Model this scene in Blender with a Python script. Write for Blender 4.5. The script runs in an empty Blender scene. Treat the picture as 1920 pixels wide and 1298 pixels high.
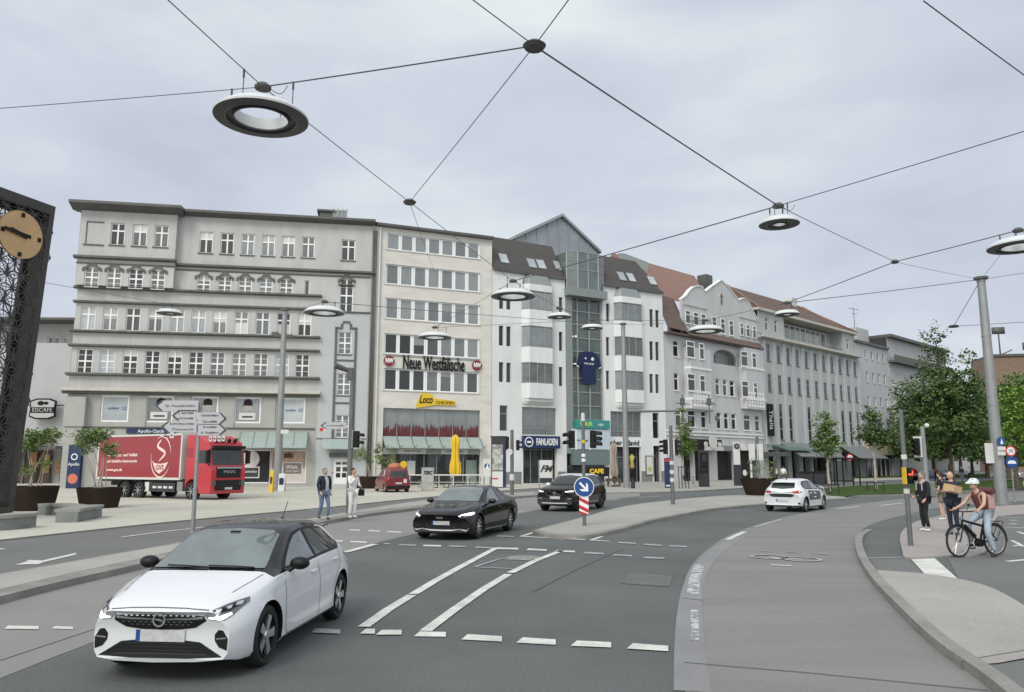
import bpy, bmesh, math, random
from mathutils import Vector, Matrix
from mathutils.bvhtree import BVHTree
SC = bpy.context.scene
COL = SC.collection
R = math.radians
# ---------------------------------------------------------------- camera
W0, H0, FPX, YH, CH = 1920, 1298, 1450.0, 871.0, 2.05
PITCH = math.atan((YH - 649) / FPX)
cd = bpy.data.cameras.new('camera'); cam = bpy.data.objects.new('camera', cd); COL.objects.link(cam)
cam.location = (0, 0, CH); cam.rotation_euler = (math.pi/2 + PITCH, 0, 0)
cd.sensor_width = 36; cd.lens = 36*FPX/W0; cd.clip_end = 3000; cd.clip_start = 0.05
SC.camera = cam
# ---------------------------------------------------------------- world, sun, exposure
SUN_EL, SUN_AZ = R(42), R(205)      # azimuth clockwise from +Y: behind the camera, to its left
w = bpy.data.worlds.new('World'); SC.world = w; w.use_nodes = True
nt = w.node_tree; nt.nodes.clear()
def wn(t, **k):
    n = nt.nodes.new(t)
    for a, b in k.items(): setattr(n, a, b)
    return n
out = wn('ShaderNodeOutputWorld'); bg = wn('ShaderNodeBackground')
sky = wn('ShaderNodeTexSky', sky_type='NISHITA', sun_disc=False, sun_elevation=SUN_EL, sun_rotation=SUN_AZ, dust_density=3.0)
tc = wn('ShaderNodeTexCoord')
mp = wn('ShaderNodeMapping'); mp.inputs['Scale'].default_value = (1.0, 1.0, 2.6)
nt.links.new(tc.outputs['Generated'], mp.inputs[0])
n1 = wn('ShaderNodeTexNoise'); n1.inputs['Scale'].default_value = 2.1; n1.inputs['Detail'].default_value = 5; n1.inputs['Roughness'].default_value = .5; n1.inputs['Distortion'].default_value = .25
n2 = wn('ShaderNodeTexNoise'); n2.inputs['Scale'].default_value = 1.3; n2.inputs['Detail'].default_value = 3
nt.links.new(mp.outputs[0], n1.inputs['Vector']); nt.links.new(mp.outputs[0], n2.inputs['Vector'])
cr = wn('ShaderNodeValToRGB')
cr.color_ramp.elements[0].position = .34; cr.color_ramp.elements[0].color = (5.75, 6.1, 7.2, 1)
cr.color_ramp.elements[1].position = .70; cr.color_ramp.elements[1].color = (8.7, 9.35, 9.3, 1)
e = cr.color_ramp.elements.new(.5); e.color = (6.75, 7.2, 8.15, 1)
nt.links.new(n1.outputs['Fac'], cr.inputs[0])
cr2 = wn('ShaderNodeValToRGB')            # how closed the cloud cover is
cr2.color_ramp.elements[0].position = .3; cr2.color_ramp.elements[0].color = (.97,)*3+(1,)
cr2.color_ramp.elements[1].position = .7; cr2.color_ramp.elements[1].color = (.86,)*3+(1,)
nt.links.new(n2.outputs['Fac'], cr2.inputs[0])
mx = wn('ShaderNodeMixRGB'); nt.links.new(cr2.outputs[0], mx.inputs[0]); nt.links.new(sky.outputs[0], mx.inputs[1]); nt.links.new(cr.outputs[0], mx.inputs[2])
# glow added to the unseen overcast, overhead and behind the camera, to brighten surfaces
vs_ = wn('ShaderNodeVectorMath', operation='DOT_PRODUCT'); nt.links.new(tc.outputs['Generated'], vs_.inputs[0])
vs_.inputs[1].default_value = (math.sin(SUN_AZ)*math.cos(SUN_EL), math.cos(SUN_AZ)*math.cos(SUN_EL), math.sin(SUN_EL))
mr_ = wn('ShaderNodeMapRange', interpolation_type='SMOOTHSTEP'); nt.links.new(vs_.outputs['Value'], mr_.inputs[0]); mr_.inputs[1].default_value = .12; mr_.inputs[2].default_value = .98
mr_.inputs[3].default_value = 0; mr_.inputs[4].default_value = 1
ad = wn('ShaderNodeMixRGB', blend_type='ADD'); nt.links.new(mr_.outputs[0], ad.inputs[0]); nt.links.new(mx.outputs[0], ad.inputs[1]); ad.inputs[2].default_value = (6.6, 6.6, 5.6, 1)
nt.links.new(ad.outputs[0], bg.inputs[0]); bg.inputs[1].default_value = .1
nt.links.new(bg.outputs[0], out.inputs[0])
sl = bpy.data.lights.new('sun', 'SUN'); sl.energy = 1.5; sl.angle = R(20); sl.color = (1, .965, .90)
so = bpy.data.objects.new('sun', sl); COL.objects.link(so)
sd = Vector((math.sin(SUN_AZ)*math.cos(SUN_EL), math.cos(SUN_AZ)*math.cos(SUN_EL), math.sin(SUN_EL)))
so.rotation_euler = sd.to_track_quat('Z', 'Y').to_euler(); so.location = sd*50
SC.view_settings.view_transform = 'Standard'; SC.view_settings.look = 'None'
SC.view_settings.exposure = 0.0; SC.view_settings.gamma = 1.0
# ---------------------------------------------------------------- surveying helpers (photograph -> metres)
def ray(u, v):
    c, s = math.cos(PITCH), math.sin(PITCH)
    a, b = (u - W0/2)/FPX, (v - H0/2)/FPX
    return Vector((a, c + b*s, s - b*c))
def G(u, v, z=0.0):
    d = ray(u, v); t = (z - CH)/d.z
    return Vector((d.x*t, d.y*t, z))
def at(u, v, Y):
    d = ray(u, v); t = Y/d.y
    return Vector((d.x*t, Y, CH + d.z*t))
# ---------------------------------------------------------------- materials
MATS = {}
def mat(name, col, rough=.7, metal=0.0, nz=0.0, ns=3.0, bump=0.0, bs=40.0, ior=None, emit=None, vary=0.0, coat=0.0, spec=None, alt=None, stretch=None, fine=0.0, fs=60.0):
    """procedural principled material: nz = strength of large blotches, fine = fine grain, vary = difference between objects"""
    if name in MATS: return MATS[name]
    m = bpy.data.materials.new(name); MATS[name] = m; m.use_nodes = True
    t = m.node_tree; b = t.nodes['Principled BSDF']
    def N(k): return t.nodes.new(k)
    L = t.links.new
    b.inputs['Roughness'].default_value = rough; b.inputs['Metallic'].default_value = metal
    if ior: b.inputs['IOR'].default_value = ior
    if spec is not None: b.inputs['Specular IOR Level'].default_value = spec
    if coat: b.inputs['Coat Weight'].default_value = coat; b.inputs['Coat Roughness'].default_value = .04
    c4 = tuple(col) + (1,)
    cur = None
    co = N('ShaderNodeTexCoord'); vec = co.outputs['Object']
    if stretch:
        mpn = N('ShaderNodeMapping'); mpn.inputs['Scale'].default_value = stretch; L(vec, mpn.inputs[0]); vec = mpn.outputs[0]
    if nz or fine or alt:
        no = N('ShaderNodeTexNoise'); no.inputs['Scale'].default_value = ns; no.inputs['Detail'].default_value = 6; no.inputs['Roughness'].default_value = .62
        L(vec, no.inputs['Vector'])
        rp = N('ShaderNodeValToRGB'); rp.color_ramp.elements[0].position = .32; rp.color_ramp.elements[1].position = .68
        a = alt or tuple(x*(1-nz) for x in col)
        d = col if alt else tuple(min(1, x*(1+nz*.5)) for x in col)
        rp.color_ramp.elements[0].color = tuple(a)+(1,); rp.color_ramp.elements[1].color = tuple(d)+(1,)
        L(no.outputs['Fac'], rp.inputs[0]); cur = rp.outputs[0]
    if fine:
        nf = N('ShaderNodeTexNoise'); nf.inputs['Scale'].default_value = fs; nf.inputs['Detail'].default_value = 3; L(co.outputs['Object'], nf.inputs['Vector'])
        mr = N('ShaderNodeMapRange'); mr.inputs[1].default_value = .3; mr.inputs[2].default_value = .7; mr.inputs[3].default_value = 1-fine; mr.inputs[4].default_value = 1+fine
        L(nf.outputs['Fac'], mr.inputs[0])
        mm = N('ShaderNodeMixRGB'); mm.blend_type = 'MULTIPLY'; mm.inputs[0].default_value = 1
        L(cur, mm.inputs[1]); L(mr.outputs[0], mm.inputs[2]); cur = mm.outputs[0]
    if vary:
        oi = N('ShaderNodeObjectInfo'); mr = N('ShaderNodeMapRange'); mr.inputs[3].default_value = 1-vary; mr.inputs[4].default_value = 1+vary
        L(oi.outputs['Random'], mr.inputs[0])
        mm = N('ShaderNodeMixRGB'); mm.blend_type = 'MULTIPLY'; mm.inputs[0].default_value = 1
        if cur is None: mm.inputs[1].default_value = c4
        else: L(cur, mm.inputs[1])
        L(mr.outputs[0], mm.inputs[2]); cur = mm.outputs[0]
    if cur is None: b.inputs['Base Color'].default_value = c4
    else: L(cur, b.inputs['Base Color'])
    if bump:
        nb = N('ShaderNodeTexNoise'); nb.inputs['Scale'].default_value = bs; nb.inputs['Detail'].default_value = 4; L(co.outputs['Object'], nb.inputs['Vector'])
        bp = N('ShaderNodeBump'); bp.inputs['Strength'].default_value = bump; bp.inputs['Distance'].default_value = .02
        L(nb.outputs['Fac'], bp.inputs['Height']); L(bp.outputs[0], b.inputs['Normal'])
    if emit:
        b.inputs['Emission Color'].default_value = tuple(emit[:3])+(1,); b.inputs['Emission Strength'].default_value = emit[3]
    return m
def M(n): return MATS[n] if isinstance(n, str) else n
mat('asphalt', (.108,.117,.116), .85, nz=.27, ns=.22, fine=.24, fs=38, bump=.25, bs=120)
mat('asphalt_far', (.145,.147,.145), .85, nz=.12, ns=.3, fine=.12, fs=60, bump=.2, bs=100)
mat('asphalt_bus', (.235,.225,.22), .85, nz=.10, ns=.5, fine=.10, fs=50)
mat('concrete_lane', (.205,.203,.195), .8, nz=.16, ns=.45, fine=.12, fs=40, bump=.1, bs=60, stretch=(.35,1.6,1))
mat('paving', (.345,.335,.31), .85, nz=.14, ns=.4, fine=.10, fs=20)
mat('paving_plaza', (.48,.465,.40), .85, nz=.14, ns=.15, fine=.08, fs=8)
mat('paving_pink', (.32,.295,.28), .85, nz=.10, ns=.6, fine=.10, fs=25)
mat('kerb', (.25,.245,.225), .85, nz=.25, ns=1.2, fine=.1, fs=30)
mat('joint', (.09,.09,.09), .9)
mat('paint', (.62,.62,.58), .7, nz=.25, ns=2.5, fine=.12, fs=40)
mat('paint_faded', (.36,.37,.37), .75, nz=.3, ns=3, fine=.15, fs=40)
mat('grass', (.055,.09,.022), 1, spec=.1, nz=.45, ns=1.2, fine=.3, fs=25)
mat('wall_grey', (.49,.487,.475), .85, nz=.13, ns=.8, stretch=(1,1,.22), fine=.03, fs=6)
mat('wall_grey_low', (.39,.39,.365), .85, nz=.10, ns=.5, fine=.03, fs=6)
mat('wall_lavender', (.465,.485,.50), .85, nz=.06, ns=.3)
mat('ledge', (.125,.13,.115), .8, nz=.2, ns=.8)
mat('ledge_light', (.52,.50,.45), .8, nz=.12, ns=.8)
mat('gutter', (.095,.095,.09), .5, nz=.2, ns=.6)
mat('sandstone', (.66,.635,.585), .8, nz=.14, ns=.35, fine=.03, fs=4, stretch=(1,1,3))
mat('render_white', (.72,.735,.73), .85, nz=.11, ns=.7, stretch=(1,1,.2))
mat('render_pale', (.54,.545,.55), .85, nz=.12, ns=.7, stretch=(1,1,.25))
mat('render_mid', (.44,.44,.45), .85, nz=.06, ns=.4)
mat('white_trim', (.80,.80,.78), .6, nz=.04, ns=2)
mat('stone_thalia', (.42,.45,.44), .85, nz=.12, ns=.6, stretch=(1,1,.2))
mat('stone_lav', (.46,.47,.49), .85, nz=.12, ns=.7, stretch=(1,1,.2))
mat('frame_white', (.82,.83,.82), .4)
mat('frame_dark', (.10,.105,.11), .4)
mat('frame_grey', (.27,.29,.29), .4, metal=.3)
mat('frame_green', (.31,.335,.33), .45, metal=.2)
mat('pane', (.13,.14,.14), .06, ior=1.75, vary=.75, nz=.35, ns=.9)
mat('pane_pale', (.40,.43,.45), .10, ior=1.7, vary=.2, nz=.2, ns=.7)
mat('pane_dark', (.035,.04,.042), .05, ior=1.6, vary=.5, nz=.3, ns=.8)
mat('pane_office', (.20,.22,.225), .06, ior=1.75, vary=.35, nz=.25, ns=.8)
mat('tile_dark', (.075,.068,.062), .7, nz=.35, ns=2.0, stretch=(.6,.6,7))
mat('tile_orange', (.25,.15,.12), .8, nz=.22, ns=1.0, stretch=(1,1,6))
mat('tile_brown', (.145,.10,.085), .8, nz=.3, ns=1.4, stretch=(1,1,7))
mat('tile_maroon', (.12,.075,.06), .8, nz=.3, ns=1.2, stretch=(1,1,6))
mat('black', (.012,.012,.012), .6, spec=.25)
mat('rubber', (.022,.022,.022), .8, nz=.2, ns=8)
mat('dark_interior', (.03,.028,.026), .9, nz=.4, ns=1.2)
mat('steel', (.33,.34,.34), .4, metal=.6, nz=.1, ns=3)
mat('mast', (.30,.31,.31), .45, metal=.45, nz=.12, ns=2)
mat('mast_dark', (.16,.165,.165), .5, metal=.3, nz=.15, ns=2)
mat('cable', (.10,.10,.11), .6)
mat('lamp_white', (.62,.64,.64), .4, nz=.05, ns=2)
mat('lamp_dark', (.07,.07,.07), .5)
mat('corten', (.030,.021,.015), .9, spec=.2, nz=.3, ns=1.6)
mat('soil', (.06,.045,.03), .95, nz=.4, ns=6)
mat('bark', (.10,.08,.06), .9, nz=.35, ns=5)
mat('bark_pale', (.42,.38,.32), .85, nz=.3, ns=4)
mat('bronze', (.55,.36,.18), .35, metal=.5, nz=.12, ns=2)
mat('tower_metal', (.06,.056,.052), .5, metal=.3, nz=.2, ns=2)
mat('white', (.82,.82,.82), .5)
mat('offwhite', (.62,.62,.60), .5, nz=.05)
mat('sign_blue', (.012,.07,.25), .35)
mat('navy', (.012,.025,.09), .4)
mat('sign_red', (.50,.03,.035), .4)
mat('yellow', (.72,.48,.03), .6)
mat('plate', (.55,.55,.56), .5, nz=.25, ns=9)
mat('teal', (.04,.25,.24), .4)
mat('glass_green', (.33,.395,.37), .1, ior=1.6, nz=.1)
mat('graffiti', (.04,.04,.045), .6)
mat('skin', (.50,.30,.22), .6)
mat('granite', (.21,.22,.21), .8, nz=.2, ns=3, fine=.12, fs=40)
# ---------------------------------------------------------------- object helpers
def tag(o, label=None, cat=None, group=None, kind=None):
    if label: o['label'] = label
    if cat: o['category'] = cat
    if group: o['group'] = group
    if kind: o['kind'] = kind
    return o
def empty(name, label, cat, loc=(0,0,0), rz=0, group=None):
    o = bpy.data.objects.new(name, None); COL.objects.link(o); o.empty_display_size = .2
    o.location = loc; o.rotation_euler = (0,0,rz)
    return tag(o, label, cat, group)
class MB:
    """collects shapes, then links them as ONE mesh object"""
    def __init__(s): s.v = []; s.f = []; s.m = []; s.sm = []
    def add(s, vs, fs, mi=0, smooth=False):
        o = len(s.v); s.v += [tuple(v) for v in vs]
        for f in fs: s.f.append([i+o for i in f]); s.m.append(mi); s.sm.append(smooth)
        return s
    def box(s, x0, x1, y0, y1, z0, z1, mi=0, mat4=None):
        vs = [Vector(p) for p in ((x0,y0,z0),(x1,y0,z0),(x1,y1,z0),(x0,y1,z0),(x0,y0,z1),(x1,y0,z1),(x1,y1,z1),(x0,y1,z1))]
        if mat4 is not None: vs = [mat4 @ v for v in vs]
        return s.add(vs, [(0,3,2,1),(4,5,6,7),(0,1,5,4),(1,2,6,5),(2,3,7,6),(3,0,4,7)], mi)
    def tube(s, pts, r, n=8, mi=0, cap=True, smooth=True):
        pts = [Vector(p) for p in pts]; rs = r if isinstance(r, (list, tuple)) else [r]*len(pts)
        vs = []; up = None
        for i, p in enumerate(pts):
            d = (pts[min(i+1, len(pts)-1)] - pts[max(i-1, 0)]).normalized()
            if up is None: up = Vector((0,0,1)) if abs(d.z) < .9 else Vector((1,0,0))
            a = d.cross(up)
            if a.length < 1e-4: a = d.cross(Vector((0,1,0)))
            a.normalize(); b = a.cross(d).normalized(); up = b
            for k in range(n):
                t = 2*math.pi*k/n; vs.append(p + a*math.cos(t)*rs[i] + b*math.sin(t)*rs[i])
        fs = []
        for i in range(len(pts)-1):
            for k in range(n):
                fs.append((i*n+k, (i+1)*n+k, (i+1)*n+(k+1) % n, i*n+(k+1) % n))
        s.add(vs, fs, mi, smooth)
        if cap:
            s.add(vs[:n], [tuple(range(n))], mi); s.add(vs[-n:], [tuple(reversed(range(n)))], mi)
        return s
    def lathe(s, prof, n=24, mi=0, c=(0,0,0), ax='z', smooth=True, closed=False):
        vs = []; c = Vector(c)
        for r, z in prof:
            for k in range(n):
                t = 2*math.pi*k/n; x, y = r*math.cos(t), r*math.sin(t)
                vs.append(c + (Vector((x,y,z)) if ax == 'z' else Vector((x,z,y)) if ax == 'y' else Vector((z,x,y))))
        fs = []; L = len(prof)
        for i in range(L if closed else L-1):
            j = (i+1) % L
            for k in range(n): fs.append((i*n+k, i*n+(k+1) % n, j*n+(k+1) % n, j*n+k))
        s.add(vs, fs, mi, smooth)
        return s
    def prism(s, poly, y0, y1, mi=0, plane='xz'):
        """polygon in a plane, extruded between y0 and y1 along the remaining axis"""
        def P(a, b, c): return (a, c, b) if plane == 'xz' else (a, b, c) if plane == 'xy' else (c, a, b)
        n = len(poly); vs = [P(a, b, y0) for a, b in poly] + [P(a, b, y1) for a, b in poly]
        fs = [tuple(range(n)), tuple(reversed(range(n, 2*n)))] + [(i, i+n, (i+1) % n+n, (i+1) % n) for i in range(n)]
        return s.add(vs, fs, mi)
    def sphere(s, c, r, n=12, mi=0, sc=(1,1,1)):
        c = Vector(c); vs = []; fs = []; m = n//2
        for i in range(m+1):
            a = math.pi*i/m
            for k in range(n):
                t = 2*math.pi*k/n
                vs.append(c + Vector((r*sc[0]*math.sin(a)*math.cos(t), r*sc[1]*math.sin(a)*math.sin(t), r*sc[2]*math.cos(a))))
        for i in range(m):
            for k in range(n): fs.append((i*n+k, (i+1)*n+k, (i+1)*n+(k+1) % n, i*n+(k+1) % n))
        return s.add(vs, fs, mi, True)
    def mesh(s, name, mats):
        me = bpy.data.meshes.new(name); me.from_pydata(s.v, [], s.f); me.update()
        for m in (mats if isinstance(mats, (list, tuple)) else [mats]): me.materials.append(MATS[m] if isinstance(m, str) else m)
        me.polygons.foreach_set('material_index', s.m); me.polygons.foreach_set('use_smooth', s.sm)
        bm = bmesh.new(); bm.from_mesh(me); bmesh.ops.remove_doubles(bm, verts=bm.verts, dist=1e-5)
        bmesh.ops.recalc_face_normals(bm, faces=bm.faces); bm.to_mesh(me); bm.free()
        if any(s.sm): me.set_sharp_from_angle(angle=R(42))
        return me
    def build(s, name, mats, parent=None, loc=None, rz=None, bevel=0):
        o = bpy.data.objects.new(name, s.mesh(name, mats)); COL.objects.link(o)
        if parent is not None: o.parent = parent
        if loc is not None: o.location = loc
        if rz is not None: o.rotation_euler = (0,0,rz)
        if bevel:
            b = o.modifiers.new('bevel', 'BEVEL'); b.width = bevel; b.segments = 2; b.limit_method = 'ANGLE'
        return o
def inst(name, me, parent=None, loc=(0,0,0), rot=(0,0,0)):
    o = bpy.data.objects.new(name, me); COL.objects.link(o); o.parent = parent; o.location = loc; o.rotation_euler = rot
    return o
def copy_tree(o, parent=None):
    c = o.copy(); COL.objects.link(c); c.parent = parent if parent else o.parent
    for ch in list(o.children): copy_tree(ch, c)
    return c
def split_parts(o):
    """every loose piece of a mesh becomes an object of its own under the same parent"""
    me = o.data; par = list(range(len(me.vertices)))
    def find(a):
        while par[a] != a: par[a] = par[par[a]]; a = par[a]
        return a
    for e_ in me.edges:
        a, b = find(e_.vertices[0]), find(e_.vertices[1])
        if a != b: par[a] = b
    groups = {}
    for p in me.polygons: groups.setdefault(find(p.vertices[0]), []).append(p)
    if len(groups) < 2: return [o]
    res = []
    for g_ in groups.values():
        idx = {}; vs = []; fs = []
        for p in g_:
            f = []
            for v in p.vertices:
                if v not in idx: idx[v] = len(vs); vs.append(me.vertices[v].co.copy())
                f.append(idx[v])
            fs.append(f)
        m2 = bpy.data.meshes.new(me.name); m2.from_pydata(vs, [], fs)
        for mm in me.materials: m2.materials.append(mm)
        for p, q in zip(m2.polygons, g_): p.material_index = q.material_index; p.use_smooth = q.use_smooth
        n = bpy.data.objects.new(o.name.split('.')[0], m2); COL.objects.link(n); n.parent = o.parent; n.matrix_local = o.matrix_local.copy()
        for k_ in ('label','category','group','kind'):
            if k_ in o: n[k_] = o[k_]
        res.append(n)
    for ch in list(o.children): ch.parent = res[0]
    bpy.data.objects.remove(o); return res
_txt = {}
def text_mesh(s, size, ext, m, shear=0.0, bold=0.0, width=None):
    cu = bpy.data.curves.new('lettering', 'FONT'); cu.body = s; cu.size = size; cu.extrude = ext; cu.align_x = 'CENTER'; cu.align_y = 'CENTER'
    cu.shear = shear; cu.offset = bold; cu.resolution_u = 3
    o = bpy.data.objects.new('lettering', cu); COL.objects.link(o)
    bpy.context.view_layer.update()
    dg = bpy.context.evaluated_depsgraph_get(); me = bpy.data.meshes.new_from_object(o.evaluated_get(dg))
    bpy.data.objects.remove(o); me.materials.clear(); me.materials.append(MATS[m] if isinstance(m, str) else m)
    if width:
        xs = [v.co.x for v in me.vertices]; k = width/(max(xs)-min(xs))
        for v in me.vertices: v.co.x *= k
    return me
def text(s, size, m, parent, loc, rot=(math.pi/2,0,0), ext=.01, name='lettering', **k):
    return inst(name, text_mesh(s, size, ext, m, **k), parent, loc, rot)
def spline(pts, n=6, closed=False):
    """Catmull-Rom through 2-D or 3-D points"""
    P = [Vector(p) for p in pts]; out = []; L = len(P)
    for i in range(L if closed else L-1):
        p1, p2 = P[i], P[(i+1) % L]
        p0 = P[i-1] if (i > 0 or closed) else p1*2-p2
        p3 = P[(i+2) % L] if (i+2 < L or closed) else p2*2-p1
        for k in range(n):
            t = k/n
            out.append(.5*((2*p1)+(p2-p0)*t+(2*p0-5*p1+4*p2-p3)*t*t+(-p0+3*p1-3*p2+p3)*t**3))
    if not closed: out.append(P[-1])
    return out
def flat_mesh(name, poly3, m, thick=0.0, side=None):
    """flat polygon (any outline) with an optional skirt downwards"""
    bm = bmesh.new(); vs = [bm.verts.new(p) for p in poly3]; bm.verts.ensure_lookup_table()
    f = bm.faces.new(vs)
    if f.normal.z < 0 or (f.normal_update() or f.normal.z < 0): f.normal_flip()
    if thick:
        lo = [bm.verts.new(Vector(p) - Vector((0,0,thick))) for p in poly3]; n = len(vs)
        for i in range(n):
            q = bm.faces.new((vs[i], vs[(i+1) % n], lo[(i+1) % n], lo[i])); q.material_index = 1 if side else 0
    bmesh.ops.triangulate(bm, faces=[f])
    me = bpy.data.meshes.new(name); bm.to_mesh(me); bm.free(); me.materials.append(M(m))
    if side: me.materials.append(M(side))
    return me
def ground(name, px, z, m, thick=0.0, side=None, label=None, cat=None, zpx=None, extra=None):
    poly = [G(u, v, z if zpx is None else zpx) for u, v in px]
    for p in poly: p.z = z
    o = bpy.data.objects.new(name, flat_mesh(name, poly, m, thick, side)); COL.objects.link(o); o['kind'] = 'structure'
    return o
# ================================================================ GROUND
me = bpy.data.meshes.new('ground'); me.from_pydata([(-500,-60,0),(500,-60,0),(500,900,0),(-500,900,0)], [], [(0,1,2,3)]); me.materials.append(M('asphalt'))
g = bpy.data.objects.new('ground', me); COL.objects.link(g); g['kind'] = 'structure'
def S(*p, n=5): return [tuple(q) for q in spline([(a, b) for a, b in p], n)]
# plaza in front of the buildings on the left
pe = S((-900,1095),(-300,1045),(0,1012),(320,978),(593,953),(780,934),(900,924),(975,917),(1060,913))
ground('plaza', pe + [(1060,884),(-900,884)], .05, 'paving_plaza', .05, 'kerb')
# far pavement before the shops
fe = S((1040,924),(1100,924.5),(1140,923.5),(1215,922.5),(1300,920),(1387,915),(1480,909),(1600,903),(1750,897))
ground('pavement_shops', fe + [(1750,883),(1060,884),(1035,905)], .10, 'paving', .10, 'kerb')
# street behind the islands (slightly lighter asphalt)
ground('side_street', S((-900,1250),(-300,1150),(0,1085),(340,1022),(560,980),(780,943),(965,926),(1010,924)) + list(reversed(pe)), .004, 'asphalt_far')
# bus lane of lighter surfacing on the left
be = S((-500,1475),(0,1272),(190,1198),(400,1115),(640,1040),(700,1020),(780,1001),(960,966),(1080,944),(1200,930.5))
ground('bus_lane', be + list(reversed(S((-500,1265),(0,1128),(283,1060),(613,981),(780,955),(960,935),(1100,927),(1200,925)))), .004, 'asphalt_bus')
# long refuge on the left, kerb towards the camera
ie = S((-500,1265),(0,1126),(283,1058),(613,980),(780,955),(900,939),(1010,930))
ground('traffic_island_kerb', ie + list(reversed(S((-500,1172),(0,1082),(340,1021),(560,979),(760,944.5),(900,929),(1008,923)))), .12, 'kerb', .12, 'kerb', zpx=.06)
ground('traffic_island', S((-500,1243),(0,1113),(283,1049),(613,975),(780,951),(900,936.5),(1000,929)) + list(reversed(S((-500,1174),(0,1084),(340,1022.5),(560,980),(760,945.5),(900,930),(1000,924.5)))), .124, 'paving', zpx=.06)
# centre island
ci_low = S((999,997.5),(1022,1005),(1060,1008),(1100,1007),(1127,1003),(1168,994),(1220,979),(1272,968),(1325,958),(1377,952),(1437,947),(1530,940),(1590,936))
ci_up = S((1590,933),(1540,928),(1460,927),(1397,929),(1350,931),(1272,938),(1194,947),(1142,958),(1090,973),(1040,986))
ground('centre_island_kerb', ci_low + ci_up, .10, 'kerb', .10, 'kerb', zpx=.05)
ground('centre_island', S((1008,996),(1030,1003),(1062,1005),(1098,1004),(1124,1000),(1164,991.5),(1216,977),(1270,966),(1325,956.5),(1377,950.5),(1437,945.5),(1530,938.5),(1585,935)) +
       S((1585,933.6),(1540,928.8),(1460,928),(1397,930),(1350,932),(1272,939),(1194,948),(1142,959),(1090,974),(1040,987)), .104, 'paving', zpx=.05)
# curved lane of concrete on the right
cl = S((1310,1480),(1285,1298),(1278,1230),(1276,1150),(1281,1100),(1297,1060),(1330,1028),(1365,1005),(1420,984),(1480,968),(1560,952),(1650,940),(1760,930),(1900,922))
kr_px = S((2060,1480),(1862,1298),(1760,1222),(1700,1165),(1640,1100),(1612,1056),(1604,1028),(1608,1007),(1625,993))
ground('concrete_lane', cl + [(2000,918),(2100,925)] + list(reversed(S((2060,1480),(1862,1298),(1760,1222),(1700,1165),(1640,1100),(1612,1056),(1604,1028),(1608,1007),(1630,985),(1700,965),(1790,948),(2000,935)))), .004, 'concrete_lane')
# paler edge slab of the concrete lane and its joints
def strip(name, pts, w, z, m, kind='structure'):
    P = [Vector(p) for p in pts]; l = []; r = []
    for i, p in enumerate(P):
        d = (P[min(i+1, len(P)-1)] - P[max(i-1, 0)]); d.z = 0; d.normalize(); nrm = Vector((-d.y, d.x, 0))*w/2
        l.append(p+nrm); r.append(p-nrm)
    vs = [(p.x, p.y, z) for p in l+r]; n = len(P)
    me = bpy.data.meshes.new(name); me.from_pydata(vs, [], [(i+n, i+n+1, i+1, i) for i in range(n-1)]); me.materials.append(M(m))
    o = bpy.data.objects.new(name, me); COL.objects.link(o); o['kind'] = kind
    return o
mat('slab_edge', (.23,.23,.235), .8, nz=.12, ns=.8, fine=.08, fs=40)
edge = spline([G(u+14, v) for u, v in [(1285,1298),(1280,1230),(1279,1150),(1286,1100),(1303,1060),(1336,1030),(1371,1007)]], 5)
strip('lane_edge', edge, .34, .008, 'slab_edge')
strip('lane_joint', [G(1282,1244), G(1500,1262), G(1854,1297)], .02, .012, 'joint')
strip('lane_joint', [G(1279,1123), G(1318,1127)], .025, .012, 'joint')
# worn paint on the slab edge: paint with holes in it
m = bpy.data.materials.new('paint_worn'); MATS['paint_worn'] = m; m.use_nodes = True; t = m.node_tree
b = t.nodes['Principled BSDF']; b.inputs['Roughness'].default_value = .75
no = t.nodes.new('ShaderNodeTexNoise'); no.inputs['Scale'].default_value = 7; no.inputs['Detail'].default_value = 5
rp = t.nodes.new('ShaderNodeValToRGB'); rp.color_ramp.elements[0].position = .47; rp.color_ramp.elements[1].position = .55
rp.color_ramp.elements[0].color = (.23,.23,.235,1); rp.color_ramp.elements[1].color = (.46,.48,.49,1)
co = t.nodes.new('ShaderNodeTexCoord'); t.links.new(co.outputs['Object'], no.inputs['Vector']); t.links.new(no.outputs['Fac'], rp.inputs[0]); t.links.new(rp.outputs[0], b.inputs['Base Color'])
strip('lane_marking_worn', [G(1312,1060), G(1303,1085), G(1299,1115)], .2, .012, 'paint_worn')
strip('lane_marking_worn', [G(1302,1145), G(1303,1175), G(1303,1203)], .10, .012, 'paint_worn')
# right-hand refuge
kerb_line = spline([G(u, v) for u, v in [(2060,1480),(1862,1298),(1760,1222),(1700,1165),(1640,1100),(1612,1056),(1604,1028),(1608,1007),(1625,993)]], 5)
kl = []; kr = []
for i, p in enumerate(kerb_line):
    d = (kerb_line[min(i+1, len(kerb_line)-1)] - kerb_line[max(i-1, 0)]).normalized(); nrm = Vector((d.y, -d.x, 0))
    hgt = .11*min(1, i/len(kerb_line) < .78 and 1 or max(.05, (1-i/len(kerb_line))/.22))
    kl.append((p, hgt)); kr.append((p+nrm*.17, hgt))
mb = MB()
for i in range(len(kl)-1):
    (a, ha), (b_, hb), (c, hc), (d, hd) = kl[i], kl[i+1], kr[i+1], kr[i]
    z = lambda p, h: (p.x, p.y, h)
    mb.add([z(a,0), z(b_,0), z(b_,hb), z(a,ha), z(c,hc), z(d,hd), z(c,0), z(d,0)], [(0,1,2,3),(3,2,4,5),(5,4,6,7)])
mb.build('kerb', 'kerb')['kind'] = 'structure'
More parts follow.
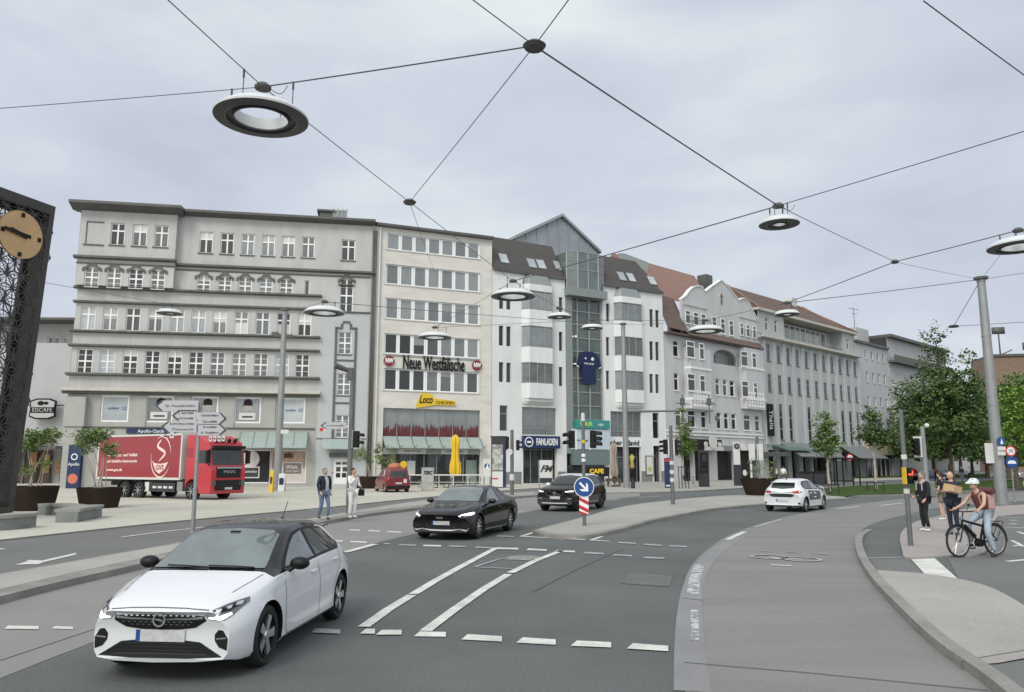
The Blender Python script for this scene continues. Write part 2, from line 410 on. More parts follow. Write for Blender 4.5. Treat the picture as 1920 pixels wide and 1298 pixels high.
ground('refuge_pavement', S((1640,1073),(1690,1076),(1735,1080),(1800,1090),(1860,1107),(1920,1140),(2010,1200)) + [(2100,1290),(2010,1215),(1920,1226),(1848,1238),(1803,1246)] + list(reversed(S((1630,1073),(1655,1103),(1690,1143),(1748,1203),(1800,1244))[1:-1])), .09, 'paving', .09, 'kerb', zpx=.05)
ground('refuge_asphalt', [(1818,1253),(1870,1253),(1920,1244),(2060,1233),(2400,1350),(2120,1480),(2010,1400)], .085, 'asphalt_far', .08, 'kerb', zpx=.05)
ground('refuge_strip', [(1812,1248),(1848,1241),(1920,1229),(2010,1219),(2060,1232),(1920,1243),(1872,1252),(1820,1256)], .095, 'paving_pink', zpx=.05)
ground('cycle_crossing', [(1630,1047),(1702,1047),(1735,1080),(1645,1073)], .008, 'asphalt_far')
ground('cycle_track', S((1775,1043),(1845,1038),(1852,1000),(1872,970)) + [(1960,962),(2300,962),(2500,1200),(2010,1200)] + list(reversed(S((1800,1090),(1860,1107),(1920,1140),(2000,1195)))), .008, 'asphalt_far')
ground('white_band', [(1706,1046),(1752,1046),(1800,1089),(1737,1080)], .012, 'paint')
ground('waiting_pavement', S((1687,1012),(1690,998),(1702,987),(1721,977),(1758,968),(1812,954),(1887,948),(1960,945),(2200,940)) + [(2200,958),(1960,960),(1872,968)] + list(reversed(S((1693,1039),(1702,1045),(1775,1042),(1845,1036),(1851,1000),(1868,972)))), .05, 'paving_pink', .05, 'kerb')
strip('refuge_edge_line', [G(1610,1047.5), G(1700,1046)], .10, .012, 'paint_faded')
# grass median with its kerb
gp = S((1545,930),(1592,933),(1611,929.5),(1697,927),(1800,921),(1960,914),(2200,906))
gu = [(2200,893),(1900,898),(1697,905.5),(1600,910),(1537,914)]
ground('median_kerb', gp + gu, .10, 'kerb', .10, 'kerb')
gr = ground('grass', S((1550,928.5),(1592,931),(1611,927.8),(1697,925.5),(1800,919.5),(1960,912.5),(2200,904.5)) + [(2200,894),(1900,899),(1697,906.5),(1600,911),(1545,915)], .13, 'grass')
gr['kind'] = 'stuff'
ground('far_grass', [(1540,899),(1700,895),(2200,888),(2200,884),(1700,890),(1540,895)], .11, 'grass')['kind'] = 'stuff'
# ---- painted markings
NM = [0]
def quad(px, faded=False):
    NM[0] += 1
    z = .012+.0005*(NM[0] % 7)
    return ground('road_marking', px, z, 'paint_faded' if faded else 'paint')
def dash(x0, y0, x1, y1, t, faded=False, sk=None):
    """dash lying across the view: top-left and bottom-right corners, t = its drawn thickness"""
    sk = t*1.2 if sk is None else sk
    return quad([(x0+sk, y0), (x1, y1-t), (x1-sk*.0, y1), (x0, y0+t)], faded)
def stroke(pts, w, faded=False):
    NM[0] += 1
    return strip('road_marking', [G(*p) for p in pts], w, .0122+.0007*(NM[0] % 9), 'paint_faded' if faded else 'paint')
stroke([(682,1177),(728,1144),(772,1117)], .16); stroke([(775,1115.5),(815,1091),(856,1068),(931,1028)], .16)
stroke([(798,1185),(850,1146),(907,1106),(953,1078)], .16); stroke([(957,1075.5),(1003,1053),(1053,1033.5)], .16)
for a in [(675,1179,703,1188,9),(705,1181,753,1190,9),(776,1184,836,1194,9),(865,1189,941,1203,10),(968,1195,1042,1209,10),(1070,1201,1146,1214,10),(1175,1206,1253,1221,10)]: dash(*a)
dash(583,1178,638,1188,8,True)
for a in [(8,1173,73,1180,6),(97,1174,137,1180,5)]: dash(*a)
for a in [(627,1013,643,1016,2.4),(655,1014.5,688,1018,2.6),(792,1021.5,827,1025,2.8),(930,1026.5,972,1030.5,3),(987,1028.5,1025,1033,3),(1040,1031.5,1078,1036,3),(653,992.5,675,995.5,2),(690,994,713,997,2),(725,996,752,999,2.2)]: dash(*a)
for a in [(719,1018,732,1021,2),(747,1020.5,780,1023.5,2),(840,1023,873,1026,2.2),(890,1025,923,1028.5,2.2),(1093,1035,1132,1039.5,2.6),(1148,1039,1185,1043.5,2.6),(1206,1044,1246,1048,2.6),(930,1004,963,1007,2),(760,998,773,1000.5,1.8),(1157,1016,1192,1020,2.2),(1206,1019.5,1241,1024,2.2),(1254,1022.5,1288,1026,2.2)]: dash(*a, True)
stroke([(976,1006.5),(1098,1013)], .16); stroke([(979,1006),(1002,999)], .13); stroke([(1105,1013.5),(1143,1016)], .14); stroke([(1109,1013.5),(1129,1007)], .13)
stroke([(647,1036.5),(703,1021.5)], .2)
for p in ([(890,1064.5),(937,1049.3)],[(937,1049.3),(1004,1052)],[(892,1064.8),(962,1068)]): stroke(p, .07, True)
stroke([(227,1008.5),(300,999),(383,989.5)], .14)
quad([(27,1060),(50,1053),(52,1050),(80,1051),(143,1036.5),(143,1040),(82,1054),(72,1058),(50,1058)])
stroke([(0,1029.5),(5,1031)], .12); stroke([(555,955),(597,957.5)], .3, True)
stroke([(1363,1013),(1396,998)], .16); stroke([(1415,989.5),(1465,974.5)], .14, True)
stroke([(1140,938.6),(1163,936.4)], .14); stroke([(1198,933),(1237,930.8)], .14); stroke([(968,960),(983,958.8)], .14)
stroke([(1569,955),(1611,950.5)], .16); stroke([(1650,948.6),(1692,943.8)], .16); stroke([(1716,941),(1742,938.6)], .16)
stroke([(1889,1054),(1960,1047)], .14); stroke([(1872,970),(1960,973)], .1, False); stroke([(1886,989.5),(1960,992.5)], .12)
stroke([(1897,1014.5),(1914,1023),(1899,1025.5)], .1); stroke([(1905,1018),(1918,1026)], .1); stroke([(1908,998),(1922,1003)], .12)
for u, v in ((1900,976.5),(1900,983),(1911,965.5)): stroke([(u-5,v),(u+5,v)], .28)
# cycle pictogram, worn, on the concrete lane
def ring(cx, cy, r, w, name='road_marking'):
    c = G(cx, cy); mb = MB(); n = 20; vs = []
    for k in range(n):
        t = 2*math.pi*k/n
        vs += [(c.x+(r-w)*math.cos(t), c.y+(r-w)*math.sin(t), .0195), (c.x+r*math.cos(t), c.y+r*math.sin(t), .0195)]
    mb.add(vs, [(2*k, 2*k+1, (2*k+3) % (2*n), (2*k+2) % (2*n)) for k in range(n)])
    mb.build(name, 'paint_faded')['kind'] = 'structure'
ring(1441,1045.5,.42,.10); ring(1504,1050,.42,.10)
stroke([(1441,1045.5),(1470,1049),(1504,1050)], .1); stroke([(1425,1041),(1447,1042.5)], .09, True); stroke([(1446,1060.5),(1486,1062.5)], .12)
for a, b_ in (((1424,1034),(1450,1035.5)),((1474,1036),(1500,1038)),((1520,1038.5),(1556,1041))): stroke([a, b_], .09, True)
# manhole cover
c = G(983,1046); mb = MB(); mb.lathe([(0,.014),(.36,.014),(.40,.006)], 24, c=(c.x,c.y,0)); mb.build('manhole_cover', mat('cover', (.24,.25,.22), .7, nz=.3, ns=9))
tag(bpy.data.objects['manhole_cover'], 'round pale manhole cover in the asphalt between the two long white strokes', 'manhole cover')

# repaired patches, seams and a gully in the carriageway
mat('asphalt_patch', (.096,.104,.103), .85, nz=.2, ns=1.5, fine=.2, fs=45); mat('asphalt_pale', (.122,.130,.128), .85, nz=.2, ns=1.5, fine=.2, fs=45)
for px, m_ in (([(1180,1075),(1262,1080),(1255,1100),(1165,1094)],'asphalt_pale'), ([(860,965),(905,962),(915,972),(865,975)],'asphalt_patch')):
    ground('asphalt_repair', px, .008, m_)
for pts in ([(0,1240),(180,1180)],[(1000,1110),(1100,1060),(1170,1030)]):
    strip('asphalt_seam', spline([G(*q) for q in pts], 6), .018, .0095, 'joint')
# ================================================================ BUILDINGS
class Fac:
    """street front: local X runs along the front (to the right as seen from the street), local Y points into the building"""
    def __init__(s, P, ang, name, label, cat='building', group=None):
        s.P = Vector((P[0], P[1], 0)); s.a = ang
        s.x = Vector((math.cos(ang), math.sin(ang), 0)); s.y = Vector((-math.sin(ang), math.cos(ang), 0))
        s.e = empty(name, label, cat, s.P, ang, group)
        s.cache = {}
    def uz(s, px, py, w=0.0):
        """point of the plane y = w seen at that place of the photograph"""
        o = Vector((0,0,CH)); d = ray(px, py); P = s.P + s.y*w
        t = (P - o).dot(s.y)/d.dot(s.y); q = o + d*t - s.P
        return q.dot(s.x), q.z
    def u(s, px, py=900, w=0.0): return s.uz(px, py, w)[0]
    def z(s, px, py, w=0.0): return s.uz(px, py, w)[1]
    def row(s, xs, yf, yl, w=0.0):
        """(u centre, width, z0, z1) for windows given by their left/right edges; yf, yl: top/bottom at first and last"""
        out = []
        n = len(xs); (t0, b0), (t1, b1) = yf, yl
        ws = []
        for i, (a, b) in enumerate(xs):
            ym = (t0+b0)/2 + ((t1+b1)-(t0+b0))/2*(i/max(1, n-1))
            ua, ub = s.u(a, ym, w), s.u(b, ym, w); out.append((ua+ub)/2); ws.append(ub-ua)
        wd = sorted(ws)[len(ws)//2]
        z1 = (s.z(xs[0][0], t0, w)+s.z(xs[-1][0], t1, w))/2; z0 = (s.z(xs[0][0], b0, w)+s.z(xs[-1][0], b1, w))/2
        return [(c, wd, z0, z1) for c in out]
    def wall(s, name, u0, u1, z0, z1, holes, m, y=0.0, depth=.22, parent=None):
        """plane wall with real openings and reveals"""
        us = sorted(set([u0, u1] + [h[0] for h in holes] + [h[1] for h in holes])); zs = sorted(set([z0, z1] + [h[2] for h in holes] + [h[3] for h in holes]))
        us = [a for a in us if u0-1e-6 <= a <= u1+1e-6]; zs = [a for a in zs if z0-1e-6 <= a <= z1+1e-6]
        mb = MB()
        for i in range(len(us)-1):
            cx = (us[i]+us[i+1])/2; k = 0
            while k < len(zs)-1:
                def solid(kk):
                    cz = (zs[kk]+zs[kk+1])/2
                    return not any(h[0] < cx < h[1] and h[2] < cz < h[3] for h in holes)
                if not solid(k): k += 1; continue
                k2 = k
                while k2 < len(zs)-1 and solid(k2): k2 += 1
                mb.add([(us[i],y,zs[k]),(us[i+1],y,zs[k]),(us[i+1],y,zs[k2]),(us[i],y,zs[k2])], [(0,1,2,3)]); k = k2
        for a, b, c, d in holes:
            mb.add([(a,y,c),(b,y,c),(b,y,d),(a,y,d),(a,y+depth,c),(b,y+depth,c),(b,y+depth,d),(a,y+depth,d)], [(0,1,5,4),(1,2,6,5),(2,3,7,6),(3,0,4,7)])
        return mb.build(name, m, parent or s.e)
    def window(s, u, w, z0, z1, kind='cross', y=0.0, depth=.16, fr='frame_white', pane='pane', fw=.07, sill=None, parent=None, fz=None, blind=0, bm='offwhite'):
        w = round(w, 2); h = round(z1-z0, 2); fz = fz or fw
        key = (w, h, kind, fr, fw, fz)
        if key not in s.cache:
            mb = MB(); a, b = -w/2, w/2
            mb.box(a, a+fw, -.03, .03, 0, h); mb.box(b-fw, b, -.03, .03, 0, h); mb.box(a+fw, b-fw, -.03, .03, 0, fz); mb.box(a+fw, b-fw, -.03, .03, h-fz, h)
            if kind in ('cross', 'cross6', 'arch', 'tcross'):
                mw = fw*.75
                mb.box(-mw, mw, -.045, .02, fw, h-fw)
                zc = h*.5 if kind != 'tcross' else h*.66
                mb.box(a+fw, -mw, -.045, .02, zc-mw, zc+mw); mb.box(mw, b-fw, -.045, .02, zc-mw, zc+mw)
            if kind in ('cross6', 'arch'):
                for zz in (.25, .75):
                    mb.box(a+fw, -fw*.75, -.02, .02, h*zz-.02, h*zz+.02); mb.box(fw*.75, b-fw, -.02, .02, h*zz-.02, h*zz+.02)
            if kind == 'mull2':
                for q in (-1, 1): mb.box(q*w/6-.04, q*w/6+.04, -.04, .02, fw, h-fw)
            if kind == 'mull3':
                for q in (-.25, 0, .25): mb.box(q*w-.05, q*w+.05, -.04, .02, fw, h-fw)
                mb.box(a+fw, b-fw, -.03, .02, h*.22-.05, h*.22+.05)
            if kind == 'trans': mb.box(a+fw, b-fw, -.04, .02, h*.68-fw*.6, h*.68+fw*.6)
            if kind == 'tall3':
                for q in (.31, .63): mb.box(a+fw, b-fw, -.04, .02, h*q-.09, h*q+.09)
            s.cache[key] = mb.mesh('window', fr)
            pb = MB(); pb.box(a+fw*.4, b-fw*.4, -.004, .004, fz*.4, h-fz*.4); s.cache[key+('p',)] = pb.mesh('pane', 'pane')
            if sill:
                sb = MB(); sb.box(a-.08, b+.08, -depth-.10, -.032, -.09, 0.0); s.cache[key+('s',)] = sb.mesh('sill', sill)
        f = inst('window', s.cache[key], parent or s.e, (u, y+depth, z0))
        p = inst('pane', s.cache[key+('p',)], f, (0, .012, 0))
        if pane != 'pane': p.data = p.data.copy(); p.data.materials[0] = M(pane)
        if blind:
            t0, t1 = (h-fz-(h-2*fz)*blind, h-fz) if blind > 0 else (fz, fz-(h-2*fz)*blind)
            MB().box(a_ := -w/2+fw, -a_, -.001, .004, t0, t1).build('blind', bm, f)
        if sill: inst('sill', s.cache[key+('s',)], f)
        return f
    def ledge(s, name, u0, u1, z, h, d, m, y=0.0, parent=None, ret=0.0):
        mb = MB(); mb.prism([(y+.05, z-h/2), (y-d, z-h/2+h*.35), (y-d, z+h/2), (y+.05, z+h/2)], u0, u1, plane='yz')
        return mb.build(name, m, parent or s.e)
rnd = random.Random(5)
# ---------------------------------------------------------------- grey corner building (left)
A1 = R(90-79.7)
g0 = Vector((-20.3, 72.8, 0)); gd = Vector((math.cos(A1), math.sin(A1), 0))
def along(p, d, px):      # where the line p + t d passes the sight line of image column px (taken at the horizon)
    k = (px-960)/FPX*math.cos(PITCH)
    t = (k*p.y - p.x)/(d.x - k*d.y); return p + d*t
gl = along(g0, gd, 117); g1 = along(g0, gd, 692)
F = Fac(gl, A1, 'grey_building', 'grey rendered five-storey corner building with dark horizontal ledges, behind the red truck')
UR = (g1-gl).length; UA = F.u(334, 450); UB = F.u(602, 600)
avx = -.7     # the left bay stands proud
zt = F.z(500, 405)-.35
zlow = F.z(300, 737)
rows = {}
rows['5a'] = F.row([(207,234),(249,275),(289,316)], (418,459), (422,463), avx)
rows['5b'] = F.row([(374,399),(414,438),(452,477),(491,515),(528,553),(566,590)], (434,474), (444,483))
rows['5c'] = F.row([(640,666)], (449,488), (449,488))
rows['4a'] = F.row([(158,185),(200,227),(241,268),(282,309)], (500,538), (506,543), avx)
rows['4b'] = F.row([(369,394),(409,433),(447,472),(486,511),(524,549)], (516,549), (523,555))
rows['4n'] = F.row([(571,580)], (526,555), (526,555))
rows['4c'] = F.row([(637,662)], (523,585), (523,585))
rows['3'] = F.row([(150,180),(193,220),(235,263),(277,305),(319,345),(358,386),(398,425),(439,465),(479,505),(519,544),(559,583)], (573,618), (588,630))
rows['2'] = F.row([(144,174),(187,215),(230,257),(271,299),(313,341),(354,380),(394,420),(434,462),(475,502),(515,542),(554,579)], (653,698), (664,709))
rows['1'] = F.row([(188,242),(272,325),(358,408),(439,489),(523,572)], (740,791), (747,794))
hl = lambda r: [(c-w/2, c+w/2, a, b) for c, w, a, b in r]
z4 = F.z(250, 540); z5 = F.z(250, 485, avx)
z3c = F.z(640, 588)
# main wall, bay wall, right-hand part
holes = sum([hl(rows[k]) for k in ('3','2','1')], [])
F.wall('wall', 0, UB, zlow, z4, hl(rows['3'])+hl(rows['2']), 'wall_grey')
ga = F.u(500, 905)
shopw = F.row([(455,495),(505,574)], (843,906), (845,907))
lefth = [(F.u(215,860), F.u(300,860), .4, F.z(250,822)), (F.u(330,860), F.u(445,860), .4, F.z(400,822))]
F.wall('wall', 0, UB, 0, zlow, hl(rows['1'])+[(a,b,.35,d) for a,b,c,d in hl(shopw)]+lefth, 'wall_grey_low')
F.wall('wall', UA, UB, z4, zt, hl(rows['5b'])+hl(rows['4b'])+hl(rows['4n']), 'wall_grey', y=.0)
F.wall('wall', 0, UA, z4, zt, hl(rows['5a'])+hl(rows['4a']), 'wall_grey', y=avx)
mb = MB(); mb.box(0, .02, avx, 0, z4, zt); mb.box(UA-.02, UA, avx, 0, z4, zt); mb.box(0, UA, avx, .0, z4-.02, z4)
mb.box(-.02, 0, -.0, 14, 0, zt-.1); mb.build('wall', 'wall_grey', F.e)
dh = F.row([(627,651)], (860,913), (860,913))[0]
F.wall('wall', UB, UR-.3, z3c, zt, hl(rows['5c'])+hl(rows['4c']), 'wall_grey')
cw = F.row([(634,659)], (622,664), (622,664)) + F.row([(632,657)], (700,741), (700,741)) + F.row([(629,654)], (778,821), (778,821))
F.wall('wall', UB, UR-.3, 0, z3c, hl(cw)+[(dh[0]-dh[1]/2-.25, dh[0]+dh[1]/2, .25, dh[3])], 'wall_lavender')
for k, kind in (('5a','tcross'),('5b','tcross'),('5c','tcross'),('4a','arch'),('4b','arch'),('4c','arch'),('3','tcross'),('2','cross6')):
    for i, (c, w_, a, b) in enumerate(rows[k]):
        yy = avx if k in ('5a','4a') else 0
        F.window(c, w_, a, b, kind, y=yy, sill='ledge' if k[0] == '5' else None, pane=rnd.choice(['pane','pane','pane_dark','pane_pale']) if k in ('3','2') else rnd.choice(['pane','pane_dark']), fw=.09, blind=rnd.choice([0,0,.3,.5,-.5,.45]) if k == '3' else rnd.choice([0,0,0,.5,.25]) if k == '2' else rnd.choice([0,0,0,.3]), bm=rnd.choice(['offwhite','wall_grey','lamp_white']))
c, w_, a, b = rows['4n'][0]; F.window(c, w_, a, b, 'plain')
for c, w_, a, b in cw: F.window(c, w_, a, b, 'cross6', sill='ledge', fw=.09)
# arched heads of the fourth floor: stepped dark mouldings
mb = MB()
for k in ('4a','4b','4c'):
    for c, w_, a, b in rows[k]:
        yy = avx if k == '4a' else 0; h = w_/2
        P = [(-h-.22,-.35),(-h-.2,-.05),(-h+.1,.08),(-h*.45,.32),(-.25,.46),(.25,.46),(h*.45,.32),(h-.1,.08),(h+.2,-.05),(h+.22,-.35),(h+.02,-.35),(h,-.16),(h*.4,.02),(.18,.14),(-.18,.14),(-h*.4,.02),(-h,-.16),(-h-.02,-.35)]
        n = len(P)//2
        for i in range(n-1):
            q = [P[i], P[i+1], P[len(P)-2-i], P[len(P)-1-i]]
            mb.prism([(c+x_, b-.02+z_) for x_, z_ in q], yy-.09, yy+.0)
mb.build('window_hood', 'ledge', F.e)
# niche top left
nx0, nz1 = F.uz(165, 417, avx); nx1, nz0 = F.uz(192, 459, avx)
mb = MB(); mb.box(nx0-.1, nx1, avx-.05, avx+.02, nz1, nz1+.12); mb.box(nx0-.1, nx0, avx-.04, avx+.02, nz0, nz1); mb.box(nx0-.25, nx1+.1, avx-.1, avx+.02, nz0-.1, nz0); mb.build('blank_niche', 'ledge', F.e)
# ledges
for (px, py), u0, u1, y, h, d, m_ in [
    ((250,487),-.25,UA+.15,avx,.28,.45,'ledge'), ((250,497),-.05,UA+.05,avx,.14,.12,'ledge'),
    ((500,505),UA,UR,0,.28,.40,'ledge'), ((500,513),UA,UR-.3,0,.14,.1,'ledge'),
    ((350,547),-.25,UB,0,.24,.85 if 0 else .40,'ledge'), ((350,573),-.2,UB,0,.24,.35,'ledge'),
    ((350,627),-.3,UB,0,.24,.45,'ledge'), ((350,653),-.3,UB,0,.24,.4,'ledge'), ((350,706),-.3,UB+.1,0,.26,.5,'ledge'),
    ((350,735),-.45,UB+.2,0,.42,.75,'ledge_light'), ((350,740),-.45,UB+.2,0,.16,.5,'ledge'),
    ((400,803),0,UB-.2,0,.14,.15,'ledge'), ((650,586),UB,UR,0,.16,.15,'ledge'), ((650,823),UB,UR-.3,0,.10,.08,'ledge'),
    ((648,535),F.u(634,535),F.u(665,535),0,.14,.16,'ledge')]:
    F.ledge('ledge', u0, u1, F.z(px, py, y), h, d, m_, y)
# flat piers between the bays of the ground floor
mb = MB()
for px in (262, 345, 428, 505): 
    u_ = F.u(px, 770); mb.box(u_-.55, u_+.55, -.10, 0, zlow-3.1, zlow-.3)
mb.build('pilaster', 'wall_grey_low', F.e)
mb = MB(); u_, _z = F.uz(135,820)
mb.box(u_-.5, u_+.9, -.55, 0, 0, F.z(135,800)); mb.box(u_-.6, u_+1.1, -.7, 0, F.z(135,800)+.002, F.z(135,745)); mb.build('corner_pier', 'wall_grey_low', F.e)
# frame panel round the stair windows
mb = MB(); a0, a1 = F.u(628,700), F.u(665,700); zt2, zb2 = F.z(645,606), F.z(645,823)
mb.box(a0-.12, a0+.1, -.08, 0, zb2, zt2-.5); mb.box(a1-.1, a1+.12, -.08, 0, zb2, zt2-.5)
cm = (a0+a1)/2
for x0, x1, zz in ((a0-.12,a0+.6,-.5),(a0+.4,a0+.6,-.3),(a0+.4,cm-.3,-.15),(cm-.35,cm+.35,.1),(cm+.3,a1-.4,-.15),(a1-.6,a1-.4,-.3),(a1-.6,a1+.12,-.5)): mb.box(x0, x1, -.08, 0, zt2+zz-.1, zt2+zz+.1)
for yy in (676, 756): mb.box(a0, a1, -.06, 0, F.z(645,yy)-.08, F.z(645,yy)+.08)
mb.build('panel_frame', 'ledge', F.e)
# roof overhang
mb = MB(); zr = zt
mb.prism([(avx-1.15, zr+.35), (avx-1.15, zr+.1), (avx+.0, zr-.28), (.6, zr-.1), (.6, zr+.6)], -.75, UA+.5, plane='yz')
mb.build('roof_overhang', 'gutter', F.e)
mb = MB(); mb.prism([(-.85, zr+.35), (-.85, zr+.12), (0, zr-.12), (.6, zr-.1), (.6, zr+.6)], UA+.6, UR, plane='yz')
mb.box(-.8, UR, .6, 14, zr+.1, zr+.55); mb.build('roof', 'gutter', F.e)
mb = MB(); 
for px in (694, 699): 
    u_ = F.u(px, 700); mb.tube([(u_, -.15, .2), (u_, -.15, zr-.6)], .09)
mb.build('drainpipe', 'gutter', F.e)
mb = MB(); mb.box(UR-.32, UR+.02, -.08, .4, 0, zt); mb.build('wall', 'wall_grey_low', F.e)
# shop windows, first floor
for i, (c, w_, a, b) in enumerate(rows['1']):
    f = F.window(c, w_, a, b, 'plain', fw=.14, depth=.14, pane='pane_pale' if i in (0, 4) else 'pane_office')
    mb = MB()
    if i in (0, 4):
        text('apollo' if 0 else 'optiker', .34, 'sign_blue', f, (-.15, -.01, (b-a)*.52), width=1.0); mb.lathe([(.12,0),(.16,0),(.16,.02),(.12,.02)], 14, c=(.7,-.01,(b-a)*.52), ax='y')
        mb.lathe([(.12,0),(.16,0),(.16,.02),(.12,.02)], 14, c=(.95,-.01,(b-a)*.52), ax='y'); mb.build('eye_symbol', 'sign_blue', f)
    else:      # photographic poster of a face behind the glass
        mb.box(-w_/2+.2, w_/2-.2, -.012, -.004, .2, (b-a)-.2, 0); 
        hx = (.1, .25, 0)[i-1]
        mb.lathe([(0,0),(.36,0),(.36,.006),(0,.006)], 18, 1, c=(hx,-.02,(b-a)*.62), ax='y'); mb.prism([(hx-.42,(b-a)*.68),(hx-.36,(b-a)*.87),(hx,(b-a)*.95),(hx+.36,(b-a)*.87),(hx+.42,(b-a)*.68)], -.03, -.024, 2)
        mb.box(-w_*.32, w_*.3, -.04, -.03, .3, .95, 3); mb.box(-w_*.2, w_*.2, -.046, -.041, .5, .66, 4)
        mb.build('poster', ['pane_office', mat('poster_face', (.42,.38,.34), .6, nz=.3, ns=4), 'black', 'offwhite', 'graffiti'], f)
# lower shop windows with posters, awning, door
pf = mat('poster_skin', (.45,.30,.24), .6, nz=.4, ns=2.5); pl = mat('poster_light', (.62,.55,.52), .6, nz=.15, ns=3)
for i, (c, w_, a, b) in enumerate(shopw):
    f = F.window(c, w_, .35, b, 'plain', fw=.08, pane='pane_dark')
    mb = MB(); h = b-.35
    if i == 0:
        mb.lathe([(0,0),(.8,0),(.8,.006),(0,.006)], 20, 0, c=(-.3,-.02,h*.72), ax='y'); mb.box(-.9, .55, -.03, -.022, .45, 1.5, 1); mb.box(-.8, .45, -.035, -.031, .55, 1.4, 2)
        mb.build('poster', [pl, 'offwhite', 'graffiti'], f); text('schneller', .34, 'white', f, (-.2, -.045, 1.05), width=1.1)
    else:
        mb.box(-w_/2+.05, w_/2-.05, -.012, -.005, h*.45, h-.05, 0); mb.box(-w_/2+.05, w_/2-.05, -.012, -.005, .05, h*.45, 1)
        mb.lathe([(0,0),(.45,0),(.45,.006),(0,.006)], 20, 0, c=(.0,-.02,h*.72), ax='y'); mb.prism([(-.45,h*.76),(-.4,h*.88),(0,h*.93),(.4,h*.88),(.45,h*.76)], -.03, -.024, 2)
        mb.box(-.5, 1.3, -.03, -.022, .75, 1.9, 3); mb.box(-.42, 1.22, -.035, -.031, .83, 1.82, 4); mb.build('poster', [pf, pl, 'bark', 'offwhite', mat('poster_brown', (.22,.17,.15), .6)], f)
        text('Welt', .5, 'white', f, (.35, -.045, 1.45)); text('deiner Augen', .2, 'white', f, (.4, -.045, 1.1))
for a, b, c, d in lefth:
    F.window((a+b)/2, b-a, c, d, 'mull2', fr='frame_dark', pane='pane_dark')
mb = MB(); x0, x1 = F.u(452,825), F.u(577,825); za, zb = F.z(510,812), F.z(510,841)
mb.prism([(-.05, za), (-.05, za+.08), (-1.5, zb+.08), (-1.5, zb)], x0, x1, plane='yz')
aw = mb.build('awning', 'glass_green', F.e)
mb = MB()
for k in range(6): xx = x0+(x1-x0)*k/5; mb.tube([(xx,-.05,za+.1),(xx,-1.5,zb+.1)], .035)
mb.build('awning_rib', 'frame_grey', aw)
mb = MB(); x0, x1 = F.u(605,828), F.u(678,828); za, zb = F.z(640,824), F.z(640,843)
mb.prism([(-.05, za), (-.05, za+.06), (-1.2, zb+.1), (-1.2, zb)], x0, x1, plane='yz'); mb.build('door_canopy', 'glass_green', F.e)
mb = MB(); mb.box(dh[0]-dh[1]/2-.5, dh[0]+dh[1]/2+.4, -.35, 0, dh[3]+.15, dh[3]+.5); mb.build('lintel', 'ledge', F.e)
mb = MB(); mb.box(-dh[1]/2-.25, dh[1]/2, 0, .06, 0, dh[3]-.25, 0)
dr = mb.build('door', 'white_trim', F.e, (dh[0], .2, .25))
mb = MB(); 
for (x_, z_, w2, h2) in ((-.25,1.9,.22,.2),(.3,1.9,.22,.2),(-.25,1.35,.2,.35),(.35,1.35,.2,.35),(-.25,.8,.2,.35),(.3,.8,.2,.35)): mb.box(x_-w2, x_+w2, -.02, 0, z_-h2*.6, z_+h2*.6)
mb.build('door_light', 'pane_dark', dr); mb = MB(); mb.sphere((.85-1.6,-.06,1.05), .07); mb.build('handle', 'steel', dr)
# roof kiosk
c1, cz = F.uz(597, 412, 3); c2, _ = F.uz(625, 412, 3); c3, _ = F.uz(650, 412, 3); ct = F.z(620, 396, 3)
mb = MB(); mb.box(c1+.1, c2-.05, 3, 5, zr, ct-.1); mb.box(c1-.15, c2+.15, 2.8, 5.2, ct-.1, ct+.1); mb.build('chimney', 'gutter', F.e)
mb = MB(); mb.box(c2, c3, 3, 5, zr, ct+.05); k = mb.build('roof_housing', 'pane_office', F.e)
mb = MB()
for q in range(4): xx = c2+(c3-c2)*q/3; mb.box(xx-.05, xx+.05, 2.9, 2.99, zr, ct+.3)
mb.box(c2, c3, 2.86, 2.9, ct+.05, ct+.15); mb.build('rail', 'steel', k)
# back of the block and blue shop sign
mb = MB(); mb.box(0, UR, 13.8, 14, 0, zr); mb.build('rear_wall', 'wall_grey', F.e)
mb = MB(); mb.box(F.u(238,807), F.u(330,807), -.18, -.02, F.z(270,813), F.z(270,804)); sg = mb.build('shop_sign', 'navy', F.e)
text('Apollo-Optik', .42, 'white', sg, ((F.u(238,807)+F.u(330,807))/2, -.2, (F.z(270,813)+F.z(270,804))/2-.02))
FG = F
# ---------------------------------------------------------------- sandstone office building
A2 = R(23); n0 = g1 + Vector((.05,0,0)); nd = Vector((math.cos(A2), math.sin(A2), 0)); n1_ = along(n0, nd, 921)
F = Fac(n0, A2, 'office_building', 'sandstone office building with five window strips, newspaper lettering and a chicken restaurant below')
UR = (n1_-n0).length; zt = F.z(800, 428)-.4
strips = [((725,900),(436,466),(458,487)), ((723,900),(495,532),(512,548)), ((722,900),(558,597),(573,610)), ((720,899),(624,663),(637,672)), ((719,898),(690.6,731),(699.6,738))]
H = []; SW = []
for (xa, xb), (ta, ba), (tb, bb) in strips:
    ua, ub = F.u(xa, (ta+ba)/2), F.u(xb, (tb+bb)/2); z1 = (F.z(xa,ta)+F.z(xb,tb))/2; z0 = (F.z(xa,ba)+F.z(xb,bb))/2
    H.append((ua, ub, z0, z1)); SW.append((ua, ub, z0, z1))
so_ = (F.u(717,840), F.u(900,840), .1, F.z(800,767))
F.wall('wall', 0, UR, 0, zt, H+[so_], 'sandstone', depth=.3)
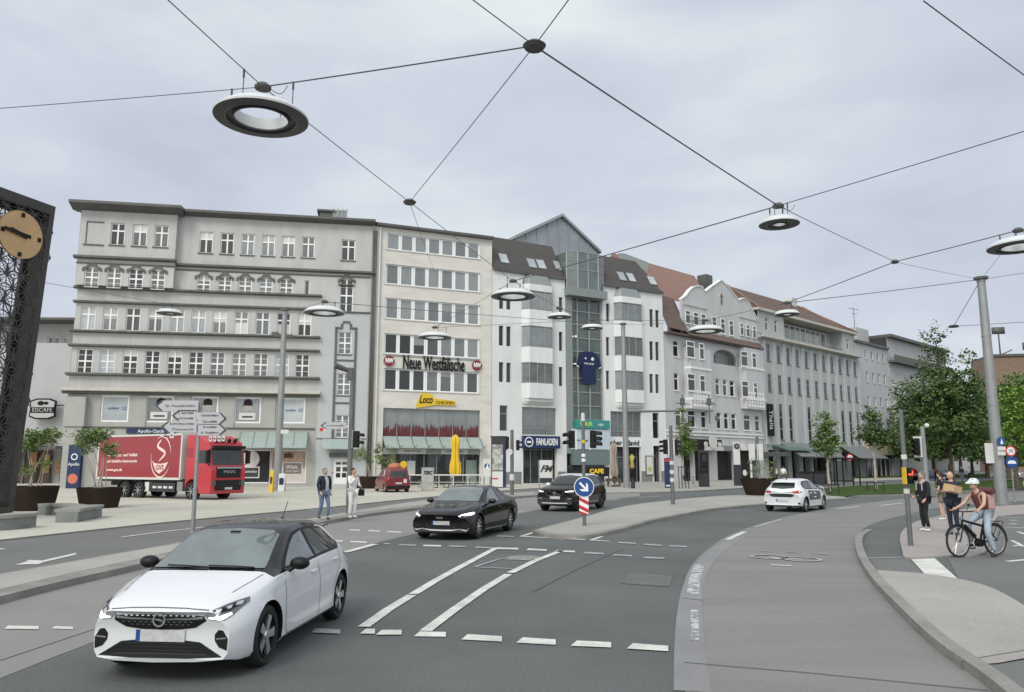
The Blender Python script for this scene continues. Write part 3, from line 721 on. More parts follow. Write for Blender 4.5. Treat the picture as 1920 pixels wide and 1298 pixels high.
for si, (ua, ub, z0, z1) in enumerate(SW):
    n = 7; p = (ub-ua)/n
    for i in range(n):
        big = 1.0
        f = F.window(ua+p*(i+.5), p-.02, z0+.01, z1-.01, 'plain', fw=.17, fz=.09, depth=.12, pane='pane_office' if si < 3 else rnd.choice(['pane_office','pane']) if i > 2 else 'pane_dark', blind=rnd.choice([0,0,0,0,.25,.5,1]) if i > 1 else 0, bm='frame_grey')
    mb = MB(); mb.box(ua-.1, ub+.1, -.08, 0, z0-.08, z0); mb.box(ua-.1, ub+.1, -.06, 0, z1, z1+.06); mb.box(ua-.1, ua, -.06, 0, z0, z1); mb.box(ub, ub+.1, -.06, 0, z0, z1); mb.build('window_surround', 'offwhite', F.e)
mb = MB(); mb.prism([(-.5, zt), (-.5, zt+.25), (.3, zt+.5), (.3, zt-.05)], 0, UR, plane='yz'); mb.box(0, UR, .3, 13, zt-.1, zt+.45); mb.build('roof', 'gutter', F.e)
mb = MB(); a_, z_ = F.uz(808,428,2); b_, _ = F.uz(858,434,2); mb.box(a_, b_, 2, 3, zt, zt+.75); mb.build('roof_vent', 'black', F.e)
mb = MB(); a_, z_ = F.uz(868,433,2); b_, _ = F.uz(888,436,2); mb.prism([(a_-.2,zt),(b_+.2,zt),(b_,zt+.8),(a_,zt+.8)], 2, 3.5); mb.build('roof_light', 'glass_green', F.e)
mb = MB(); u_ = F.u(706,700); mb.tube([(u_, -.15, .2), (u_, -.15, zt-.1)], .09); mb.build('drainpipe', 'offwhite', F.e)
mb = MB(); mb.box(0, .02, 0, 13, 0, zt); mb.box(UR-.02, UR, 0, 13, 0, zt); mb.box(0, UR, 12.9, 13, 0, zt); mb.build('wall', 'sandstone', F.e)
# stone courses
mb = MB()
for py in (677, 692, 708, 725, 741, 755): 
    zz = F.z(905, py); mb.box(F.u(903,700), UR, -.006, 0, zz-.015, zz+.015)
mb.build('stone_joint', 'ledge_light', F.e)
# lettering
ux = (F.u(755,683)+F.u(870,683))/2; wd = F.u(870,683)-F.u(755,680); 
sg = text('Neue Westfälische', 1.95, 'black', F.e, (ux, -.12, F.z(812,683)), ext=.06, bold=.018, width=wd, name='newspaper_lettering')
mb = MB(); mb.box(F.u(722,672), F.u(900,690), -.06, 0, F.z(812,671)-.06, F.z(812,671)); mb.box(F.u(722,672), F.u(900,690), -.06, 0, F.z(812,694)-.06, F.z(812,694)); mb.build('sign_rail', 'steel', F.e)
for px, py in ((729,677),(893.5,685.5)):
    c_, z_ = F.uz(px, py); mb = MB(); mb.lathe([(0,0),(.52,0),(.52,.15),(0,.15)], 24, c=(0,0,0), ax='y')
    d = mb.build('round_logo', mat('logo_red', (.20,.02,.03), .5), F.e, (c_, -.2, z_)); text('NW', .6, 'white', d, (0,-.02,0), bold=.03, width=.8)
# Loco lettering
c_, z_ = F.uz(811, 752)
mb = MB(); mb.prism([(-1.7,-.75),(-1.55,-.1),(-1.1,.75),(-.5,.72),(-.05,.6),(.1,.25),(2.3,.05),(2.35,-.4),(.2,-.4),(-.3,-.5)], -.12, 0)
lg = mb.build('shop_lettering', 'yellow', F.e, (c_, -.05, z_)); text('Loco', 1.1, 'black', lg, (-.75,-.14,.08), ext=.01, bold=.02, shear=.3, width=1.35); text('CHICKEN', .42, 'black', lg, (1.25,-.14,-.17), ext=.01, width=1.9)
# storefront
a_, b_ = so_[0], so_[1]; zu0, zu1 = F.z(800,819), so_[3]
mb = MB(); mb.box(a_, b_, .3, .32, zu0, zu1); up = mb.build('upper_glazing', 'pane_office', F.e)
mb = MB()
for k in range(8): xx = a_+(b_-a_)*k/7; mb.box(xx-.04, xx+.04, .22, .3, zu0, zu1)
mb.build('mullion', 'frame_grey', up)
mb = MB(); rr = random.Random(3); hh = zu1-zu0
xx = a_
while xx < b_-.3:
    h_ = hh*(.28+.22*rr.random()); wdt = .15+.15*rr.random()
    mb.prism([(xx,zu0+.02),(xx+wdt*1.3,zu0+.02),(xx+wdt*1.2,zu0+h_*.8),(xx+wdt*.7,zu0+h_),(xx+wdt*.3,zu0+h_*.75)], .285, .292); xx += wdt*1.05
mb.build('crowd_graphic', mat('graphic_red', (.13,.025,.03), .6, nz=.4, ns=3), up)
zc0, zc1 = F.z(800,840), zu0
mb = MB(); mb.prism([(.2, zc1), (.2, zc1-.08), (-1.0, zc0-.08), (-1.0, zc0)], a_, b_+.2, plane='yz'); cn = mb.build('glass_canopy', 'glass_green', F.e)
mb = MB()
for k in range(8): xx = a_+(b_-a_)*k/7; mb.tube([(xx,.2,zc1+.03),(xx,-1.05,zc0+.03)], .03); mb.tube([(xx,-1.05,zc0+.03),(xx+.25,-1.3,zc0+.2)], .03)
mb.build('canopy_rib', 'frame_dark', cn)
zf0 = F.z(800,852)
mb = MB(); mb.box(a_, b_, .05, .3, zf0, zc0-.02); mb.build('fascia', 'frame_green', F.e)
for xa, xb in ((747,799),(827,877)):
    p0, p1 = F.u(xa,845), F.u(xb,845); mb = MB(); mb.box(p0, p1, -.02, .048, zf0+.05, zc0-.1); bd = mb.build('sign_board', 'offwhite', F.e)
    text('chicken & burger', .26, 'black', bd, ((p0+p1)/2, -.03, (zf0+zc0)/2), ext=.005)
mb = MB(); mb.box(a_, b_, .9, .92, .1, zf0); gs = mb.build('shop_glazing', 'pane_dark', F.e)
mb = MB()
for xx in (a_+.05, a_+(b_-a_)*.15, a_+(b_-a_)*.3, a_+(b_-a_)*.44, a_+(b_-a_)*.57, a_+(b_-a_)*.85, b_-.05): mb.box(xx-.05, xx+.05, .8, .9, .1, zf0)
mb.build('mullion', 'frame_grey', gs)
mb = MB(); mb.box(F.u(878,880), F.u(899,880), .7, .78, .1, F.z(885,863)); mb.build('door', mat('door_green', (.25,.31,.29), .4), F.e)
mb = MB(); mb.box(F.u(735,885)-.4, F.u(735,885)+.5, .78, .82, 1.0, 2.9, 0); mb.box(F.u(775,885)-.4, F.u(775,885)+.4, .78, .82, 1.0, 2.4, 1); mb.box(F.u(860,880)-.5, F.u(860,880)+.5, .7, .82, .9, 2.3, 2); mb.build('menu_board', [mat('pm1', (.25,.20,.14), .5, nz=.6, ns=3), 'offwhite', 'yellow'], gs)
FN = F
# ---------------------------------------------------------------- white twin building with glass tower
A3 = R(30); wd_ = Vector((math.cos(A3), math.sin(A3), 0)); w0 = n1_ + Vector((.03,0,0)); w1 = along(w0, wd_, 1063); w2 = along(w0, wd_, 1135); w3 = along(w0, wd_, 1251)
F = Fac(w0, A3, 'white_building', 'white rendered building with two bay-windowed wings, dark roofs and a glazed stair tower between them')
UT0 = (w1-w0).length; UT1 = (w2-w0).length; UR = (w3-w0).length
zL = F.z(990, 512); zR = F.z(1190, 541)
HL = []; W_ = []
def wins(lst, yf, yl, kind='plain', fr='frame_dark', pane='pane', fw=.05, **k):
    r = F.row(lst, yf, yl)
    for c, w_, a, b in r: HL.append((c-w_/2, c+w_/2, a, b)); F.window(c, w_, a, b, kind, fr=fr, pane=pane, fw=fw, depth=.22, **k)
    return r
wins([(936.5,944),(949.5,958)], (541,579), (542,580), pane='pane_dark'); wins([(936,943.5),(949.5,958)], (610,648), (612,649), pane='pane_dark'); wins([(936,943.5),(949.5,958)], (679,716), (680,717), pane='pane_dark')
for a in ((557,585),(622,658),(688,724)): wins([(1048,1055)], a, a, pane='pane_dark')
for a in ((569,603),(632,667),(695,730)): wins([(1136.5,1143)], a, a, pane='pane_dark')
for a, b in (((580,613),(581,614)),((640,675),(641,676)),((701,736),(702,738))): wins([(1218,1225),(1229,1236)], a, b, pane='pane_dark')
wins([(937,952)], (760,808), (760,808), 'trans', fr='frame_grey', pane='pane_dark', fw=.08)
r_ = F.row([(979,1043)], (763,815), (763,815))[0]; wins([(979,1043)], (763,815), (763,815), 'mull3', fr='frame_grey', pane='pane_office', fw=.08)
wins([(1145,1203)], (771,819), (771,819), 'mull3', fr='frame_grey', pane='pane_office', fw=.08)
wins([(1224,1236)], (774,822), (774,822), 'trans', fr='frame_grey', pane='pane_dark', fw=.08)
gf = [(F.u(981,870), F.u(1044,870), .1, F.z(1010,822)), (F.u(1147,870), F.u(1203,870), .1, F.z(1175,838)), (F.u(1226,870), F.u(1240,870), .1, F.z(1232,836))]
F.wall('wall', 0, UT0, 0, zL, [h for h in HL+gf if h[1] < UT0], 'render_white', depth=.4)
F.wall('wall', UT1, UR, 0, zR, [h for h in HL+gf if h[0] > UT1], 'render_white', depth=.4)
mb = MB(); mb.box(0, .02, 0, 12, 0, zL); mb.box(UT0-.02, UT0, 0, 12, 0, zL); mb.box(UR-.02, UR, 0, 12, 0, zR); mb.box(UT1, UT1+.02, 0, 12, 0, zR); mb.box(0, UR, 12, 12.1, 0, zR); mb.build('wall', 'render_white', F.e)
for (a, b, c, d), mname in zip(gf, ('pane_dark','pane_dark','pane_dark')):
    mb = MB(); mb.box(a, b, .9, .93, c, d); gz = mb.build('shop_glazing', mname, F.e)
    mb = MB(); n = max(2, int((b-a)/1.3))
    for k in range(n+1): xx = a+(b-a)*k/n; mb.box(xx-.05, xx+.05, .82, .9, c, d)
    mb.box(a, b, .82, .9, d-1.2, d-1.1); mb.build('mullion', 'frame_grey', gz)
mb = MB(); 
for (xa, xb) in ((921,978),(1046,1062),(1203,1224),(1240,1250)): mb.box(F.u(xa,900)+.02, F.u(xb,900)-.02, -.04, 0, 0, 1.3)
mb.build('plinth', 'granite', F.e)
# bays
def bay(xa, xb, floors, cap, under):
    ua, ub = F.u(xa, 640), F.u(xb, 640); d = .75; s_ = .55
    prof = [(ua, 0), (ua+s_, -d), (ub-s_, -d), (ub, 0)]
    e = bpy.data.objects.new('bay', None)
    zb, zt_ = F.z((xa+xb)/2, under), F.z((xa+xb)/2, cap)
    segs = []; zz = zb
    fz = [(F.z((xa+xb)/2, b), F.z((xa+xb)/2, t)) for t, b in reversed(floors)]
    root = MB().prism(prof, zz, fz[0][0], plane='xy').build('bay', 'render_white', F.e)
    for i in range(len(fz)): MB().prism(prof, fz[i][1], fz[i+1][0] if i+1 < len(fz) else zt_, plane='xy').build('spandrel', 'render_white', root)
    mb = MB(); mb.prism([(x, y*.7) for x, y in prof], zb-.35, zb, plane='xy'); mb.prism([(x, y*.45) for x, y in prof], zb-.55, zb-.35, plane='xy'); mb.build('corbel', 'offwhite', root)
    mb = MB(); b0 = [(x, y, zt_) for x, y in prof]; t0 = [(ua+.5, 0, zt_+1.3), (ua+.9, -.25, zt_+1.2), (ub-.9, -.25, zt_+1.2), (ub-.5, 0, zt_+1.3)]
    mb.add(b0+t0, [(0,1,5,4),(1,2,6,5),(2,3,7,6),(4,5,6,7)]); mb.build('bay_roof', 'frame_grey', root)
    for a, b in fz:
        mb = MB(); pb = MB()
        ins = [(ua+.06, 0), (ua+s_+.02, -d+.08), (ub-s_-.02, -d+.08), (ub-.06, 0)]
        pb.prism(ins, a, b, plane='xy')
        for (p, q), n in (((prof[0],prof[1]),1),((prof[1],prof[2]),3),((prof[2],prof[3]),1)):
            for k in range(n+1):
                x_ = p[0]+(q[0]-p[0])*k/n; y_ = p[1]+(q[1]-p[1])*k/n; mb.tube([(x_,y_+.04,a),(x_,y_+.04,b)], .055, 4)
            for z_ in (a+.05, b-.05): mb.tube([(p[0],p[1]+.04,z_),(q[0],q[1]+.04,z_)], .05, 4)
        wi = mb.build('window', 'frame_grey', root); pb.build('pane', 'pane_office' if rnd.random() < .6 else 'pane', wi)
bay(978, 1037, [(549,584),(614,653),(682,720)], 537, 748)
bay(1152, 1204, [(571,604),(634,669),(697,732)], 560, 756)
# mansard roofs
def mansard(u0, u1, z0, ztop, dy, lights, skew=0.0, z0b=None):
    mb = MB(); mb.add([(u0,-.12,z0),(u1,-.12,z0),(u1-skew,dy,ztop),(u0,dy,ztop),(u0,12,z0),(u1,12,z0),(u0,12,ztop),(u1-skew,12,ztop)], [(0,1,2,3),(0,3,6,4),(1,5,7,2),(3,2,7,6)])
    r = mb.build('roof', 'tile_dark', F.e)
    mb = MB(); mb.box(u0, u1, -.3, -.12, z0-.25, z0+.05); mb.build('gutter', 'gutter', r)
    import itertools
    sl_ = math.atan2(ztop-z0, dy+.12)
    for (cx, cy, w_) in lights:
        # a roof light lying in the slope
        c_, z_ = F.uz(cx, cy, dy*.45); L_ = 1.5
        mb = MB(); mb.box(-w_/2, w_/2, -L_/2, L_/2, 0, .1, 0); mm = Matrix.Translation(Vector((c_, dy*(z_-z0)/(ztop-z0)-.02, z_))) @ Matrix.Rotation(sl_, 4, 'X')
        o = mb.build('roof_light', 'frame_dark', r); o.matrix_local = mm
        mb = MB(); mb.box(-w_/2+.1, w_/2-.1, -L_/2+.1, L_/2-.1, .1, .12, 0); mb.build('pane', 'pane_pale', o)
zRt = F.z(990, 455, 2.5); mansard(0, UT0-.05, zL, zRt, 2.5, [(941,487,1.15),(993,496,1.15),(1011,498,1.15),(1042,500,.9)])
zRt2 = F.z(1180, 488, 2.5); mansard(UT1, UR, zR, zRt2, 2.5, [(1162,520,1.15),(1180,522,1.15),(1219,528,1.2)], skew=1.9)
# rear gable with glazing
a_, _ = F.uz(966,445,7); b_, _ = F.uz(1122,470,7); ap, az = F.uz(1052,407,7); ez = F.z(966,447,7); ez2 = F.z(1120,474,7)
mb = MB(); mb.prism([(a_,ez-3),(b_,ez-3),(b_,ez2),(ap,az),(a_,ez)], 7, 12); gb = mb.build('gable_glazing', mat('gable_pane', (.27,.29,.33), .1, ior=1.6, nz=.2, ns=.5), F.e)
mb = MB()
for (p, q) in (((a_-.2,ez-.1),(ap,az)),((ap,az),(b_+.2,ez2-.1))):
    mb.prism([(p[0],p[1]),(q[0],q[1]),(q[0],q[1]+.35),(p[0],p[1]+.35)], 6.6, 12.2)
for k in range(1, 8):
    xx = a_+(b_-a_)*k/8; zz = ez+(az-ez)*(xx-a_)/(ap-a_) if xx < ap else az+(ez2-az)*(xx-ap)/(b_-ap); mb.box(xx-.06, xx+.06, 6.9, 6.99, ez-3, zz)
mb.build('gable_frame', 'frame_green', gb)
mb = MB(); p_, pz = F.uz(1162,475,6); q_, qz = F.uz(1215,492,6); mb.prism([(p_,pz-2),(q_,qz-2),(q_,qz),(p_+.8,pz+.1),(p_,pz)], 6, 9); mb.build('roof_house', 'frame_green', F.e)
# glass tower
tz0, tz1 = F.z(1098,560), F.z(1098,545); ttop = F.z(1098, 474, -.8)
tg = MB(); tg.box(UT0+.05, UT1-.05, .35, .4, F.z(1098,787), tz0); tw = tg.build('stair_tower', mat('tower_glass', (.085,.11,.105), .08, ior=1.7, nz=.4, ns=.5), F.e)
mb = MB()
for k in range(4):
    xx = UT0+.15+(UT1-UT0-.3)*k/3; mb.box(xx-.07, xx+.07, .2, .35, 3.2, tz0)
nfl = 9; zb_ = F.z(1098,787)
for k in range(nfl+1): zz = zb_+(tz0-zb_)*k/nfl; mb.box(UT0+.05, UT1-.05, .24, .34, zz-.05, zz+.05)
mb.build('tower_grid', 'frame_green', tw)
mb = MB(); mb.box(UT0, UT0+.9, -.02, .3, 3.2, tz0); mb.box(UT0-.1, UT1+.1, -.85, .3, tz0, tz1); mb.build('tower_panel', mat('panel_green', (.25,.285,.275), .45, metal=.2, nz=.08), tw)
mb = MB(); bx = [(UT0+.1,-.2),(UT0+1.2,-.8),(UT1-1.1,-.8),(UT1,-.2),(UT1,2.5),(UT0+.1,2.5)]; mb.prism(bx, tz1+.002, ttop, plane='xy'); cab = mb.build('tower_lantern', mat('lantern_glass', (.13,.155,.16), .08, ior=1.7, nz=.3, ns=.6), tw)
mb = MB()
for i in range(4):
    p, q = bx[i], bx[i+1] if i < 3 else bx[3]
    mb.tube([(p[0],p[1],tz1),(p[0],p[1],ttop)], .07, 4)
    if i < 3:
        for zz in (tz1+(ttop-tz1)*.5, tz1+(ttop-tz1)*.75, ttop): mb.tube([(p[0],p[1],zz),(q[0],q[1],zz)], .06, 4)
        m2 = ((p[0]+q[0])/2, (p[1]+q[1])/2); 
        if i == 1: mb.tube([(m2[0],m2[1],tz1),(m2[0],m2[1],ttop)], .05, 4)
mb.build('lantern_frame', 'frame_green', cab)
# warm lights inside the tower (lit lamps)
mb = MB()
for px, py in ((1075,630),(1084,630),(1075,682),(1082,682)): c_, z_ = F.uz(px, py); mb.box(c_-.2, c_+.2, .28, .33, z_-.06, z_+.06)
mb.build('lit_lamp', mat('lamp_warm', (.9,.8,.5), .5, emit=(1,.8,.45,1.1)), tw)
# tower foot: teal sign, light shop front, grey-green panel
zz0, zz1 = F.z(1100,804), F.z(1100,788)
mb = MB(); mb.box(UT0+1.0, UT1+.35, -.5, .3, zz0, zz1); ts = mb.build('shop_sign', 'teal', F.e)
text('YOUR', .62, mat('lime', (.45,.65,.15), .5), ts, (UT0+2.2, -.52, (zz0+zz1)/2), bold=.02); text('style', .4, 'white', ts, (UT1-.9, -.52, (zz0+zz1)/2))
mb = MB(); mb.box(UT0+.6, UT1+.4, -.35, .3, F.z(1100,843), zz0-.05); sf = mb.build('shop_window_upper', mat('sf_pale', (.50,.60,.66), .2, nz=.12, ns=1.5), F.e)
for xx, tt in ((UT0+1.6,'deine Augen'),(UT1-1.2,'optik')): text(tt, .4, 'sign_blue', sf, (xx, -.37, F.z(1100,826)))
mb = MB(); mb.box(UT0+.6, UT1+.4, -.3, .3, F.z(1100,872), F.z(1100,843)-.05); mb.build('shop_shutter', mat('sf_green', (.15,.20,.20), .4, nz=.1), F.e)
mb = MB(); mb.box(UT0+.3, UT1+.1, .2, .3, 0, F.z(1100,872)-.05); mb.build('shop_glazing', 'pane_dark', F.e)
# football shirt banner in the tower
c_, z_ = F.uz(1104, 690, -.05); hh = F.z(1104,660)-F.z(1104,721)
P = [(-.62,-.5),(.62,-.5),(.62,.12),(.66,.12),(.95,-.02),(1.12,.06),(.92,.34),(.62,.47),(.3,.5),(-.3,.5),(-.62,.47),(-.92,.34),(-1.12,.06),(-.95,-.02),(-.66,.12),(-.62,.12)]
mb = MB(); mb.prism([(x*1.5, z*hh) for x, z in P], 0, .05); bn = mb.build('shirt_banner', mat('shirt_blue', (.008,.018,.075), .8), F.e, (c_, -.1, z_))
mb = MB(); mb.lathe([(0,0),(.12,0),(.12,.02),(0,.02)], 12, c=(-.45,-.03,hh*.28), ax='y'); mb.lathe([(0,0),(.2,0),(.2,.02),(0,.02)], 12, c=(.5,-.03,hh*.27), ax='y')
mb.prism([(-1.65,.02*hh),(-1.35,-.02*hh),(-1.35,.02*hh),(-1.65,.06*hh)], -.03, -.01); mb.prism([(1.65,.02*hh),(1.35,-.02*hh),(1.35,.02*hh),(1.65,.06*hh)], -.03, -.01); mb.build('crest', 'white', bn); text('WIR SIND', .3, 'white', bn, (0,-.03,hh*.12))
# FANLADEN
c_, z_ = F.uz(1011, 829); mb = MB(); a_, b_ = F.u(978,829), F.u(1046,829); zz0, zz1 = F.z(1011,841), F.z(1011,818)
mb.box(a_, b_, -.45, -.02, zz0, zz1); fs = mb.build('shop_sign', 'navy', F.e)
text('FANLADEN', 1.0, 'white', fs, (c_+.68, -.47, (zz0+zz1)/2), ext=.02, bold=.02, width=(b_-a_)*.58)
mb = MB(); mb.lathe([(.42,0),(.52,0),(.52,.03),(.42,.03)], 20, c=(a_+.62,-.48,(zz0+zz1)/2), ax='y', closed=True); mb.box(a_+.37, a_+.87, -.48, -.46, (zz0+zz1)/2-.1, (zz0+zz1)/2+.1); mb.build('round_emblem', 'white', fs)
# wing shop lettering
zz = F.z(1175, 831)
text('ober', .85, 'black', F.e, (F.u(1155,830), -.03, zz), bold=.015, name='shop_lettering'); text('david', .85, 'black', F.e, (F.u(1187,831), -.03, zz), bold=.015, name='shop_lettering')
a_, z_ = F.uz(1217, 873); mb = MB(); mb.box(a_-.55, a_+.55, -.12, -.05, z_-1.1, z_+1.1, 0); mb.box(a_-.45, a_+.45, -.125, -.12, z_-1, z_+1, 1); mb.sphere((a_,-.13,z_-.4), .3, 10, 2, (1,.05,1)); mb.build('poster_case', ['frame_dark','offwhite',mat('floral', (.5,.5,.12), .6, nz=.6, ns=6)], F.e)
a_, z_ = F.uz(1192, 875); mb = MB(); mb.box(a_-.5, a_+.4, .7, .75, .3, 3.6, 1); mb.lathe([(0,0),(.3,.4),(.18,1),(.35,1.5),(0,1.9)], 8, 0, c=(a_,.68,1.4)); mb.build('window_display', [mat('display', (.6,.5,.15), .6, nz=.5, ns=4),'dark_interior'], F.e)
FW = F
# ---------------------------------------------------------------- art-nouveau building with curved gable
A4 = R(43); jd = Vector((math.cos(A4), math.sin(A4), 0)); j0 = w3 + Vector((.03,0,0)); j1 = along(j0, jd, 1433)
F = Fac(j0, A4, 'gabled_building', 'pale grey house with a curved white gable, orange tiled roof and rounded bays')
UR = (j1-j0).length
HH = []
def wj(lst, yf, yl, kind='trans', pane='pane_dark', y=0.0, holes=True):
    r = F.row(lst, yf, yl, y)
    for c, w_, a, b in r:
        if holes: HH.append((c-w_/2, c+w_/2, a, b))
        F.window(c, w_, a, b, kind, y=y, pane=pane, fw=.10, depth=.16, sill='white_trim')
    return r
ze = F.z(1340, 640)
r3 = [((1262,1273),(637,670)),((1287,1302),(642,672)),((1311,1320),(644,674)),((1389,1402),(662,690)),((1410,1418),(665,691))]
r2 = [((1264,1273),(698,733)),((1289,1303),(702,733)),((1312,1322),(704,735)),((1342,1350),(710,740)),((1356,1364),(712,743)),((1369,1378),(714,745)),((1391,1403),(717,746)),((1413,1420),(719,748))]
r1 = [((1267,1278),(768,800)),((1290,1305),(769,800)),((1315,1325),(770,801)),((1344,1353),(773,804)),((1358,1367),(775,805)),((1372,1381),(776,806)),((1395,1408),(777,808)),((1416,1425),(778,809))]
inbay = lambda a: 1283 < a < 1328 or 1387 < a < 1427
bz = -.75
for rr_ in (r3, r2, r1):
    zs = [F.z(a[0], t[0]) for a, t in rr_]; zz1 = sum(zs)/len(zs); zz0 = sum(F.z(a[0], t[1]) for a, t in rr_)/len(zs)
    for (a, b), (t, bb) in rr_:
        yy = bz if inbay(a) and rr_ is not r1 else 0
        ua, ub = F.u(a, (t+bb)/2, yy), F.u(b, (t+bb)/2, yy)
        if yy == 0: HH.append(((ua+ub)/2-(ub-ua)/2, (ua+ub)/2+(ub-ua)/2, zz0, zz1))
        F.window((ua+ub)/2, ub-ua, zz0, zz1, 'trans', y=yy, pane='pane_dark', fw=.10, depth=.16 if yy == 0 else -.02, sill='white_trim')
# loggia
l0, l1, lz0, lz1 = F.u(1338,670), F.u(1380,670), F.z(1358,684), F.z(1358,656)
HH.append((l0, l1, lz0, lz1))
jf = [(F.u(1282,870), F.u(1300,870), .1, F.z(1290,848)), (F.u(1303,870), F.u(1330,870), .1, F.z(1315,845)), (F.u(1345,870), F.u(1378,870), .1, F.z(1362,846)), (F.u(1386,870), F.u(1424,870), .1, F.z(1400,842))]
zbase = F.z(1340, 828)
F.wall('wall', 0, UR, zbase, ze, HH, 'render_pale', depth=.3)
F.wall('wall', 0, UR, 0, zbase, jf, 'render_pale', depth=.5)
for a, b, c, d in jf:
    mb = MB(); mb.box(a, b, 1.0, 1.05, c, d); mb.build('shop_glazing', 'dark_interior', F.e)
mb = MB(); mb.box(l0, l1, 1.2, 1.25, lz0, lz1); mb.build('loggia_back', 'render_mid', F.e)
mb = MB(); n = 10
arc = [(l0, lz1)] + [(l0+(l1-l0)*k/n, lz1-.9+.9*math.sin(math.pi*k/n)**.5) for k in range(n+1)] + [(l1, lz1)]
for k in range(n): mb.prism([arc[k+1], arc[k+2], (arc[k+2][0], lz1), (arc[k+1][0], lz1)], -.02, .25)
mb.build('loggia_arch', 'render_pale', F.e)
mb = MB(); mb.box(l0, l1, .0, .06, lz0+.85, lz0+.92)
for k in range(14): xx = l0+(l1-l0)*(k+.5)/14; mb.box(xx-.02, xx+.02, .01, .05, lz0, lz0+.85)
mb.box(l0+(l1-l0)*.28, l0+(l1-l0)*.33, .9, 1.0, lz0, lz1-.3); mb.build('railing', 'frame_dark', F.e)
# rounded bays
def rbay(xa, xb):
    ua, ub = F.u(xa, 700), F.u(xb, 700); n = 12
    z0, z1 = F.z((xa+xb)/2, 768), F.z((xa+xb)/2, 655)
    prof = [(ua+(ub-ua)*(.5-.5*math.cos(math.pi*k/n)), bz*min(1, (math.sin(math.pi*k/n)*2.2))) for k in range(n+1)]
    mb = MB(); mb.prism(prof, z0, z1, plane='xy'); b_ = mb.build('bay', 'render_pale', F.e)
    mb = MB()
    for py in (693, 750): zz = F.z((xa+xb)/2, py); mb.prism([(x, y*1.12) for x, y in prof], zz-.12, zz+.12, plane='xy')
    mb.build('band', 'white_trim', b_)
    mb = MB()
    for i in range(4):
        for k in range(6):
            u_ = ua+(ub-ua)*(.12+.76*(k+.5)/6); zz = z0+.25+i*.55; mb.box(u_-.17, u_+.17, bz-.05, bz, zz, zz+.36)
    mb.build('relief', 'white_trim', b_)
rbay(1283, 1327); rbay(1386, 1426)
mb = MB(); 
for py in (812, 818): mb.box(0, UR, -.12, 0, F.z(1340,py)-.08, F.z(1340,py)+.08)
mb.build('band', 'white_trim', F.e)
# curved gable
gx = [(1278,561),(1285,556),(1293,545),(1300,539),(1308,537),(1316,539),(1322,548),(1334,538),(1352,526),(1366,540),(1384,564),(1393,560),(1403,567),(1411,584),(1420,600),(1423,640)]
gp_ = [F.uz(a, b, .0) for a, b in gx]; P = [(gp_[0][0], ze-.1)] + gp_ ; P[-1] = (P[-1][0], ze-.1)
top = [F.row([(1285,1294),(1300,1309),(1314,1323)], (583,606), (587,612)), F.row([(1335,1343),(1351,1359),(1367,1375)], (592,621), (602,630)), F.row([(1387,1394),(1399,1405),(1411,1417)], (606,628), (611,634))]
mb = MB(); mb.prism(P, 0, .35)
gbo = mb.build('gable', 'render_pale', F.e)
for r in top:
    for c, w_, a, b in r:
        F.window(c, w_, a, b, 'trans', y=-.03, depth=0, pane='pane_dark', fw=.09, sill='white_trim')
mb = MB()
pts = gp_[:-1]
for i in range(len(pts)-1): 
    (a, b), (c, d) = pts[i], pts[i+1]; mb.prism([(a,b),(c,d),(c,d+.13),(a,b+.13)], -.12, .45)
mb.build('coping', 'white_trim', gbo)
mb = MB()
for px, px2 in ((1281,1325),(1384,1420)): mb.box(F.u(px,575), F.u(px2,575), -.1, 0, F.z((px+px2)/2,575 if px < 1300 else 598)-.08, F.z((px+px2)/2,575 if px < 1300 else 598)+.08)
c_, z_ = F.uz(1352, 557); mb.lathe([(.32,0),(.42,0),(.42,.1),(.32,.1)], 16, c=(c_,-.1,z_), ax='y'); mb.box(c_-.25, c_+.25, -.03, 0, z_-1.1, z_+.6)
mb.build('gable_moulding', 'ledge_light', gbo)
mb = MB(); mb.box(c_-.16, c_+.16, -.05, -.031, z_-1.0, z_+.5); mb.build('oval_window', 'pane_dark', gbo)
for a_, b_, py in ((1283,1330,617),(1384,1422,640)):   # balcony rail
    mb = MB(); ua, ub, zz = F.u(a_,py), F.u(b_,py), F.z((a_+b_)/2, py-10)
    mb.box(ua, ub, -.7, -.65, zz+.5, zz+.55)
    for k in range(12): xx = ua+(ub-ua)*k/11; mb.box(xx-.02, xx+.02, -.69, -.66, zz-.4, zz+.5)
    mb.build('balcony_rail', 'frame_dark', gbo)
# roofs: lower mansard skirt and upper orange roof
zs0 = F.z(1262, 618); zs1 = F.z(1262, 560, 1.5)
mb = MB(); uq = F.u(1282, 600)
mb.add([(0,-.6,zs0),(uq,-.6,zs0-.1),(uq,1.4,zs1),(0,1.4,zs1)], [(0,1,2,3)]); mb.box(0, UR, -.75, -.0, ze-.22, ze-.02); 
mb.add([(uq-.3,-.9,ze-.05),(UR+.2,-.9,ze-.05),(UR+.2,.0,ze+.9),(uq-.3,.0,ze+.9)], [(0,1,2,3)]); mb.build('lower_roof', 'tile_brown', F.e)
rz = F.z(1226, 496, 3.5); u0_, zrid = F.uz(1228, 497, 7); u1_, zrid2 = F.uz(1335, 527, 7)
mb = MB(); mb.add([(-1.2,1.3,zs1-.3),(UR*.62,1.3,zs1-.3),(UR*.8,7,zrid2),(-.6,7,zrid),(-1.2,13,zs1-.3),(UR*.62,13,zs1-.3)], [(0,1,2,3),(3,2,5,4),(0,3,4)])
mb.build('roof', 'tile_orange', F.e)
c_, z_ = F.uz(1318, 524, 6.5); mb = MB(); mb.box(c_-.7, c_+.9, 5.5, 7.0, z_-2, z_+.5); mb.build('chimney', 'gutter', F.e)
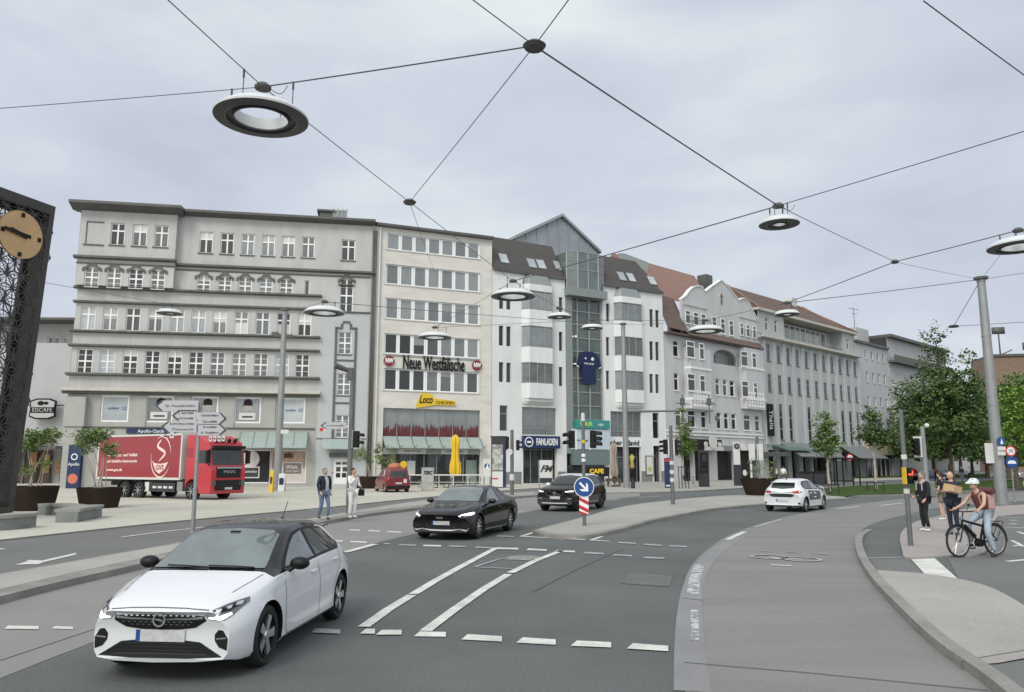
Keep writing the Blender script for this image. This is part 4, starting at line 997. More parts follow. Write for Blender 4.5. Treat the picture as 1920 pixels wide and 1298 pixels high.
mb = MB(); mb.add([(UR*.6,1.3,zs1-1.5),(UR+.5,1.3,zs1-1.5),(UR+.5,7,zs1+2.0),(UR*.6,7,zs1+2.0)], [(0,1,2,3)]); mb.build('roof', 'tile_maroon', F.e)
# shop fronts
zz0, zz1 = F.z(1300,842), F.z(1300,829)
mb = MB(); mb.box(F.u(1280,835), F.u(1338,838), -1.2, -.05, zz0-.1, zz1+.3); ab = mb.build('shop_sign', 'black', F.e)
mb = MB(); mb.lathe([(0,0),(.85,0),(.85,.1),(0,.1)], 20, c=(F.u(1320,832),-1.35,zz1), ax='y'); mb.lathe([(0,0),(.35,0),(.35,.1),(0,.1)], 14, c=(F.u(1307,832),-1.3,zz1-.3), ax='y'); mb.lathe([(0,0),(.35,0),(.35,.1),(0,.1)], 14, c=(F.u(1333,832),-1.3,zz1-.3), ax='y'); mb.build('round_logo', 'offwhite', ab)
mb = MB(); mb.box(F.u(1305,840), F.u(1340,841), -1.25, -.9, F.z(1322,845), F.z(1322,838)); mb.build('light_board', 'offwhite', ab)
mb = MB(); mb.box(F.u(1344,845), F.u(1372,846), -.3, -.02, F.z(1360,845), F.z(1360,836)); mb.build('shop_sign', 'frame_grey', F.e)
mb = MB(); mb.box(F.u(1388,836), F.u(1396,836), -.8, -.02, F.z(1390,845), F.z(1390,833)); mb.build('shop_sign', 'offwhite', F.e)
mb = MB(); mb.box(0, .02, 0, 13, 0, ze); mb.box(UR-.02, UR, 0, 13, 0, zs1-1); mb.box(0, UR, 13, 13.1, 0, ze); mb.build('wall', 'render_pale', F.e)
FJ = F
# ---------------------------------------------------------------- department building with pilasters
t0 = j1 + Vector((.03,0,0)); t1 = along(t0, jd, 1618)
F = Fac(t0, A4, 'pilaster_building', 'long pale stone building with tall pilasters, brown hipped roof and a bookshop banner')
UR = (t1-t0).length; zc = F.z(1500, 648); ztop = F.z(1590, 628)
sc = 3.606
X = lambda a: 1400 + a/sc
Y_ = lambda b: 500 + b/sc
rw1 = F.row([(X(a), X(b)) for a, b in ((135,155),(205,225),(268,290),(330,352),(392,413),(452,472),(510,530),(567,585),(620,640),(672,690),(722,740))], (Y_(520), Y_(630)), (Y_(640), Y_(745)))
rw2 = F.row([(X(a), X(b)) for a, b in ((147,165),(215,235),(280,302),(345,367),(404,426),(463,485),(522,545),(577,597),(630,650),(683,702),(733,751))], (Y_(725), Y_(838)), (Y_(815), Y_(920)))
rw3 = F.row([(X(a), X(b)) for a, b in ((225,245),(290,312),(418,438),(645,665),(697,717),(747,765))], (Y_(930), Y_(1165)), (Y_(985), Y_(1200)))
HH = hl(rw1)+hl(rw2)+hl(rw3)
zg = F.z(1500, 836)
F.wall('wall', 0, UR, zg, zc, HH, 'stone_thalia', depth=.35)
for r, kd in ((rw1,'trans'),(rw2,'trans'),(rw3,'tall3')):
    for c, w_, a, b in r: F.window(c, w_, a, b, kd, pane='pane_dark', fw=.09, depth=.10, fr='frame_grey', sill='ledge')
us = [ (rw1[i][0]+rw1[i+1][0])/2 for i in range(10)]; us = [2*us[0]-us[1]] + us + [2*us[-1]-us[-2]]
mb = MB()
for u_ in us: mb.box(u_-.40, u_+.40, -.2, 0, zg, zc-.3)
mb.build('pilaster', 'stone_lav', F.e)
F.ledge('cornice', -.3, UR+.2, zc, .5, .9, 'ledge_light')
# attic: end blocks and recessed glazing
ub0, ub1 = F.u(1469,600), F.u(1579,625); za = F.z(1445, 588)
ra = F.row([(X(125),X(148)),(X(190),X(208))], (Y_(345), Y_(430)), (Y_(360), Y_(445)))
rb = F.row([(X(665),X(680)),(X(712),X(726))], (Y_(490), Y_(560)), (Y_(505), Y_(570)), .3)
F.wall('wall', 0, ub0, zc, za, hl(ra), 'stone_thalia'); F.wall('wall', ub1, UR, zc, za, hl(rb), 'stone_thalia')
for c, w_, a, b in ra+rb: F.window(c, w_, a, b, 'trans', pane='pane_dark', fw=.1, fr='white_trim')
mb = MB(); mb.box(ub0, ub1, 2.0, 2.1, zc, za-.1); mb.box(ub0, ub0+.02, 0, 2, zc, za); mb.box(ub1-.02, ub1, 0, 2, zc, za); mb.build('wall', 'stone_thalia', F.e)
ga_ = F.u(1545, 620, 2); n = 10
for k in range(n):
    p_ = (ga_-ub0-.3)/n; F.window(ub0+.3+p_*(k+.5), p_-.05, zc+1.2, za-.35, 'plain', y=1.9, depth=0, fr='white_trim', pane='pane_office', fw=.1)
mb = MB(); mb.box(ub0, ub1, .1, .15, zc+1.1, zc+1.18)
for k in range(24): xx = ub0+(ub1-ub0)*k/23; mb.box(xx-.02, xx+.02, .11, .14, zc+.2, zc+1.1)
mb.build('balustrade', 'steel', F.e)
mb = MB(); mb.box(-.4, ub0+.3, -.5, 2.2, za, za+.35); mb.box(ub1-.3, UR+.4, -.5, 2.2, za, za+.35); mb.box(ub0+.3, ub1-.3, -.42, 2.4, za, za+.35); mb.build('eave', 'ledge_light', F.e)
# hipped roof
r0, rz0 = F.uz(1452, 566, 8); r1, rz1 = F.uz(1568, 598, 8); zr_ = (rz0+rz1)/2; ze_ = za+.35
mb = MB(); mb.add([(-.4,-.4,ze_),(UR+.3,-.4,ze_),(UR+.3,15,ze_),(-.4,15,ze_),(5,7.5,ze_+5.2),(UR-6,7.5,ze_+5.2)], [(0,1,5,4),(1,2,5),(2,3,4,5),(3,0,4)]); rf = mb.build('roof', 'tile_maroon', F.e)
mb = MB(); mb.tube([(-.4,-.45,ze_+.05),(5,7.45,ze_+5.25)], .14); mb.tube([(UR+.3,-.45,ze_+.05),(UR-6,7.45,ze_+5.25)], .14); mb.tube([(ub1,-.3,ze_+.1),(ub1+1,7.0,ze_+5)], .12); mb.build('roof_hip', 'tile_orange', rf)
mb = MB(); mb.box(UR-8, UR-6.2, 6.5, 8, ze_+4, ze_+6); mb.build('chimney', 'offwhite', F.e)
# small turret roof at the left end
mb = MB(); q0, qz = F.uz(1402, 549, 4); mb.add([(-5,1,qz-2.6),(1.5,1,qz-2.9),(1.5,9,qz-2.8),(-5,9,qz-2.8),(-2.6,5,qz+.2)], [(0,1,4),(1,2,4),(2,3,4),(3,0,4)]); mb.box(-3, 0, 1.2, 8, qz-6, qz-2.9); mb.build('turret_roof', 'tile_brown', F.e)
# ground floor
gfh = []
for k in range(9): a = 1.2+k*(UR-2)/9; gfh.append((a, a+(UR-2)/9-1.1, .1, 4.0))
F.wall('wall', 0, UR, 0, zg, gfh, 'stone_thalia', depth=.5)
for a, b, c, d in gfh: mb = MB(); mb.box(a, b, .8, .85, c, d); mb.build('shop_glazing', 'pane_dark', F.e)
for (xa, xb, ya, yb, m_, dd) in ((1447,1490,836,845,mat('awn_green', (.10,.17,.14), .7, nz=.2),2.6),(1462,1543,833,857,mat('awn_grey', (.19,.20,.20), .6, nz=.25, ns=2, stretch=(6,1,1)),3.2),(1573,1628,838,860,'awn_grey',3.2)):
    mb = MB(); ua, ub = F.u(xa, 840), F.u(xb, 850); zu, zl = F.z((xa+xb)/2, ya), F.z((xa+xb)/2, yb, -dd)
    mb.prism([(-.1, zu), (-.1, zu+.12), (-dd, zl+.12), (-dd, zl)], ua, ub, plane='yz'); mb.build('awning', m_, F.e)
mb = MB(); mb.box(-.6, F.u(1452,850), -2.4, -.1, F.z(1445,856), F.z(1445,848)); mb.build('shop_sign', 'frame_dark', F.e)
u_, z_ = F.uz(1547, 873); mb = MB(); mb.box(u_-2.6, u_+1.6, -.5, -.1, z_-1.4, z_+1.1); gg = mb.build('dark_panel', 'black', F.e); text('G', 1.3, 'offwhite', gg, (u_-.4, -.52, z_), bold=.03)
# banner
u0_, z1_ = F.uz(1441, 757, -.6); u1_, z0_ = F.uz(1455, 818, -.6)
mb = MB(); 
# lettering reads downwards on the face turned to the street
mb = MB(); uc = .75; mb.box(uc-.1, uc+1.5, -.5, -.37, z0_, z1_); bf = mb.build('shop_banner', 'black', F.e)
o = text('Thalia', 1.45, 'offwhite', bf, (uc+.72, -.52, (z0_+z1_)/2), rot=(math.pi/2, math.pi/2, 0), width=(z1_-z0_)*.6)
mb = MB(); mb.box(UR-.02, UR, 0, 15, 0, za); mb.box(0, UR, 15, 15.1, 0, za); mb.build('wall', 'stone_thalia', F.e)
FT = F
# ---------------------------------------------------------------- two plainer blocks farther down
p0 = t1 + Vector((.03,0,0)); p1_ = along(p0, jd, 1679)
F = Fac(p0, A4, 'plain_building', 'plain pale block with three rows of small windows, right of the long pilaster building')
UR = (p1_-p0).length; zt = F.z(1645, 652)
HH = []
for ya, yb, xs in (((565,615),(600,660),((797,812),(840,855),(880,895),(918,932),(956,970))),((710,780),(740,805),((808,822),(848,864),(890,905),(928,942),(965,980))),((872,930),(895,960),((818,832),(860,875),(902,917),(942,956)))):
    r = F.row([(X(a), X(b)) for a, b in xs], (Y_(ya[0]), Y_(ya[1])), (Y_(yb[0]), Y_(yb[1])))
    for c, w_, a, b in r: HH.append((c-w_/2, c+w_/2, a, b)); F.window(c, w_, a, b, 'plain', pane='pane', fw=.1, sill='offwhite')
sh = [(1, UR-1, .1, 3.6)]
F.wall('wall', 0, UR, 0, zt, HH+sh, 'stone_lav', depth=.2)
mb = MB(); mb.box(-.1, UR+.1, -.4, 12, zt, zt+.4); mb.build('roof', 'gutter', F.e)
mb = MB(); mb.box(1, UR-1, .6, .65, .1, 3.6); sgz = mb.build('shop_glazing', 'pane_dark', F.e)
mb = MB(); [mb.box(1+(UR-2)*k/6-.08, 1+(UR-2)*k/6+.08, .5, .6, .1, 3.6) for k in range(7)]; mb.build('mullion', 'white_trim', sgz)
mb = MB(); mb.box(.5, UR*.6, -.9, -.05, 3.6, 5.6, 0); mb.box(UR*.6+.02, UR-.2, -.9, -.05, 3.6, 5.8, 1); mb.build('awning', [mat('beige', (.42,.38,.27), .7, nz=.1), mat('olive', (.20,.24,.10), .7)], F.e)
mb = MB(); mb.box(-.02, 0, 0, 12, 0, zt); mb.box(UR, UR+.02, 0, 12, 0, zt); mb.build('wall', 'stone_lav', F.e)
s0 = p1_ + Vector((.03,0,0)); s1 = along(s0, jd, 1790)
F = Fac(s0, A4, 'balcony_building', 'pale building with dark flat roof edge, half hidden by the big tree')
UR = (s1-s0).length; zt = F.z(1690, 640)
HH = []
n = 9
for zz in (5.2, 8.6, 12.0, 15.2):
    for k in range(n):
        u_ = UR*(k+.5)/n; HH.append((u_-.7, u_+.7, zz, zz+1.7)); F.window(u_, 1.4, zz, zz+1.7, 'cross', pane='pane', fw=.1)
F.wall('wall', 0, UR, 0, zt, HH, 'render_mid', depth=.2)
mb = MB(); mb.box(-.1, UR, -.9, 12, zt, zt+.5); mb.build('roof', 'gutter', F.e)
zz = F.z(1690, 682); mb = MB(); mb.box(0, UR, -1.2, 0, zz-.3, zz); mb.box(0, UR, -1.2, -1.1, zz, zz+1.0); mb.build('balcony', 'ledge', F.e)
mb = MB(); mb.box(-5, .0, 3, 9, zt-2, zt+1.6); mb.build('roof_house', 'stone_thalia', F.e)
mb = MB(); mb.box(-.6, 0, -1.4, -.1, 4, F.z(1680,770)); mb.build('light_sign', 'offwhite', F.e)
u_ = F.u(1672, 640, 2); za_ = zt+1.6; mb = MB(); mb.tube([(-1,5,za_),(-1,5,za_+4.2)], .06); mb.tube([(-3,5,za_+4.0),(1.2,5,za_+4.2)], .05); mb.tube([(-1.6,5,za_+3.2),(.4,5,za_+3.3)], .04); mb.build('aerial', 'gutter', F.e)
# ---------------------------------------------------------------- far left: building across the side street
F = Fac((-54, 83), R(2), 'side_building', 'flat-roofed grey building with a black-framed restaurant sign, right of the clock tower')
UR = F.u(131, 700); zt = F.z(100, 600)
zm = F.z(100, 643)
r = F.row([(66,74),(77,88),(93,105)], (624,640), (624,640))
F.wall('wall', -12, UR, zm, zt, hl(r), 'wall_grey', y=2.5)
for c, w_, a, b in r: F.window(c, w_, a, b, 'plain', y=2.5, pane='pane', fw=.1)
zgl = F.z(100, 842)
F.wall('wall', -12, UR, zgl, zm, [], 'render_mid')
mb = MB(); mb.box(-12, UR+.1, -.2, 12, zt, zt+.25, 0); mb.build('roof', 'gutter', F.e)
mb = MB(); mb.box(-12, UR, 0, 2.5, zm-.02, zm); mb.box(UR-.02, UR, 0, 12, 0, zt); mb.box(-12, UR, 2, 2.1, 0, zgl); mb.box(-12, UR-1, .0, .5, zgl, zgl+1.2); mb.build('wall', 'render_mid', F.e)
mb = MB(); mb.box(-12, UR-2, 1.5, 1.6, .1, zgl-.2); mb.build('shop_glazing', mat('warm_interior', (.10,.06,.035), .3, nz=.7, ns=1.0), F.e)
mb = MB(); [mb.box(a, a+.25, -.1, .2, 0, zgl) for a in (2, 6, 10)]; mb.box(-12, UR, -1.5, .5, zgl-.02, zgl+.3); mb.build('arcade', 'gutter', F.e)
mb = MB(); rr = random.Random(8)
for k in range(9): mb.box(2+k*1.4, 2.7+k*1.4, 1.3, 1.4, 1+rr.random(), 2.4+rr.random())
mb.build('window_display', mat('display_warm', (.28,.15,.06), .6, nz=.7, ns=3, emit=(1,.6,.25,.06)), F.e)
c_, z_ = F.uz(82, 767, -.8); w_ = F.u(106,767,-.8)-F.u(57,767,-.8); h_ = F.z(82,748,-.8)-F.z(82,787,-.8)
def barrel(w, h, k): return [(-w/2,-h*.38),(-w*.25,-h/2),(w*.25,-h/2),(w/2,-h*.38),(w*.47,0),(w/2,h*.38),(w*.25,h/2),(-w*.25,h/2),(-w/2,h*.38),(-w*.47,0)]
mb = MB(); mb.prism(barrel(w_, h_, 0), -.25, .0, 0); mb.prism(barrel(w_*.9, h_*.86, 0), -.27, -.25, 1); mb.box(-w_*.45, w_*.45, -.29, -.27, -h_*.2, h_*.08, 0); mb.box(-w_*.8, w_*.8, -.1, -.05, h_*.15, h_*.2, 0)
sg = mb.build('restaurant_sign', ['black', 'render_mid'], F.e, (c_, -.8, z_)); text('EISCAFE', .6, 'render_mid', sg, (0,-.3,-h_*.06), width=w_*.75); mb = MB(); mb.sphere((-.2,-.3,h_*.27), .3, 10, 0, (1.2,.1,.8)); mb.sphere((.35,-.3,h_*.27), .25, 10, 0, (1,.1,.7)); mb.build('sign_motif', 'corten', sg)
# ---------------------------------------------------------------- far right: brick block beyond the trees, and low far blocks closing the view
F = Fac((150, 205), R(-12), 'brick_building', 'brown brick block with aerials on its flat roof, above the trees at the far right')
zt = F.z(1900, 668)
F.wall('wall', -20, 60, 0, zt, [], mat('brick', (.22,.15,.11), .85, nz=.15, ns=1), depth=.2)
mb = MB(); mb.box(-20, 60, -.5, 14, zt, zt+.6, 0); mb.box(20, 60, -.3, 4, zt+.6, zt+2.6); mb.build('roof', 'gutter', F.e)
MB().box(-20.1, -20, 0, 14, 0, zt).build('wall', 'brick', F.e); mb = MB(); u_ = F.u(1880, 650); mb.tube([(u_,2,zt),(u_,2,zt+8)], .2); mb.box(u_-1.6, u_+1.6, 1.8, 2.2, zt+6.5, zt+8.4); mb.tube([(u_-1.5,2,zt),(u_+3,2,zt+2)], .15); mb.box(u_+6, u_+9, 1, 3, zt+2, zt+4); mb.build('aerial', 'gutter', F.e)
F = Fac((60, 260), R(0), 'far_block', 'distant pale block closing the avenue under the trees')
mb = MB(); mb.box(-30, 150, 0, 10, 0, 14, 0)
mb.build('wall', 'render_mid', F.e)
for k in range(24):
    for zz in (3, 7, 10.5): F.window(20+k*4.5, 2, zz, zz+2, 'plain', depth=-.05, pane='pane')
F = Fac((-170, 140), R(8), 'far_block', 'distant grey block at the far left beyond the side street')
mb = MB(); mb.box(-30, 110, 0, 10, 0, 14, 0); mb.build('wall', 'render_mid', F.e)
for k in range(20):
    for zz in (3, 7, 10.5): F.window(k*5, 2, zz, zz+2, 'plain', depth=-.05, pane='pane')
# ================================================================ VEHICLES
mat('tyre', (.018,.018,.018), .75, nz=.2, ns=6)
mat('rim_silver', (.55,.56,.57), .25, metal=.85)
mat('rim_dark', (.06,.06,.065), .3, metal=.6)
mat('car_glass', (.15,.18,.18), .05, ior=1.9, nz=.3, ns=1.5)
mat('car_glass_dark', (.03,.035,.035), .04, ior=1.6, nz=.4, ns=3)
mat('paint_white', (.68,.70,.72), .18, coat=.5)
mat('paint_black', (.008,.008,.010), .09)
mat('paint_red', (.42,.02,.03), .3, coat=.5)
mat('paint_van', (.17,.012,.02), .3, coat=.5)
mat('trim_black', (.009,.009,.010), .5, spec=.3)
mat('chrome', (.7,.71,.72), .15, metal=.9)
mat('lamp_clear', (.12,.13,.135), .08, ior=1.7)
mat('lamp_lit', (.9,.9,.9), .3, emit=(1,.98,.94,1.6))
mat('lamp_red', (.35,.01,.01), .25)
mat('seam', (.10,.10,.105), .6)
def curve(keys):
    K = sorted(keys); n = len(K)
    m = []
    d = [(K[i+1][1]-K[i][1])/(K[i+1][0]-K[i][0]) for i in range(n-1)]
    for i in range(n):
        if i == 0: m.append(d[0])
        elif i == n-1: m.append(d[-1])
        else: m.append(0 if d[i-1]*d[i] <= 0 else 2*d[i-1]*d[i]/(d[i-1]+d[i]))
    def f(x):
        if x <= K[0][0]: return K[0][1]
        if x >= K[-1][0]: return K[-1][1]
        for i in range(n-1):
            if x <= K[i+1][0]: break
        h = K[i+1][0]-K[i][0]; t = (x-K[i][0])/h
        return (2*t**3-3*t**2+1)*K[i][1]+(t**3-2*t*t+t)*h*m[i]+(-2*t**3+3*t*t)*K[i+1][1]+(t**3-t*t)*h*m[i+1]
    return f
def wheel_mesh(r, wdt, spokes, rim, style=0):
    """outer side faces -y"""
    mb = MB(); ri = r*.70
    mb.lathe([(ri,-wdt/2+.012),(r-.035,-wdt/2),(r-.008,-wdt/2+.022),(r,-wdt/2+.05),(r,wdt/2-.05),(r-.01,wdt/2-.02),(r-.035,wdt/2),(ri,wdt/2)], 32, ax='y')
    ty = mb.mesh('wheel', 'tyre')
    mb = MB(); mb.lathe([(ri+.004,-wdt/2+.01),(ri+.006,-wdt/2-.002),(ri-.012,-wdt/2+.0),(ri-.02,-wdt/2+.05),(0.0,-wdt/2+.07)], 28, 0, ax='y')
    mb.lathe([(0,-wdt/2-.002),(.05,-wdt/2-.0),(.06,-wdt/2+.03)], 12, 1, ax='y')
    for k in range(spokes):
        a = 2*math.pi*k/spokes; c, s_ = math.cos(a), math.sin(a)
        def P(rr, tt, y): return (rr*c - tt*s_, y, rr*s_ + tt*c)
        w0, w1 = (.030, .055) if style == 0 else (.016, .022)
        q = [P(.04,-w0,-wdt/2+.012), P(.04,w0,-wdt/2+.012), P(ri-.005,w1,-wdt/2+.006), P(ri-.005,-w1,-wdt/2+.006)]
        q2 = [Vector(v)+Vector((0,.03,0)) for v in q]
        mb.add(q+q2, [(0,1,2,3),(0,4,5,1),(1,5,6,2),(2,6,7,3),(3,7,4,0)], 1)
    return ty, mb.mesh('rim', ['trim_black', rim])
class Car:
    def __init__(s, name, label, cat, sp, paint, roofm, loc, ang, group=None):
        s.sp = sp; s.root = empty(name, label, cat, loc, ang, group)
        f = {k: curve(sp[k]) for k in ('zb','zs','ws','wm','zt','wt')}
        L = sp['L']; xs = [0,.015,.05,.1,.16]+[.16+(L-.32)*i/64 for i in range(1,64)]+[L-.16,L-.1,L-.05,L-.015,L]
        rows = []
        for x in xs:
            zb, zs, ws, wm, zt, wt = (f[k](x) for k in ('zb','zs','ws','wm','zt','wt'))
            H = max(.012, zt-zs); dr = min(.085, H*.5); wt = min(wt, ws-.012)
            h = zs-zb
            p = [(0,zb),(wm*.6,zb),(wm*.93,zb+.005),(wm*.985,zb+.06),(wm*.995,zb+h*.3),(wm,zb+h*.55),(wm*.992,zb+h*.72),(ws+(wm-ws)*.45,zb+h*.86),(ws+(wm-ws)*.12,zs-h*.03),(ws-.015,zs+.004)]
            ge, gz = wt, zt-dr
            p += [(ws-.03+(ge-ws+.03)*.5, zs+(gz-zs)*.5+.004), (ge, gz), (ge-.035, gz+dr*.5), (ge-.10, gz+dr*.78), (ge*.55, zt-dr*.07), (0, zt)]
            rows.append(p)
        bow, rbow, nz_, W = sp.get('bow',.24), sp.get('rbow',.14), sp.get('nose', .10), sp['W']/2
        def bend(x, y, z):
            k = max(0, 1-x/1.1); k2 = max(0, 1-(L-x)/.9)
            x += bow*(abs(y)/W)**2.6*k + nz_*max(0,(z-.5)/.4)**2*k*1.0 + .06*max(0,(.34-z)/.2)**1.5*k
            x -= rbow*(abs(y)/W)**2.4*k2 + .05*max(0,(.42-z)/.25)*k2
            return (x, y, z)
        n = len(rows[0]); mb = MB(); full = []
        for x, p in zip(xs, rows):
            ring = [bend(x, y, z) for y, z in p] + [bend(x, -y, z) for y, z in reversed(p[1:-1])]
            full += ring
        m = 2*n-2; fs = []; mi = []
        gx0, gx1, gr = sp['roof_zone']
        for i in range(len(xs)-1):
            for k in range(m):
                fs.append((i*m+k, i*m+(k+1) % m, (i+1)*m+(k+1) % m, (i+1)*m+k))
                kk = k if k < n-1 else m-1-k
                xm = (xs[i]+xs[i+1])/2
                mi.append(2 if (kk >= 9 and gx0 < xm < gx1) or (kk >= 11 and gx0 < xm < gr) else 0)
        # end caps as fans of quads between mirrored points
        for base, rev in ((0, False), ((len(xs)-1)*m, True)):
            for k in range(n-1):
                a, b = base+k, base+k+1; c, d = base+(m-k-1) % m if k+1 <= n-1 else 0, base+(m-k) % m
                q = [a, b, c, d]; q = [v for i_, v in enumerate(q) if v not in q[:i_]]
                if len(q) >= 3: fs.append(tuple(q if rev else reversed(q))); mi.append(0)
        me = bpy.data.meshes.new('body'); me.from_pydata(full, [], fs); me.update()
        for mm in (paint, 'trim_black', roofm): me.materials.append(M(mm))
        me.polygons.foreach_set('material_index', mi)
        bm = bmesh.new(); bm.from_mesh(me); bmesh.ops.remove_doubles(bm, verts=bm.verts, dist=1e-5); bmesh.ops.recalc_face_normals(bm, faces=bm.faces); bm.to_mesh(me)
        s.bvh = BVHTree.FromBMesh(bm); bm.free()
        body = bpy.data.objects.new('body', me); COL.objects.link(body)
        cut = MB()
        for ax in sp['axles']:
            for sg in (-1, 1):
                R_ = sp['r']+sp.get('gap', .035); yc = sg*(W+.0)
                a, b = sorted((sg*(W-.32), sg*(W+.2)))
                cut.lathe([(0,a),(R_,a),(R_,b),(0,b)], 32, 0, c=(ax,0,sp['r']+.012), ax='y')
        cm = cut.mesh('cutter', ['trim_black','trim_black']); 
        for p in cm.polygons: p.material_index = 1
        co_ = bpy.data.objects.new('cutter', cm); COL.objects.link(co_)
        b = body.modifiers.new('b', 'BOOLEAN'); b.operation = 'DIFFERENCE'; b.object = co_; b.solver = 'EXACT'
        bpy.context.view_layer.update(); dg = bpy.context.evaluated_depsgraph_get()
        m2 = bpy.data.meshes.new_from_object(body.evaluated_get(dg)); body.modifiers.clear(); body.data = m2; bpy.data.objects.remove(co_)
        for p in m2.polygons: p.use_smooth = True
        m2.set_sharp_from_angle(angle=R(38))
        body.parent = s.root; s.body = body
        ty, rim = wheel_mesh(sp['r'], sp.get('tw', .21), sp.get('spokes', 5), sp.get('rim', 'rim_silver'), sp.get('style', 0))
        for ax in sp['axles']:
            for sg in (-1, 1):
                w_ = inst('wheel', ty, s.root, (ax, sg*(W-.02-sp.get('tw',.21)/2-.012), sp['r']), (0, 0, 0 if sg < 0 else math.pi))
                inst('rim', rim, w_)
    def patch(s, name, poly, view, m, off=.004, parent=None, mirror=False, grid=.07):
        objs = []
        for flip in ((1, -1) if mirror else (1,)):
            P = [(a, b) for a, b in poly]
            if flip < 0 and view in ('front', 'rear'): P = [(-a, b) for a, b in P]
            if flip < 0 and view == 'top': P = [(a, -b) for a, b in P]
            bm = bmesh.new(); bm.faces.new([bm.verts.new((a, b, 0)) for a, b in P])
            for axis in (0, 1):
                lo, hi = min(p[axis] for p in P), max(p[axis] for p in P); k = math.floor(lo/grid)+1
                while k*grid < hi:
                    c = [0,0,0]; c[axis] = k*grid; nn = [0,0,0]; nn[axis] = 1
                    bmesh.ops.bisect_plane(bm, geom=bm.verts[:]+bm.edges[:]+bm.faces[:], plane_co=c, plane_no=nn); k += 1
            for v in bm.verts:
                a, b = v.co.x, v.co.y
                if view == 'side': o, d = Vector((a, -3*flip, b)), Vector((0, flip, 0))
                elif view == 'front': o, d = Vector((-3, a, b)), Vector((1, 0, 0))
                elif view == 'rear': o, d = Vector((9, a, b)), Vector((-1, 0, 0))
                else: o, d = Vector((a, b, 4)), Vector((0, 0, -1))
                h = s.bvh.ray_cast(o, d)
                if h[0] is None or (view in ('side',) and h[3] > 4.5): h = s.bvh.find_nearest(o+d*3 if view != 'side' else Vector((a, -.8*flip, b)))
                nrm = h[1]
                if nrm.dot(d) > 0: nrm = -nrm
                v.co = h[0] + nrm*off
            bmesh.ops.recalc_face_normals(bm, faces=bm.faces)
            me = bpy.data.meshes.new(name); bm.to_mesh(me); bm.free(); me.materials.append(M(m))
            for p in me.polygons: p.use_smooth = True
            o = bpy.data.objects.new(name, me); COL.objects.link(o); o.parent = parent or s.root; objs.append(o)
        return objs
    def line(s, name, pts, view, m='seam', w=.014, off=.003, mirror=True, parent=None):
        P = [Vector(p) for p in pts]; l = []; r = []
        for i, p in enumerate(P):
            d = (P[min(i+1,len(P)-1)]-P[max(i-1,0)]).normalized(); nn = Vector((-d.y, d.x))*w/2; l.append(tuple(p+nn)); r.append(tuple(p-nn))
        return s.patch(name, l+r[::-1], view, m, off, parent, mirror, .09)
    def mirrors(s, x, z, y, m, sc=(.09,.12,.075)):
        for sg in (-1, 1):
            mb = MB(); mb.sphere((x, sg*(y+.10), z), 1, 14, 0, sc); mb.tube([(x-.02, sg*(y-.04), z-.09), (x, sg*(y+.05), z-.03)], .028, 8)
            o = mb.build('wing_mirror', m, s.root); mb = MB(); mb.sphere((x+.03, sg*(y+.10), z), 1, 12, 0, (sc[0]*.8, sc[1]*.88, sc[2]*.85)); mb.build('mirror_glass', 'car_glass', o)
    def plate(s, z, rear=False, w=.52, h=.115, m='plate'):
        d = Vector((-1,0,0)) if rear else Vector((1,0,0)); h_ = s.bvh.ray_cast(Vector((9 if rear else -3, 0, z)), d); x = h_[0].x
        mb = MB(); a, b = (x, x+.02) if rear else (x-.02, x); mb.box(a-.0, b, -w/2, w/2, z-h/2, z+h/2)
        p = mb.build('number_plate', m, s.root)
        mb = MB(); e_ = (b, b+.002) if rear else (a-.002, a); mb.box(e_[0], e_[1], (w/2-.045) if not rear else -w/2, w/2 if not rear else -w/2+.045, z-h/2, z+h/2); mb.build('plate_band', 'sign_blue', p)
    def handles(s, lst, m):
        for x, z in lst:
            for sg in (-1, 1):
                h = s.bvh.ray_cast(Vector((x, 3*sg, z)), Vector((0, -sg, 0)))[0]
                mb = MB(); mb.tube([(x-.09, h.y, z), (x-.07, h.y+sg*.03, z), (x+.07, h.y+sg*.03, z), (x+.09, h.y, z)], .013, 8); mb.build('door_handle', m, s.root)
def place(px_front, wb, W, px2, theta0=None, side=1, away=False, v=None):
    """ground position and heading from one wheel and the picture column of the other wheel of that side"""
    P = G(*px_front); best = None
    for i in range(-900, 1800):
        th = R(i*.1); q = Vector((P.x+wb*math.sin(th), P.y+wb*math.cos(th)))
        if q.y < 1: continue
        e_ = abs(960+FPX*q.x/(q.y*math.cos(PITCH)-CH*math.sin(PITCH)) - px2)
        if -90 < i*.1 < 90 and (best is None or e_ < best[0]): best = (e_, th)
    return P, best[1]
